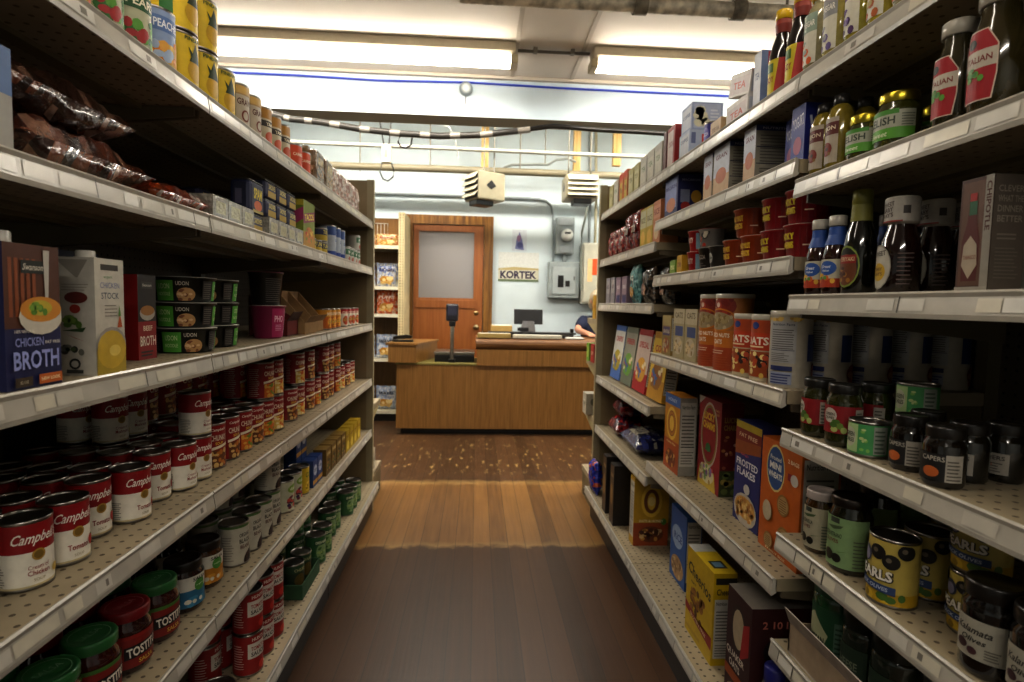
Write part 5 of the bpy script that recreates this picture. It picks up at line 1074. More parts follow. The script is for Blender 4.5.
# beam sensor
s0 = P(466, 89.5, YBM); m = MB(); m.lathe([(.045, 0), (.045, .02), (.035, .032), (.028, .034), (.02, .03), (.0005, .03)], ['8d979b', '8d979b', '9aa4a8', 'b5bcbe', 'd0d4d4'], 18)
m.xf(Matrix.Translation((s0.x, YBM, s0.z)) @ Matrix.Rotation(pi/2, 4, 'X')); t = thing('beam_sensor', 'small round grey sensor on the beam under the blue cable', 'sensor', (s0.x, YBM, s0.z)); m.build('housing', 'gloss', t)
m = MB(); m.tube([(s0.x, YBM-.008, s0.z-.044), (s0.x-.004, YBM-.008, s0.z-.1)], .003, '6a6a6a', 6); m.build('pull_wire', 'gloss', t)
# hanging junction box with cord loops
def cordbox(name, lab, u, v0, v1, Y, loops, w=9):
    x0, z0, x1, z1 = rect_on(u-w/2, v0, u+w/2, v1, Y)
    t = thing(name, lab, 'junction box', ((x0+x1)/2, Y, z0)); m = MB(); m.bbox((x0, Y-.03, z0), (x1, Y+.03, z1), 'c8c0a6', .006); m.build('housing', 'paint', t)
    m = MB(); m.box(((x0+x1)/2-.012, Y-.033, z0+(z1-z0)*.3), ((x0+x1)/2+.012, Y-.029, z0+(z1-z0)*.7), '9a947e'); m.build('outlet', 'gloss', t)
    for pts in loops: m = MB(); m.tube(L(pts, Y), .006, '1c1a18', 8); m.build('cord', 'gloss', t)
cordbox('junction_box', 'cream junction box hanging on looped black cords below the bundle', 386.5, 145, 163, 5.1, [[(380, 122), (382, 134), (384, 145)], [(391, 122), (390, 134), (389, 145)], [(382, 163), (380, 172), (383, 179), (388, 181), (393, 177), (394, 170), (391, 163)]])
pipe_thing('hanging_cord', 'small black cord loop hanging under the cable bundle', L([(400, 136), (398, 142), (401, 147), (406, 148), (411, 145), (412, 138)], Yw), .006, '1c1a18', 'gloss', 'cord')
pipe_thing('grey_cord', 'thin grey hook of cord hanging above the slim white pipe', L([(458, 157), (457, 148), (454, 135), (449, 127), (444, 126)], 5.15), .005, '9a9a94', 'gloss', 'cord')
# wooden hangers
for u, v0, v1, w, lab in ((485, 137, 168, 8, 'pale wooden hanger block above the beige slatted heater over the door'), (577, 135, 172, 8, 'pale wooden hanger block above the heater by the electric meter'), (617, 134, 166, 9, 'yellowish wooden hanger block behind the upper boxes')):
    x0, z0, x1, z1 = rect_on(u-w/2, v0, u+w/2, v1, 5.75)
    m = MB(); m.bbox((x0, 5.73, z0), (x1, 5.79, CB-.001), 'c8a464', .005); o = m.build('hanger_block', 'stud', None, ((x0+x1)/2, 5.76, z0)); tag(o, lab, 'wooden hanger')
# hanging unit heaters
def heater(lab, uc, vc, w, h, yaw):
    Y = 5.3; c = P(uc, vc, Y)
    t = thing('unit_heater', lab, 'heater', tuple(c))
    R = Matrix.Translation(c) @ Matrix.Rotation(yaw, 4, 'Z')
    d = .3
    m = MB(); m.bbox((-w/2, -d/2+.02, -h/2), (w/2, d/2, h/2), 'a29a82', .012); m.xf(R); m.build('housing', 'paint', t)
    m = MB(); m.box((-w*.44, -d/2+.012, -h*.44), (w*.44, -d/2+.022, h*.44), '2a2722'); m.xf(R); m.build('grille_opening', 'paint', t)
    m = MB()
    for i in range(4):
        z = -h*.32 + i*h*.215; m.add([(-w*.45, -d/2-.02, z-.016), (w*.45, -d/2-.02, z-.016), (w*.45, -d/2+.014, z+.03), (-w*.45, -d/2+.014, z+.03), (-w*.45, -d/2-.016, z-.02), (w*.45, -d/2-.016, z-.02), (w*.45, -d/2+.018, z+.024), (-w*.45, -d/2+.018, z+.024)], [(0, 1, 2, 3), (7, 6, 5, 4), (0, 4, 5, 1), (1, 5, 6, 2), (2, 6, 7, 3), (3, 7, 4, 0)], 'c2bba4')
    m.xf(R); m.build('louver_set', 'paint', t)
    m = MB(); m.bbox((-w*.25, -d/2+.03, -h/2-.045), (w*.3, d*.2, -h/2+.005), '2a2824', .008); m.xf(R); m.build('motor_mount', 'gloss', t)
    m = MB()
    for sx, sy in ((w/2+.002, 0), (-w/2-.002, 0)):
        m.add([(sx-.002, -.05, 0), (sx+.002, -.05, 0), (sx+.002, 0, .05), (sx+.002, .05, 0), (sx+.002, 0, -.03), (sx-.002, 0, .05), (sx-.002, .05, 0), (sx-.002, 0, -.03)], [(1, 2, 3, 4), (7, 6, 5, 0), (0, 5, 2, 1), (5, 6, 3, 2), (6, 7, 4, 3), (7, 0, 1, 4)], '1d1a16')
    m.xf(R); m.build('bracket_bolt', 'gloss', t)
    for sx in (-w*.35, w*.35):
        m = MB(); q = R @ Vector((sx, .05, h/2-.01)); m.tube([q, (q.x, q.y, CB)], .007, '8a877c', 8); m.build('hanger_rod', 'paint', t)
heater('beige slatted unit heater hanging over the wooden door', 484, 188, .26, .25, -1.05)
heater('beige slatted unit heater hanging beside the electric meter', 580, 189, .3, .215, .0)

# ------------------------------------------------------------------ ceiling lights
def fixture(x0, x1, Y, lab, power, tubes=True, CEIL=CEIL):
    t = thing('fluorescent_fixture', lab, 'light', ((x0+x1)/2, Y, CEIL))
    m = MB(); m.extrude_x([(Y-.07, CEIL-.001), (Y-.07, CEIL-.05), (Y-.05, CEIL-.065), (Y+.05, CEIL-.065), (Y+.07, CEIL-.05), (Y+.07, CEIL-.001)], x0, x1, 'c9bfa8'); m.build('mount_housing', 'paint', t)
    for s in (-.036, .036):
        m = MB(); m.tube([(x0+.03, Y+s, CEIL-.092), (x1-.03, Y+s, CEIL-.092)], .019, 'ffffff', 12); m.build('tube', 'tube' if tubes else 'tube_dim', t)
    for xe in (x0, x1):
        m = MB(); m.bbox((xe-.015 if xe == x0 else xe-.028, Y-.06, CEIL-.115), (xe+.028 if xe == x0 else xe+.015, Y+.06, CEIL-.064), 'c2b79a', .006); m.build('end_cap', 'paint', t)
    if power:
        la = bpy.data.lights.new('fixture_light', 'AREA'); la.shape = 'RECTANGLE'; la.size = x1-x0-.1; la.size_y = .1; la.energy = power; la.color = (1., .95, .87)
        lo = bpy.data.objects.new('fixture_light', la); COL.objects.link(lo); lo.location = ((x0+x1)/2, Y, CEIL-.118); 
        lo.parent = t; lo.location = (0, 0, -.118)
FY = 3.44; xa = P(515, 60, FY).x; xb = P(592, 68, FY).x
fixture(xa-2.44, xa, FY, 'long fluorescent light over the aisle end, canned fruit side', 24)
fixture(xb, xb+2.44, FY, 'long fluorescent light over the aisle end, cereal side', 24)
pipe_thing('light_conduit', 'thin conduit linking the two fluorescent lights on the ceiling', [(xa+.016, FY, CEIL-.02), (xb-.016, FY, CEIL-.02)], .009, '6a665e', 'paint', 'conduit', extra=ceiling_clips((xa+.12, xb-.12), FY, CEIL-.03))
fixture(-1.9, .54, .7, 'fluorescent light over the near aisle', 7, False)
fixture(.62, 3.06, .7, 'fluorescent light over the near shelves', 7, False)
fixture(-1.22, 1.22, -1.7, 'fluorescent light behind the camera', 60, False)
fixture(-2.2, .24, 4.75, 'fluorescent light beyond the beam, door side', 38, True, CB)
fixture(.5, 2.94, 4.75, 'fluorescent light beyond the beam, cabinet side', 38, True, CB)
w = bpy.data.worlds.new('World'); SC.world = w; w.use_nodes = True
w.node_tree.nodes['Background'].inputs[0].default_value = (.9, .92, 1, 1); w.node_tree.nodes['Background'].inputs[1].default_value = .05

# ------------------------------------------------------------------ gondola shelving
STRIP = .034
EDGE = {-1: (.56, .5205), 1: (.6495, .6039)}
LZ = [-.9973, -.7119, -.4364, -.1405, .1522, .3937]
LB = [3.053, 2.139, 1.225, .311]
RB = [2.984, 2.06, 1.143, .229]
RZ = {0: [-.9973, -.6608, -.3929, -.0092, .2184, .4605], 1: [-.9973, -.5981, -.1892, .0918, .2912, .4605], 2: [-.9973, -.7292, -.494, -.2685, .0101, .2456, .4605]}
DEPTH = .47
POSTZ = 1.775
rt = random.Random(11)
def gondola(side, y1, y0, zs, far, label):
    ed, edb = EDGE[side]; s = side
    xb_ = s*(ed+DEPTH)
    t = thing('shelving_bay', label, 'shelving', (s*(ed+.2), (y0+y1)/2, 0))
    yy0, yy1 = y0+.002, y1-.002
    def bx(a, b, z0, z1, ya=yy0, yb=yy1):
        lo, hi = sorted((s*a, s*b)); return (lo, ya, z0), (hi, yb, z1)
    m = MB(); m.box(*bx(ed+DEPTH+.005, ed+DEPTH+.02, .1, POSTZ), '5d5344'); m.build('back_panel', 'peg', t, None, (1, 2))
    m = MB(); m.box(*bx(ed+DEPTH-.025, ed+DEPTH+.005, .0, POSTZ, y0, y0+.03), '6b624f')
    m.build('upright', 'paint', t)
    for i, z in enumerate(zs):
        zt = H+z+STRIP/2
        e = edb if i == 0 else ed
        sh = MB(); sh.box(*bx(e+.004, ed+DEPTH, zt-.028, zt), '9c8f74')
        nm = 'base_deck' if i == 0 else 'shelf'
        so = sh.build(nm, 'deck', t, None, (0, 1))
        # price channel: tilted face with rolled lips and paper tickets
        x = s*e
        pr = [(x+s*.006, zt-.001), (x-s*.002, zt+.003), (x-s*.005, zt), (x-s*.003, zt-.006), (x-s*.007, zt-STRIP+.004), (x-s*.006, zt-STRIP-.003), (x-s*.002, zt-STRIP-.002), (x+s*.006, zt-STRIP+.003)]
        c = MB(); c.extrude_y(pr, yy0, yy1, 'b1aca1' if i else 'a9a69e')
        A = Art(); y = yy0+.01
        lo_, hi_ = yy0+.006, yy1-.006
        while y < hi_-.05:
            wd = rt.choice([.035, .05, .06, .075]); wd = min(wd, hi_-y)
            if rt.random() < .8:
                cc = rt.choice(['c6c2b8', 'cfccc4', 'bdb8ac', 'c9c3b2'])
                A.rect(y, .004, y+wd, .022, cc); A.n = 2
                if rt.random() < .18: A.rect(y+wd*.6, .008, y+wd*.78, .018, '7d786f'); A.n = 1
                if rt.random() < .3: A.rect(y+wd*.96, .001, y+wd*.96+.003, .026, '5a564e'); A.n = 1
            A.n = 1; y += wd + rt.choice([.002, .004, .01, .03])
        def fn(yv, k, o):
            f = k/(STRIP-.01); return (x - s*(.0072-.004*f+o+.0004), yv, zt-STRIP+.004+k)
        A.emit(c, fn, None, .0004)
        c.build('price_channel', 'channel', so)
        if i:
            a = s*(e+.02); b_ = s*(ed+DEPTH)
            for yv in (yy0+.004, yy1-.010):
                br = MB(); br.add([(a, yv, zt-.029), (b_, yv, zt-.029), (b_, yv, zt-.09), (a, yv, zt-.045), (a, yv+.006, zt-.029), (b_, yv+.006, zt-.029), (b_, yv+.006, zt-.09), (a, yv+.006, zt-.045)], [(0, 1, 2, 3), (7, 6, 5, 4), (0, 4, 5, 1), (1, 5, 6, 2), (2, 6, 7, 3), (3, 7, 4, 0)], '6b604c')
                br.build('shelf_bracket', 'paint', so)
            for dd in (.12, .24):
                rb = MB(); rb.box(*bx(e+dd, e+dd+.03, zt-.036, zt-.028, yy0+.012, yy1-.012), '75694f')
                rb.build('stiffening_rib', 'paint', so)
        else:
            kk = MB(); kk.box(*bx(edb+.03, edb+.045, .0, zt-.028), '2a241c'); kk.build('kick_plate', 'paint', t)
    if far:
        m = MB(); m.box(*bx(ed-.01, ed+.025, 0, POSTZ, y1-.002, y1+.03), '968c70'); m.build('end_post', 'paint', t)
        m = MB(); m.box(*bx(ed+.025, ed+DEPTH+.02, .0, POSTZ-.004, y1, y1+.02), '857556'); m.build('end_panel', 'paint', t)
        m = MB(); m.lathe([(.02, 0), (.024, .004), (.024, .03), (.02, .034)], '1c1a18', 12); m.xf(Matrix.Translation((s*(edb+.015), y1+.005, .118))); m.build('bumper_cap', 'gloss', t)
    return t
for i in range(3):
    nm = ['far', 'middle', 'near'][i]
    gondola(-1, LB[i], LB[i+1], LZ, i == 0, ['beige shelving bay holding orange cans at the counter end', 'beige shelving bay holding the noodle bowls', 'beige shelving bay holding the broth cartons'][i])
    gondola(1, RB[i], RB[i+1], RZ[i], i == 0, ['beige shelving bay holding leaning cereal at the counter end', 'beige shelving bay holding the boxed cereal and oats', 'beige shelving bay holding sauces and olives'][i])

# endcaps past the end panels
def endcap(side, y, zs, label):
    ed, _ = EDGE[side]; s = side
    t = thing('endcap_shelving', label, 'shelving', (s*(ed+.2), y+.2, 0))
    lo, hi = sorted((s*(ed+.01), s*(ed+DEPTH)))
    m = MB(); m.box((lo, y+.031, 0), (hi, y+.045, 1.5), '7d735a'); m.build('back_panel', 'paint', t)
    for i, z in enumerate(zs):
        dp = .36 if i else .4
        m = MB(); m.box((lo, y+.046, z-.03), (hi, y+dp, z), 'a3987c'); so = m.build('base_deck' if i == 0 else 'shelf', 'deck', t, None, (0, 1))
        m = MB()
        if i:
            m.add([(lo if s > 0 else hi-.006, y+.046, z-.03), (lo if s > 0 else hi-.006, y+dp-.02, z-.03), (lo if s > 0 else hi-.006, y+.046, z-.1), (lo+.006 if s > 0 else hi, y+.046, z-.03), (lo+.006 if s > 0 else hi, y+dp-.02, z-.03), (lo+.006 if s > 0 else hi, y+.046, z-.1)], [(0, 1, 2), (5, 4, 3), (0, 3, 4, 1), (1, 4, 5, 2), (2, 5, 3, 0)], 'a0956f'); m.build('shelf_bracket', 'paint', so)
        else:
            m.box((lo, y+.046, 0), (hi, y+dp-.02, z-.03), '6a6048'); m.build('kick_plate', 'paint', t)
endcap(1, RB[0], [.17, .52, .83, 1.07], 'beige end shelving facing the counter, beside the person')
endcap(-1, LB[0], [.17, .56], 'low beige end shelving facing the counter, by the chip rack')
# ------------------------------------------------------------------ checkout counter
CY = 4.85
t = thing('checkout_counter', 'wood veneer checkout counter with a raised dark ledge', 'counter', (.3, CY+.3, 0))
cx0 = P(396, 400, CY).x; cx1 = 1.75
zlow = P(452, 363, CY).z; zt1 = P(530, 366, CY).z; zlb = P(530, 350, CY).z; zlt = P(530, 338.5, CY).z
ztoe = P(490, 429, CY).z
m = MB(); m.box((cx0, CY, ztoe), (cx1, CY+.3, zlow-.02), '7a5222'); m.box((cx0, CY+.3, ztoe), (cx0+.02, CY+.52, zlow-.02), '7a5222'); m.build('cabinet', 'veneer', t)
m = MB(); m.box((cx0+.04, CY+.05, 0), (cx1, CY+.28, ztoe), '15110d'); m.box((cx0+.04, CY+.28, 0), (cx0+.06, CY+.5, ztoe), '15110d'); m.build('toe_kick', 'paint', t)
m = MB(); m.bbox((cx0-.005, CY-.008, zlow-.02), (cx1, CY+.52, zlow), '7d7440', .004); m.build('worktop', 'paint', t)
lx0 = P(477, 350, CY-.03).x
m = MB(); m.box((lx0, CY-.03, zt1), (cx1, CY+.2, zlb), '80561f'); m.build('ledge_panel', 'veneer', t)
m = MB()
r_ = (zlt-zlb)/2; m.extrude_x([(CY-.05+r_-r_*cos(a), zlb+r_+r_*sin(a)) for a in [-pi/2+pi*k/8 for k in range(9)]][::-1] + [(CY+.45, zlb), (CY+.45, zlt)][::1], lx0-.012, cx1, '5c3a1c')
m.build('ledge_top', 'ledgewood', t); zlt += .0008
m = MB(); m.box((lx0, CY+.2, zlow), (lx0+.02, CY+.44, zlb), '80561f'); m.box((lx0+.02, CY+.42, zlow), (cx1, CY+.44, zlb), '6a481a'); m.build('ledge_support', 'veneer', t)
# box at the left end of the counter
q = [P(388, 363, CY-.04), P(416, 363, CY-.04)]
bz1 = P(400, 345, CY-.04).z; bz0 = zlow+.001
pl = [(q[0].x, CY-.04), (q[1].x, CY-.04), (q[1].x+.14, CY+.5), (q[0].x+.06, CY+.5)]
t2 = thing('bagging_stand', 'wooden box stand with overhanging top at the counter end', 'box stand', (q[0].x+.12, CY+.2, bz0))
z0_ = P(400, 364, CY-.04).z
m = MB(); m.prism(pl, bz0, bz1, '8a5e24'); m.build('body', 'veneer', t2)
pl2 = [(q[0].x-.02, CY-.055), (q[1].x+.012, CY-.055), (q[1].x+.155, CY+.52), (q[0].x+.05, CY+.52)]
m = MB(); m.prism(pl2, bz1, bz1+.018, '9a8a4a'); m.build('stand_top', 'veneer', t2)
zst = bz1+.0186
# stapler on it
sx = P(403, 338, CY+.1).x
t3 = thing('stapler', 'black stapler lying on the wooden box stand', 'stapler', (sx, CY+.1, zst))
m = MB(); m.bbox((sx-.09, CY+.07, zst), (sx+.09, CY+.13, zst+.018), '171513', .005); m.build('base', 'gloss', t3)
m = MB(); m.extrude_y([(sx-.085, zst+.02), (sx+.07, zst+.03), (sx+.085, zst+.05), (sx+.03, zst+.062), (sx-.08, zst+.045)], CY+.075, CY+.125, '1c1a18'); m.build('arm', 'gloss', t3)
# checkout scale with pole display
SY = CY+.21
scx = P(455, 355, SY).x; w2 = (P(476, 355, SY).x-P(434, 355, SY).x)/2
t4 = thing('checkout_scale', 'black checkout scale with a steel platter and a display on a pole', 'scale', (scx, SY, zlow))
m = MB(); w2 -= .015; m.bbox((scx-w2, SY-.15, zlow+.001), (scx+w2, SY+.15, zlow+.065), '191817', .008); m.build('base', 'gloss', t4)
m = MB(); m.bbox((scx-w2-.004, SY-.155, zlow+.068), (scx+w2+.004, SY+.155, zlow+.09), 'a8a59d', .004); m.box((scx-.1, SY-.1, zlow+.06), (scx+.1, SY+.1, zlow+.07), '6a6862'); m.build('platter', 'tin', t4)
px = P(452, 350, SY-.16).x; zp1 = P(452, 322, SY-.16).z
m = MB(); m.tube([(px, SY-.165, zlow+.002), (px, SY-.165, zp1)], .016, 'a39f96', 12); m.build('pole', 'tin', t4)
m = MB(); m.bbox((px-.03, SY-.19, zlow+.001), (px+.03, SY-.145, zlow+.03), '191817', .004); m.build('pole_foot', 'gloss', t4)
hx0, hz0, hx1, hz1 = rect_on(446, 304, 458.5, 321, SY-.16)
m = MB(); m.bbox((hx0, SY-.19, hz0), (hx1, SY-.14, hz1), '26262e', .014); m.build('display_head', 'gloss', t4)
m = MB(); m.bbox((px-.028, SY-.185, hz0-.045), (px+.028, SY-.145, hz0+.005), '1a191b', .008); m.build('display_neck', 'gloss', t4)
m = MB(); m.box((hx0+.015, SY-.192, hz0+.05), (hx1-.015, SY-.1895, hz1-.02), '38394a'); m.build('display_screen', 'gloss', t4)
# on the ledge: tablet register, printer tray, papers
RY = CY+.22
t5 = thing('tablet_register', 'black tablet register tilted on a silver stand on the ledge', 'cash register', (P(528, 335, RY).x, RY, zlt))
ax0, az0, ax1, az1 = rect_on(514, 309.5, 543, 324, RY)
m = MB(); m.bbox((ax0, -.008, 0), (ax1, .008, az1-az0), '0e0e10', .004); m.xf(Matrix.Translation((0, RY, az0)) @ Matrix.Rotation(-.2, 4, 'X')); m.build('tablet', 'paint', t5)
m = MB(); cxr = (ax0+ax1)/2; m.add([(cxr-.09, RY-.04, zlt), (cxr+.07, RY-.04, zlt), (cxr+.07, RY+.08, zlt), (cxr-.09, RY+.08, zlt), (cxr-.05, RY-.022, az0+.03), (cxr+.05, RY-.022, az0+.03), (cxr+.05, RY+.0, az0+.03), (cxr-.05, RY+.0, az0+.03)], [(0, 3, 2, 1), (4, 5, 6, 7), (0, 1, 5, 4), (1, 2, 6, 5), (2, 3, 7, 6), (3, 0, 4, 7)], '8d8d90'); m.build('stand', 'tin', t5)
m = MB(); m.bbox((cxr-.1, RY-.05, zlt+.055), (cxr-.0, RY-.043, zlt+.085), '2a2a2c', .002); m.build('stand_clip', 'gloss', t5)
kx0, kz0, kx1, kz1 = rect_on(488, 328, 576, 335, CY+.06)
t6 = thing('cash_drawer', 'flat black cash drawer and keyboard tray along the ledge', 'cash drawer', ((kx0+kx1)/2, CY+.08, zlt))
m = MB(); m.bbox((kx0+.03, CY+.05, zlt), (kx1-.02, CY+.165, zlt+.035), '1a1918', .006); m.build('drawer_case', 'gloss', t6)
m = MB(); m.bbox((kx0, CY+.045, zlt+.035), (kx1, CY+.17, zlt+.05), '161514', .004); m.build('drawer_top', 'gloss', t6)
m = MB(); m.bbox((kx1-.045, CY+.08, zlt+.05), (kx1-.015, CY+.12, zlt+.085), '121110', .006); m.build('card_slot', 'gloss', t6)
def paper_stack(u0, u1, v0, v1, y0, y1, col, lab, name='paper_tray', cat='paper tray', z=None):
    x0, x1 = P(u0, v1, y0).x, P(u1, v1, y0).x; z = zlt if z is None else z
    hh = P(u0, v0, y0).z - P(u0, v1, y0).z
    t = thing(name, lab, cat, ((x0+x1)/2, (y0+y1)/2, z)); m = MB(); m.bbox((x0, y0, z), (x1, y1, z+hh), col, .003); m.build('stack', 'paper', t)
    m = MB(); m.box((x0+.01, y0+.004, z+hh), (x1-.01, y1-.004, z+hh+.002), 'd8d6cc'); m.build('top_sheet', 'paper', t)
paper_stack(477.5, 511, 334.5, 339, CY-.028, CY+.04, 'a08a54', 'tan tray with white slips at the ledge corner')
paper_stack(513, 562, 336, 339.5, CY-.028, CY+.04, 'b5b0a0', 'long pale paper tray in front of the cash drawer')
paper_stack(491, 512, 325, 336, CY+.19, CY+.36, 'b89a5e', 'tan cardboard folder pile behind the cash drawer', 'folder_pile', 'folder pile')
paper_stack(566, 584, 338, 339.5, CY-.02, CY+.04, 'd8d8d4', 'white paper sheet beside the elbow of the person', 'paper_sheet', 'paper')

# ------------------------------------------------------------------ chip rack by the door
KY = 5.38
rx1 = P(398, 300, KY).x; rx0 = rx1-.75; rpx = P(404, 300, KY).x
t = thing('chip_rack', 'beige shelf rack of chip bags beside the wooden door', 'rack', ((rx0+rx1)/2, KY+.25, 0))
ztop = P(390, 212, KY).z
m = MB(); m.box((rx0, KY+.42, 0), (rx1, KY+.44, ztop), '7d5226'); m.build('back_panel', 'veneer', t)
m = MB(); m.box((rx1, KY, 0), (rpx, KY+.45, ztop), 'cdbf98'); m.build('side_panel', 'pegcream', t, None, (0, 2))
RKZ = []
for v in (246, 287, 314.5, 359, 411):
    z = P(388, v, KY).z; RKZ.append(z)
    m = MB(); m.box((rx0, KY, z-.02), (rx1-.001, KY+.42, z), 'c6bea4'); so = m.build('shelf', 'paint', t)
    m = MB(); m.box((rx0, KY-.008, z-.026), (rx1-.001, KY, z+.006), 'd2ccb8'); m.build('price_channel', 'channel', so)
m = MB(); m.box((rx0, KY+.03, 0), (rx1-.001, KY+.05, RKZ[-1]-.02), '1d1914'); m.build('kick_plate', 'paint', t)
wbx = P(381, 222, KY+.3).x
t = thing('wire_hook_rack', 'white wire frame hanging on the chip rack back panel', 'wire rack', (wbx, KY+.41, P(381, 238, KY+.3).z))
m = MB(); wz0, wz1 = P(381, 238, KY+.3).z, P(381, 222, KY+.3).z
m.tube([(wbx-.12, KY+.405, wz0), (wbx+.05, KY+.405, wz0), (wbx+.05, KY+.405, wz1), (wbx-.12, KY+.405, wz1), (wbx-.12, KY+.405, wz0)], .005, 'd8d4c8', 6)
for k in range(1, 5): m.tube([(wbx-.12+.034*k, KY+.405, wz0), (wbx-.12+.034*k, KY+.405, wz1)], .003, 'd8d4c8', 6)
m.build('wire_frame', 'paint', t)

# ------------------------------------------------------------------ person behind the counter, seated, forearm on the ledge
def skin_mesh(verts, edges, radii, lev=2):
    me = bpy.data.meshes.new('sk'); me.from_pydata(verts, edges, []); ob = bpy.data.objects.new('sk', me); COL.objects.link(ob)
    md = ob.modifiers.new('s', 'SKIN'); md.use_smooth_shade = True
    for i, r in enumerate(radii):
        sv = me.skin_vertices[0].data[i]; sv.radius = r if isinstance(r, tuple) else (r, r); sv.use_root = (i == 0)
    sb = ob.modifiers.new('u', 'SUBSURF'); sb.levels = lev; sb.render_levels = lev
    dg = bpy.context.evaluated_depsgraph_get(); dg.update()
    r = bpy.data.meshes.new_from_object(ob.evaluated_get(dg))
    vs = [tuple(v.co) for v in r.vertices]; fs = [list(p.vertices) for p in r.polygons]
    bpy.data.objects.remove(ob); bpy.data.meshes.remove(me); bpy.data.meshes.remove(r)
    return vs, fs
PX, PY = 1.225, CY+.8
SK = 'b98a70'
pers = thing('person', 'person in a navy short-sleeved shirt leaning an arm on the counter', 'person', (PX, PY, 0))
V = []; E_ = []; Rr = []
def jt(p, r, par=None):
    V.append((PX+p[0], PY+p[1], p[2])); Rr.append(r)
    if par is not None: E_.append((par, len(V)-1))
    return len(V)-1
pel = jt((0, 0, .6), (.1, .1)); ab = jt((0, -.03, .74), (.085, .085), pel); ch = jt((0, -.08, .9), (.085, .085), ab); nk0 = jt((-.01, -.1, 1.0), (.055, .055), ch); nk = jt((-.02, -.12, 1.06), (.05, .05), nk0)
hd0 = jt((-.03, -.14, 1.12), (.065, .075), nk); hd1 = jt((-.03, -.15, 1.18), (.077, .092), hd0); hd2 = jt((-.03, -.145, 1.245), (.06, .075), hd1)
for sx in (-1, 1):
    sh = jt((sx*.17, -.09, .965), (.055, .055), ch)
    el = jt((sx*.25, -.2, .9), .036, sh)
    wr = jt((sx*.2 if sx < 0 else sx*.16, -.42, .882), .026, el)
    hp = jt((sx*.17 if sx < 0 else sx*.13, -.49, .87), (.032, .015), wr)
    hip = jt((sx*.1, -.02, .56), .09, pel); kn = jt((sx*.14, -.36, .485), .05, hip)
    an = jt((sx*.14, -.3, .1), .038, kn); ft = jt((sx*.15, -.36, .04), .036, an)
    for fi in range(4):
        bx_ = (sx*.17 if sx < 0 else sx*.13) + (fi-1.5)*.018
        ln = (.055, .065, .06, .045)[fi]
        k0 = jt((bx_, -.525, .868), .0085, hp); k1 = jt((bx_, -.525-ln*.6, .864), .008, k0); jt((bx_, -.525-ln, .858), .007, k1)
    th = jt(((sx*.17 if sx < 0 else sx*.13)-sx*.035, -.47, .866), .0095, hp); jt(((sx*.17 if sx < 0 else sx*.13)-sx*.05, -.51, .862), .008, th)
vs, fs = skin_mesh(V, E_, Rr)
bm_ = MB(); bm_.add(vs, fs, SK, True)
# face: nose, eyes, mouth, ears on the same mesh (looking at the counter, -Y)
hx, hy, hz = PX-.03, PY-.15, 1.185
def ell3(c, r, col, n=12, mm=8):
    b = MB(); b.lathe([(max(.0004, sin(pi*k/mm)), -cos(pi*k/mm)) for k in range(mm+1)], col, n, cap=False); b.xf(Matrix.Translation(c) @ Matrix.Diagonal((*r, 1))); return b
def merge(a, b):
    o = len(a.v); a.v += b.v; a.f += [[k+o for k in f] for f in b.f]; a.c += b.c; a.sm += b.sm
merge(bm_, ell3((hx, hy-.088, hz-.008), (.012, .018, .02), SK))
for sx in (-1, 1):
    merge(bm_, ell3((hx+sx*.03, hy-.08, hz+.014), (.011, .006, .006), 'e0dcd4')); merge(bm_, ell3((hx+sx*.03, hy-.0855, hz+.014), (.005, .003, .005), '3a2a1c')); merge(bm_, ell3((hx+sx*.078, hy+.0, hz), (.01, .018, .026), SK))
    merge(bm_, ell3((hx+sx*.03, hy-.082, hz+.03), (.014, .006, .003), '8a7a66'))
merge(bm_, ell3((hx, hy-.08, hz-.042), (.02, .008, .005), '94504a'))
bm_.build('body', 'skin', pers)
hb = ell3((hx, hy+.018, hz+.035), (.092, .1, .085), 'b5a58c', 20, 12); merge(hb, ell3((hx-.02, hy+.07, hz-.02), (.075, .06, .085), 'a8977c', 16, 10)); hb.build('hair', 'hair', pers)
# shirt and trousers
V2 = []; E2 = []; R2 = []
def j2(p, r, par=None):
    V2.append((PX+p[0], PY+p[1], p[2])); R2.append(r)
    if par is not None: E2.append((par, len(V2)-1))
    return len(V2)-1
a0 = j2((0, 0, .58), (.16, .14)); a1 = j2((0, -.03, .74), (.15, .135), a0); a2 = j2((0, -.08, .9), (.155, .135), a1); a3 = j2((-.005, -.095, .985), (.085, .08), a2)
for sx in (-1, 1):
    s_ = j2((sx*.17, -.09, .965), (.088, .088), a2); j2((sx*.245, -.188, .908), .06, s_)
vs, fs = skin_mesh(V2, E2, R2); b = MB(); b.add(vs, fs, '232a42', True); b.build('shirt', 'cloth', pers)
V2.clear(); E2.clear(); R2.clear()
a0 = j2((0, 0, .6), (.165, .13))
for sx in (-1, 1):
    h_ = j2((sx*.1, -.02+.03, .56), .1, a0); k_ = j2((sx*.14, -.36, .485), .056, h_); j2((sx*.14, -.3, .14), .05, k_)
vs, fs = skin_mesh(V2, E2, R2); b = MB(); b.add(vs, fs, '2a2c34', True); b.build('trousers', 'cloth', pers)
st = thing('stool', 'dark stool under the person behind the counter', 'stool', (PX, PY+.02, 0))
m = MB(); m.lathe([(.16, .36), (.17, .365), (.17, .395), (.16, .4)], '2a2420', 24, c0=(PX, PY+.02)); m.build('seat', 'cloth', st)
for a in range(4):
    an = pi/4+a*pi/2; m = MB(); m.tube([(PX+.1*cos(an), PY+.02+.1*sin(an), .36), (PX+.17*cos(an), PY+.02+.17*sin(an), 0)], .014, '6a6a68', 8); m.build('leg', 'tin', st)
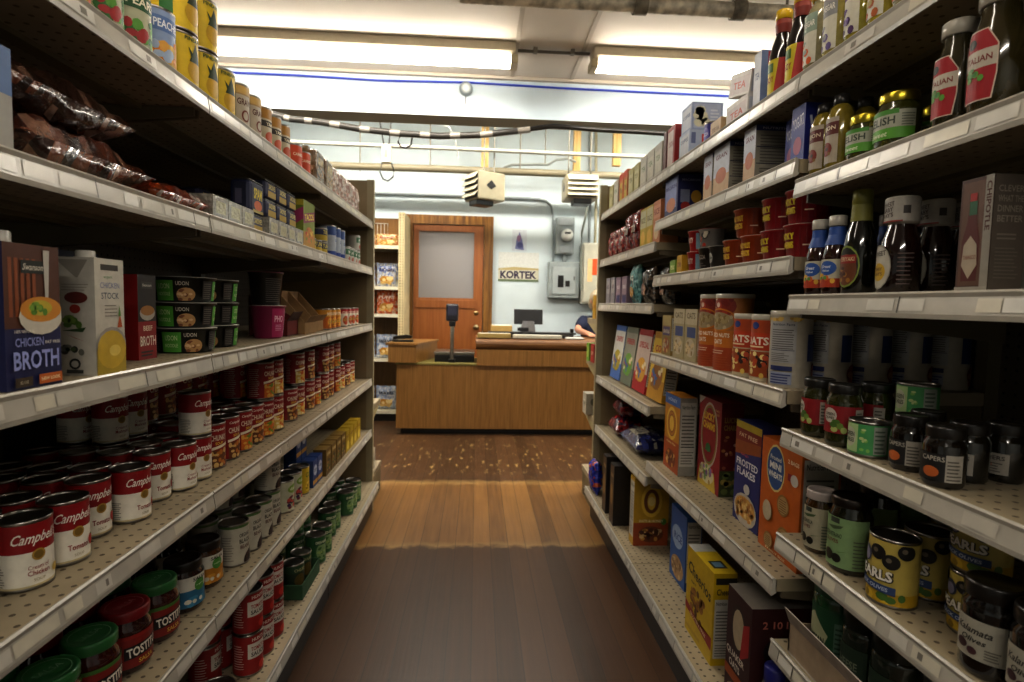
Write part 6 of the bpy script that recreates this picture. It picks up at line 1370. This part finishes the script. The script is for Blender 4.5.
# ------------------------------------------------------------------ stocking the shelves
PLACED = []
def copies(key, loc, rot):
    kind, cat, parts, size = TPL[key]
    root = bpy.data.objects.new(kind, parts[0][1]); COL.objects.link(root)
    root.location = loc; root.rotation_euler = (0, 0, rot)
    for n, me, mt in parts[1:]:
        c = bpy.data.objects.new(n, me); COL.objects.link(c); c.parent = root
    root['category'] = cat
    return root
SHELF = {}
def deck(side, name):
    if side < 0: z = dict(zip(('L0', 'L1', 'L2', 'L3', 'L4', 'L5'), LZ))[name]
    else:
        z = {'R0': -.9973, 'D1': -.6608, 'C1': -.3929, 'B1': -.0092, 'A1': .2184, 'RT': .4605, 'D2': -.5981, 'C2': -.1892, 'B2': .0918, 'A2': .2912,
             'E3': -.7292, 'D3': -.494, 'C3': -.2685, 'B3': .0101, 'A3': .2456}[name]
    return H + z + STRIP/2
def edge(side, name): return EDGE[side][1] if name in ('L0', 'R0') else EDGE[side][0]
WHERE = {'L0': 'on the lowest can shelf', 'L1': 'on the salsa shelf', 'L2': 'on the soup shelf', 'L3': 'on the broth shelf', 'L4': 'on the bean bag shelf', 'L5': 'on the canned fruit shelf',
         'R0': 'on the lowest cereal shelf', 'D1': 'on the granola bag shelf', 'C1': 'on the leaning cereal shelf', 'B1': 'on the teal bag shelf', 'A1': 'on the red bag shelf', 'RT': 'on the cereal-side top shelf',
         'D2': 'on the boxed cereal shelf', 'C2': 'on the oat canister shelf', 'B2': 'on the cereal cup shelf', 'A2': 'on the pasta box shelf', 'E3': 'by the cardboard tray', 'D3': 'on the olive shelf',
         'C3': 'on the green can shelf', 'B3': 'on the barbecue sauce shelf', 'A3': 'on the dressing shelf'}
rj = random.Random(5)
def put(shelf, key, desc, u=None, v=None, Y=None, d=.03, row=1, n=1, rot=0., corner=False, lift=0., tilt=None, jit=.15, X=None):
    """stand a product on a shelf: u = its column in the photograph (or corner=True: its near front edge), d = set back from the shelf lip"""
    side = -1 if shelf[0] == 'L' else 1
    zt = deck(side, shelf) + .0005 + lift
    kind, cat, parts, (sw, sd, sh) = TPL[key]
    round_ = abs(sw-sd) < 1e-6 and cat not in ('box',)
    e = edge(side, shelf)
    half_d, half_w = sd, sw
    if v is not None:
        p = at(u, v, Z=zt)
        if not corner: dv = Vector((p.x, p.y, 0)).normalized(); p = p + dv*half_w
        xx = abs(p.x); Yc = p.y
        if corner: xx += half_d; Yc = p.y + half_w
        xx = max(xx, e + half_d + .008)
    elif corner:
        xf = e + d; Yc = y_at(side*xf, zt, u) + half_w; xx = xf + half_d
    else:
        xx = X if X is not None else e + d + half_d
        Yc = Y if Y is not None else y_at(side*xx, zt, u)
    if X is not None: xx = X
    base = pi/2 if side < 0 else -pi/2
    out = []
    for k in range(n):
        r = base + side*abs(rot) + (rj.uniform(-jit, jit) if round_ else 0)
        o = copies(key, (side*xx, Yc, zt + k*(sh+.0012)), r)
        if tilt: o.rotation_euler = tilt(r)
        PLACED.append((o, shelf, desc, row, k, n, Yc, xx)); out.append(o)
    return out

# ---- left, soup shelf
front = [(26, .05, 'chick'), (65, .05, 'tom'), (89.5, .078, 'tom'), (131, .05, 'tom'), (153, .07, 'tom'), (180, .05, 'mush'), (196, .05, 'mush')]
SOUP = 'red and white soup can'
for i, (u_, d_, k) in enumerate(front):
    o = put('L2', 'soup_'+k, {'tom': 'red and white tomato soup can', 'chick': 'red and white creamy chicken soup can', 'mush': 'red and white mushroom soup can'}[k], u=u_, d=d_, n=2 if i == 6 else 1, jit=.15, rot=.6 if i < 3 else .4)
    y = PLACED[-1][6]
    for r in range(2, 5):
        if y < .96 and r > 2: continue
        if y < 1.05 and r > 3: continue
        put('L2', 'soup_'+k, SOUP, Y=y, d=d_+.0715*(r-1), row=r, n=2 if (r >= 3 and i >= 5) else 1, rot=.4)
ck = [(1.415, 'sir'), (1.497, 'sir'), (1.582, 'veg'), (1.667, 'sir'), (1.752, 'veg'), (1.837, 'chi'), (1.98, 'sir'), (2.064, 'chi'), (2.19, 'sir'), (2.275, 'veg'), (2.4, 'sir'), (2.484, 'sir'), (2.6, 'veg'), (2.69, 'chi'), (2.8, 'sir'), (2.9, 'chi')]
for i, (y, k) in enumerate(ck):
    two = i in (4, 5, 7, 8, 10, 11, 12)
    nm = {'sir': 'dark red steak soup can', 'veg': 'dark red vegetable soup can', 'chi': 'dark red chicken soup can'}[k]
    put('L2', 'chunky_'+k, nm, Y=y, d=.055, n=2 if two else 1, rot=.4)
    for r in range(2, 5):
        if y > 2.0 and r > 2: continue
        put('L2', 'chunky_'+k, 'tall dark red soup can', Y=y, d=.055+.0805*(r-1), row=r, n=2 if (i < 7 and r == 3) or (i in (4, 5) and r == 2) else 1)

# ---- left, broth shelf
put('L3', 'broth_blue', 'blue broth carton with a soup ladle picture', u=7, d=.015, corner=True)
put('L3', 'stock_white', 'white stock carton with vegetable pictures', u=97, d=.012, corner=True)
put('L3', 'broth_red', 'red and black broth carton nearest the white carton', Y=.985, d=.075)
put('L3', 'broth_red', 'red and black broth carton showing its red side', u=139, d=.075, corner=True)
put('L3', 'broth_navy', 'dark navy carton deep behind the red cartons', Y=1.15, d=.22)
BOWL = 'green and black noodle bowl'
for c, y in enumerate((1.305, 1.455)): put('L3', 'bowl', BOWL, Y=y, d=.025+.012*c, n=3, jit=.5)
for y in (1.3, 1.45): put('L3', 'bowl', BOWL, Y=y, d=.185, row=2, n=3)
put('L3', 'pinkcup', 'bright pink noodle cup under the black cup', Y=1.79, d=.03, jit=.05, rot=.3)
put('L3', 'blackcup', 'black noodle cup with pink band', Y=1.80, d=.04, lift=.1015, jit=.05, rot=.2)
put('L3', 'case_red', 'dark red open display carton beside the pink cup', Y=1.92, d=.05)
put('L3', 'case_brown', 'tall brown open display carton, emptied', Y=2.05, d=.03)
put('L3', 'case_brown', 'tall brown open display carton next to the orange cans', Y=2.21, d=.045)
for i, y in enumerate((2.34, 2.42, 2.5)): put('L3', 'orangecan', 'small orange soup can', Y=y, d=.03, rot=.3)
for i, y in enumerate((2.63, 2.71, 2.79, 2.87)): put('L3', 'whitecan', 'small white and red can', Y=y, d=.03, rot=.3)

# ---- left, bean bag shelf
put('L4', 'oatbox', 'blue and white sugar box at the near end', Y=.672, d=.012)
put('L4', 'bag_beans', 'brown dried bean bag, lower of the pile', Y=.93, d=.025)
put('L4', 'bag_beans2', 'brown dried bean bag, top of the pile', Y=.91, d=.04, lift=.0805)
put('L4', 'bag_lentil', 'orange lentil bag beside the grey packs', Y=1.185, d=.02)
put('L4', 'bag_lentil', 'orange lentil bag on the back of the shelf', Y=1.2, d=.235)
for i in range(3): put('L4', 'greypack', 'pale grey soft pack', Y=1.33+i*.0778, d=.02)
put('L4', 'spam_low', 'low navy meat tin under the tall tin', Y=1.575, d=.03)
put('L4', 'spam', 'tall navy meat tin with yellow lettering', Y=1.575, d=.03, lift=.0526)
for y in (1.52, 1.62): put('L4', 'spam_low', 'low navy meat tin', Y=y, d=.135, row=2, n=2)
for i in range(4): put('L4', 'greypack', 'whitish soft pack under tins', Y=1.667+i*.0777, d=.02)
for i in range(3): put('L4', 'spam_low', 'navy and gold tin', Y=1.68+i*.091, d=.03, lift=.0558, n=2)
put('L4', 'taco', 'bright taco box with purple stripe', Y=2.006, d=.02)
for y in (2.12, 2.2, 2.28): put('L4', 'tuna_yellow', 'small yellow and navy tuna can', Y=y, d=.03, n=2 if y > 2.25 else 1, rot=.3)
for y in (2.42, 2.5, 2.58): put('L4', 'tall_blue', 'tall blue and silver fish can', Y=y, d=.03)
for y in (2.68, 2.755, 2.83, 2.905): put('L4', 'small_white', 'small white ham can', Y=y, d=.03, n=2 if y > 2.9 else 1)

# ---- left, top shelf
top = [(.805, 'fruit_cocktail', 'yellow fruit cocktail can', 1), (.885, 'fruit_cocktail', 'yellow fruit cocktail can', 1), (.965, 'green_fruit', 'white and green pear can', 1), (1.045, 'green_fruit', 'white and green pear can', 1), (1.125, 'peach', 'blue and gold peach can', 1),
       (1.212, 'pineapple', 'yellow pineapple can', 2), (1.3, 'pineapple', 'yellow pineapple can', 2), (1.388, 'pineapple', 'yellow pineapple can', 1), (1.473, 'beige_can', 'beige gravy can', 1), (1.55, 'beige_can', 'beige gravy can', 1), (1.627, 'cream_can', 'cream and orange yam can', 1), (1.704, 'cream_can', 'cream and orange yam can', 1),
       (1.781, 'cream_can', 'cream and orange yam can', 1), (1.9, 'orange_tall', 'orange carrot can', 1), (1.99, 'orange_tall', 'orange carrot can', 1)]
for y, k, ds, n in top: put('L5', k, ds, Y=y, d=.012, n=n, rot=.3)
put('L5', 'brown_pack', 'brown grain bag beside the orange carrot cans', Y=2.15, d=.02)
put('L5', 'brown_pack', 'brown grain bag beside the wrapped pasta', Y=2.28, d=.02)
for i, y in enumerate((2.42, 2.56, 2.7, 2.84)): put('L5', 'pasta_bag', 'pinkish clear pasta bag', Y=y, d=.03)

# ---- left, salsa shelf
for y, k, nm in ((.874, 'salsa_green', 'salsa jar with green lid'), (.968, 'salsa_green', 'salsa jar with green lid'), (1.064, 'salsa_red', 'salsa jar with dark red lid'), (1.162, 'salsa_green', 'salsa jar with green lid')):
    put('L1', k, nm, Y=y, d=.045, rot=.3)
    put('L1', 'salsa_red' if y in (.968,) else k, 'salsa jar in shade behind front row', Y=y+.002, d=.045+.094, row=2)
put('L1', 'salsa_blue', 'black lidded salsa jar with blue label', Y=1.27, d=.045, rot=.3)
put('L1', 'salsa_orange', 'black lidded salsa jar with orange label', Y=1.375, d=.05, rot=.3)
for y in (1.27, 1.375): put('L1', 'salsa_black', 'black lidded dark salsa jar', Y=y, d=.145, row=2)
for i, y in enumerate((1.49, 1.575, 1.66)):
    put('L1', 'beans', 'white labelled bean can', Y=y, d=.03, rot=.5)
    put('L1', 'beans', 'white labelled bean can', Y=y+.01, d=.112, row=2, n=2 if i else 1, rot=.5)
put('L1', 'beans', 'white labelled bean can', Y=1.745, d=.035, n=2, rot=.5)
for y in (1.86, 1.945): put('L1', 'veg', 'mixed vegetable can', Y=y, d=.03); put('L1', 'veg', 'mixed vegetable can', Y=y, d=.112, row=2)
put('L1', 'veg_yellow', 'yellow corn can', Y=2.03, d=.03)
for i, y in enumerate((2.11, 2.175)): put('L1', 'bluebox', 'blue snack box', Y=y, d=.03, n=1); put('L1', 'bluebox', 'blue snack box', Y=y, d=.09, row=2, n=2)
for i, y in enumerate((2.26, 2.345, 2.43, 2.515)): put('L1', 'stuffing', 'brown and gold stuffing box', Y=y, d=.02)
for i, y in enumerate((2.6, 2.68, 2.76, 2.84)): put('L1', 'yellowbox', 'yellow gravy box', Y=y, d=.02)

# ---- left, lowest shelf
put('L0', 'sauce_small', 'small red and white sauce can', Y=1.205, d=.045); put('L0', 'sauce_small', 'small red and white sauce can', Y=1.135, d=.045)
put('L0', 'sauce_small', 'small red and white sauce can', Y=1.2, d=.12, row=2, n=2)
put('L0', 'tuna', 'short tin lying low before the red cans', Y=1.35, d=.05)
for i, y in enumerate((1.475, 1.555, 1.635)): put('L0', 'sauce', 'red tomato can', Y=y, d=.03, n=2, rot=.55)
for y in (1.42, 1.5): put('L0', 'sauce', 'red tomato can', Y=y, d=.115, row=2, n=2)
put('L0', 'tray', 'dark green cardboard can tray', Y=1.92, d=.03)
for y in (1.87, 1.95): put('L0', 'darkgreen', 'small dark green can in the tray', Y=y+.01, d=.043, lift=.0035, rot=.6)
for y in (1.86, 1.94, 2.02): put('L0', 'darkgreen', 'small dark green can stacked behind the tray', Y=y, d=.15, row=2, n=2, rot=.6)
for y in (2.1, 2.19): put('L0', 'green', 'green vegetable can', Y=y, d=.03, rot=.6); put('L0', 'green', 'green vegetable can', Y=y, d=.11, row=2, n=2, rot=.6)
for y in (2.34, 2.42): put('L0', 'green', 'green vegetable can', Y=y, d=.05, rot=.6)
for y in (2.58, 2.66, 2.75): put('L0', 'green', 'green vegetable can', Y=y, d=.03, rot=.6); put('L0', 'green', 'green vegetable can', Y=y, d=.11, row=2, rot=.6)

# ---- right, olive shelf
put('D3', 'olive_white', 'amber olive jar with white lid', u=819, d=.01, rot=.2)
put('D3', 'olive_green', 'pale green olive jar at the front', u=848, d=.008, rot=.3)
put('D3', 'olive_green', 'pale green olive jar behind the first', u=876, X=.79, rot=.3)
put('D3', 'olive_green', 'pale green olive jar deep in the row', u=905, X=.868, rot=.3)
put('D3', 'pearls', 'yellow black-olive can alone at the front', u=891, d=.006, rot=.02)
put('D3', 'pearls', 'yellow black-olive can second from the lip', u=926, X=.771, rot=.02)
put('D3', 'pearls', 'yellow black-olive can third from the lip', u=952, X=.849, rot=.3)

put('D3', 'pearls_low', 'yellow black-olive can, stacked', u=976, X=.755, n=2, rot=.02)
put('D3', 'kalamata', 'large dark olive jar with cream label', u=989, d=.006, rot=.35)
put('D3', 'kalamata', 'large dark olive jar cut by the frame edge', u=1042, d=.006, rot=.3)

# ---- right, green can shelf
put('C3', 'olive_red', 'red labelled olive jar at the shelf end', u=817, d=.006, rot=.2)
put('C3', 'olive_red', 'red labelled olive jar in the middle', u=842, d=.006, rot=.5)
put('C3', 'olive_red', 'red labelled olive jar set further back', u=874, X=.765)
put('C3', 'green_low', 'low green chili can alone at the lip', u=868, d=.006, rot=.3)
put('C3', 'green_low', 'low green chili can in a stack', u=914, X=.79, n=2, rot=.3)
for i, (u, v, k) in enumerate(((914, 471, 'dark_small'), (936, 480, 'dark_small'))): put('C3', k, 'small dark caper jar', u=(908, 942)[i], d=.006+.012*(1-i), rot=.4)
put('C3', 'white_small', 'small dark caper jar with white label', u=966, X=.742, rot=.4); put('C3', 'white_small', 'small dark caper jar with white label', u=1003, X=.80, rot=.4)
put('C3', 'dark_small', 'small dark caper jar set behind', u=925, X=.752)
# ---- right, barbecue sauce shelf
for i, (d, yy) in enumerate(((.012, .955), (.082, .957), (.152, .959))): put('B3', 'bbq', 'dark barbecue bottle with white cap', u=(897, 931, 962)[i], d=d, row=i+1, rot=.05, jit=.05)
put('B3', 'teriyaki', 'black sauce bottle with olive-green neck', u=857, d=.01, rot=.3)
for i, y in enumerate((1.094, 1.143-.001)): pass
put('B3', 'bbq_blue', 'steak sauce bottle with blue neck', u=834, d=.006, rot=.3, jit=.03); put('B3', 'bbq_blue', 'steak sauce bottle with blue neck', u=817, d=.006, row=1, rot=.3); put('B3', 'bbq_blue', 'steak sauce bottle with blue neck', u=884, d=.085, row=2)
for i in range(2): put('B3', 'chipotle', 'brown pepper sauce box with bottle picture' if i == 0 else 'brown pepper sauce box second in line', u=987, d=.012+.05*i, corner=True) if i == 0 else put('B3', 'chipotle', 'brown pepper sauce box second in line', Y=PLACED[-1][6]-.002, d=.066)
put('B3', 'chipotle', 'brown pepper sauce box nearest the camera', Y=PLACED[-1][6]-.054, d=.07)
# ---- right, dressing shelf
put('A3', 'dressing', 'large red-labelled dressing bottle', u=994, d=.006, rot=.05, jit=.02)
put('A3', 'dressing', 'large red-labelled dressing bottle behind', Y=.765, d=.085, rot=.3)
put('A3', 'dressing_small', 'smaller red-labelled dressing bottle', u=953, d=.006, rot=.05, jit=.02)
put('A3', 'relish', 'green relish jar with gold lid, larger', u=896, d=.015, rot=.1, jit=.02); put('A3', 'relish_small', 'green relish jar with gold lid, nearest the sauces', u=864, d=.012, rot=.1)
put('A3', 'relish_small', 'green relish jar set behind the dressing', Y=.94, d=.1)
put('A3', 'mustard', 'tan mustard dressing bottle in front', u=838, d=.01, rot=.05, jit=.02); put('A3', 'mustard', 'tan mustard dressing bottle by the pasta boxes', Y=1.112, d=.01, rot=.05); put('A3', 'mustard', 'tan mustard dressing bottle behind the first', Y=1.07, d=.064); put('A3', 'mustard', 'tan mustard dressing bottle deep in the corner', Y=1.11, d=.13)
# ---- right, top shelf
tp = [(.90, 'vin_orange', 'clear vinegar bottle with orange label'), (.962, 'vin_yellow', 'yellow vinegar bottle'), (1.024, 'vin_purple', 'vinegar bottle with purple label'), (1.09, 'vin_clear', 'pale vinegar bottle with grey label'), (1.155, 'vin_orange', 'clear vinegar bottle with orange label'), (1.225, 'black_bottle', 'black soy bottle with yellow cap'), (1.30, 'black_bottle', 'black soy bottle with yellow cap')]
for y, k, ds in tp: put('RT', k, ds, Y=y, d=.012, rot=.5 if k == 'black_bottle' else .05, jit=.03)
put('RT', 'tea50', 'blue tea box with red number badge', Y=1.375, d=.02)
put('RT', 'white_tea', 'white tea box beside the blue box', Y=1.47, d=.015)
put('RT', 'white_tea', 'white tea box leaning on top', Y=1.475, d=.02, lift=.073, tilt=lambda r: (.0, .22, r))
put('RT', 'small_beige', 'small beige sweetener box', Y=1.60, d=.015); put('RT', 'purple_tin', 'purple cocoa tin', Y=1.69, d=.02)
put('RT', 'coffee_red', 'blue coffee box with red panel, bottom of stack', Y=1.845, d=.015); put('RT', 'coffee_box', 'pale blue coffee box on top of stack', Y=1.845, d=.02, lift=.0858)
put('RT', 'red_tall', 'tall red cocoa box', Y=1.99, d=.02); put('RT', 'thin_dark', 'thin dark tea box', Y=2.055, d=.02)
for y, k, ds in ((2.13, 'pale_box', 'pale grey tea box'), (2.225, 'pale_box', 'pale grey tea box'), (2.32, 'pale_box', 'pale grey tea box'), (2.42, 'pale_green', 'pale green tea box'), (2.51, 'pale_green', 'pale green tea box'), (2.6, 'orange_tea', 'orange and yellow tea box'), (2.68, 'orange_tea', 'orange and yellow tea box'), (2.78, 'pale_box', 'pale grey tea box'), (2.88, 'pale_green', 'pale green tea box')): put('RT', k, ds, Y=y, d=.02)
# ---- right middle bay
put('A2', 'toll_box', 'small royal-blue box by the dressings', Y=1.182, d=.02); put('A2', 'toll_box', 'small royal-blue box beside the grain boxes', Y=1.26, d=.05)
put('A2', 'grain_tall', 'blue and grey grain box, largest', u=754, d=.012, corner=True)
put('A2', 'grain_box', 'blue and grey grain box in the middle', u=728, d=.012, corner=True); put('A2', 'grain_tall', 'blue and grey grain box next to navy box', u=711, d=.012, corner=True)
put('A2', 'navy_box', 'navy macaroni box', u=677, d=.012, corner=True)
for y in (1.2, 1.303): put('B2', 'cup_red', 'red cereal cup', Y=y, d=.015, n=2, jit=.1, rot=.15)
for y in (1.406, 1.509): put('B2', 'cup_orange', 'orange cereal cup', Y=y, d=.015, n=1, jit=.1, rot=.15)
put('B2', 'cup_orange', 'orange cereal cup stacked on two others', Y=1.456, d=.018, lift=.0738, jit=.1, rot=.15)
for y in (1.406, 1.509): put('B2', 'cup_red', 'red cereal cup', Y=y, d=.118, row=2)
put('B2', 'cup_grey', 'dark grey cereal cup', Y=1.605, d=.015); put('B2', 'cup_brown', 'dark brown cereal cup', Y=1.685, d=.015); put('B2', 'cup_silver', 'silver cup with red lid', Y=1.685, d=.015, lift=.0698)
put('B2', 'cup_trix', 'bright red cereal cup with yellow stripe', Y=1.775, d=.015, n=2)
put('B2', 'tiny_yellow', 'tiny yellow snack box', Y=1.86, d=.02); put('B2', 'tiny_green', 'tiny green snack box', Y=1.925, d=.02)
y0 = 1.222
for r in range(5): put('C2', 'oats_plain', 'cream oat canister', Y=y0, d=.008+.0922*r, row=r+1, rot=.45 if r == 0 else .1, jit=.02)
for y in (1.318, 1.412): put('C2', 'oats_red', 'oat canister with orange-red banner', Y=y, d=.012, rot=.2, jit=.03)
for y in (1.53, 1.64): put('C2', 'nuts_tall', 'tall orange mixed nut canister', Y=y, d=.012, rot=.25, jit=.02)
put('C2', 'cerealbar_a', 'pale oatmeal box with white bowl', Y=1.76, d=.03); put('C2', 'cerealbar_a', 'pale oatmeal box with white bowl', Y=1.868, d=.03); put('C2', 'cerealbar_b', 'gold oatmeal box', Y=1.975, d=.025)
put('D2', 'wheats', 'orange cereal box with biscuit pictures', u=796, d=.06, corner=True)
put('D2', 'frosted', 'blue cereal box with flakes pictured', u=757, d=.075, corner=True)
put('D2', 'lucky', 'red cereal box with a bowl pictured', u=718, v=497, corner=True)
put('D2', 'honey_o', 'amber cereal box with large ring picture', u=677.5, v=476, corner=True)
# ---- right, far bay
put('A1', 'rice_box', 'salmon pink rice box', Y=2.12, d=.02); put('A1', 'rice_yellow', 'yellow rice box', Y=2.225, d=.025); put('A1', 'rice_yellow', 'yellow rice box', Y=2.31, d=.025)
put('A1', 'cornbread', 'brown mix box under the pink rice box', Y=2.135, d=.13)
put('A1', 'red_bag', 'tall dark red snack bag', Y=2.44, d=.02); put('A1', 'red_bag', 'tall dark red snack bag', Y=2.56, d=.02); put('A1', 'red_small', 'small bright red snack bag', Y=2.68, d=.02); put('A1', 'red_small', 'small bright red snack bag', Y=2.78, d=.02); put('A1', 'red_small', 'small bright red snack bag', Y=2.88, d=.02)
put('B1', 'dark_bag', 'dark snack bag with meat picture', Y=2.14, d=.06); put('B1', 'dark_bag', 'dark snack bag with meat picture', Y=2.28, d=.03)
put('B1', 'teal_bag', 'teal rice bag', Y=2.43, d=.02); put('B1', 'mauve_box', 'mauve cookie box with navy panel', Y=2.56, d=.02); put('B1', 'mauve_box', 'mauve cookie box with navy panel', Y=2.67, d=.02); put('B1', 'grey_box', 'tall grey cookie box', Y=2.78, d=.02); put('B1', 'grey_box', 'tall grey cookie box', Y=2.88, d=.02)
LT = lambda r: (.0, .0, r)
for y, k, ds in ((2.08, 'lean_yellow', 'yellow cereal box at the shelf joint'), (2.3, 'lean_red', 'red leaning cereal box'), (2.51, 'lean_grey', 'grey-green leaning cereal box'), (2.72, 'lean_blue', 'blue and white leaning cereal box')):
    put('C1', k, ds, Y=y+.095, d=.05, tilt=lambda r: (-.12, 0, r), lift=.004)
put('D1', 'blue_bag', 'navy granola bag lying flat', Y=2.45, d=.03); put('D1', 'red_lying', 'dark red granola bag at the counter end', Y=2.75, d=.03); put('D1', 'red_lying', 'dark red granola bag on top', Y=2.75, d=.05, lift=.0905)
# ---- right, lowest shelf
put('R0', 'cheerios', 'bright yellow cereal box', u=710, v=666, corner=True)
put('R0', 'quaker', 'large dark red oat box', u=746, d=.03, corner=True)
put('R0', 'bluecereal', 'blue cereal box', u=684, v=592, corner=True)
put('R0', 'honey_yellow', 'yellow cereal box with ring picture', Y=2.25, X=.725, rot=pi/2)
put('R0', 'darkbox', 'dark cracker box', u=612.5, d=.015, corner=True); put('R0', 'darkbox', 'dark cracker box', u=605, d=.015, corner=True); put('R0', 'blue_stand', 'bright blue snack bag', Y=2.88, d=.0)
put('R0', 'blue_capped', 'bottle with dark blue cap', Y=1.165, d=.04)
put('E3', 'parmesan', 'green cheese shaker', Y=1.041, X=.722, lift=.0045, rot=.3)
for y in (.957, .88): put('E3', 'dark_shaker', 'dark green cheese shaker', Y=y, X=.722, lift=.0045)
put('E3', 'case_flap', 'cardboard display tray with raised front flap', Y=.965, X=.718)
# ---- endcap goods and chip rack
def loose(key, loc, rot, label, group=None):
    o = copies(key, loc, rot); o['label'] = label
    if group: o['group'] = group
    return o
ey = RB[0]
loose('end_green', (.68, ey+.2, .8305), -pi/2, 'green and yellow candy box on the end shelf')
loose('end_red', (.68, ey+.1, .8305), -pi/2, 'red candy box on the end shelf beside the green one')
loose('end_white', (.68, ey+.23, .5205), -pi/2, 'white carton on the middle end shelf by the counter')
loose('end_yellow', (.69, ey+.16, 1.0705), -pi/2, 'yellow honey box on the upper end shelf')
loose('end_white', (-.63, LB[0]+.2, .1705), pi/2, 'white carton low on the end shelf by the chip rack')
zr = [z+.0005 for z in RKZ]
rows = [('chip_tan', zr[0], 'small tan snack packet on the top rack shelf'), ('chip_blue', zr[1], 'blue and white chip bag on the second rack shelf'), ('chip_orange', zr[2], 'orange puff bag on the third rack shelf'), ('chip_white', zr[3], 'pale blue chip bag on the fourth rack shelf'), ('chip_white', zr[4], 'pale blue chip bag on the lowest rack shelf')]
for k, z, lab in rows:
    for i in range(3):
        o = loose(k, (rx1-.115-.215*i, KY+.1, z), 0, lab + (', by the side panel', ', in the middle', ', farthest from the door')[i])

# ------------------------------------------------------------------ labels that single each thing out
ORD = ['first', 'second', 'third', 'fourth', 'fifth', 'sixth', 'seventh', 'eighth', 'ninth', 'tenth', 'eleventh', 'twelfth', 'thirteenth', 'fourteenth', 'fifteenth', 'sixteenth', 'seventeenth', 'eighteenth']
by = {}
for rec in PLACED: by.setdefault((rec[1], rec[2]), []).append(rec)
for (shelf, desc), recs in by.items():
    w = WHERE[shelf]
    if len(recs) == 1:
        recs[0][0]['label'] = desc + ' ' + w; continue
    plural = desc + ' group ' + w
    hd, _, tl = desc.partition(' with ')
    hd, _2, tl2 = hd.partition(' in ')
    gname = hd + ('es' if hd.endswith('x') else 's') + (' in ' + tl2 if tl2 else '') + (' with ' + tl if tl else '') + ' ' + w
    for r in recs: r[0]['group'] = gname
    rowsn = sorted({r[3] for r in recs})
    for row in rowsn:
        rr = [r for r in recs if r[3] == row]
        lv = {}
        for r in rr: lv.setdefault(r[4], []).append(r)
        nst = max(r[5] for r in rr)
        for k, lst in lv.items():
            lst.sort(key=lambda r: r[6])
            for i, r in enumerate(lst):
                bits = [desc]
                if nst > 1 and r[5] > 1: bits.append(['bottom', 'top'][k] if nst == 2 else ['bottom', 'middle', 'top'][k])
                if len(lst) > 1 or len(rr) == 1 and len(rowsn) > 1 and False: bits.append('nearest' if i == 0 else ORD[i] + ' nearest')
                if len(rowsn) > 1: bits.append('front row' if row == 1 else ORD[row-1] + ' row back')
                r[0]['label'] = ', '.join(bits) + (', ' if len(bits) > 1 else ' ') + w
seen = {}
for o in list(COL.objects):
    if o.parent is None and 'label' in o.keys(): seen.setdefault(o['label'], []).append(o)
DUP = [(k, len(v)) for k, v in seen.items() if len(v) > 1]
LONG = [k for k in seen if len(k.split()) > 16]
if DUP: print('DUPLABEL', DUP)
if LONG: print('LONGLABEL', len(LONG), LONG[:6])

# ------------------------------------------------------------------ camera
cam = bpy.data.cameras.new('Camera'); cam.sensor_width = 36; cam.lens = 36*FPX/1024; cam.clip_start = .02
co = bpy.data.objects.new('Camera', cam); COL.objects.link(co)
co.matrix_world = Matrix(((R_.x, U_.x, -F_.x, EYE.x), (R_.y, U_.y, -F_.y, EYE.y), (R_.z, U_.z, -F_.z, EYE.z), (0, 0, 0, 1)))
SC.camera = co
cam.dof.use_dof = True; cam.dof.focus_distance = 1.25; cam.dof.aperture_fstop = 5.6
SC.view_settings.view_transform = 'Standard'
SC.view_settings.look = 'None'
SC.view_settings.exposure = .35; SC.view_settings.gamma = .82
SC.cycles.use_denoising = True
SC.cycles.max_bounces = 6; SC.cycles.diffuse_bounces = 3; SC.cycles.glossy_bounces = 3
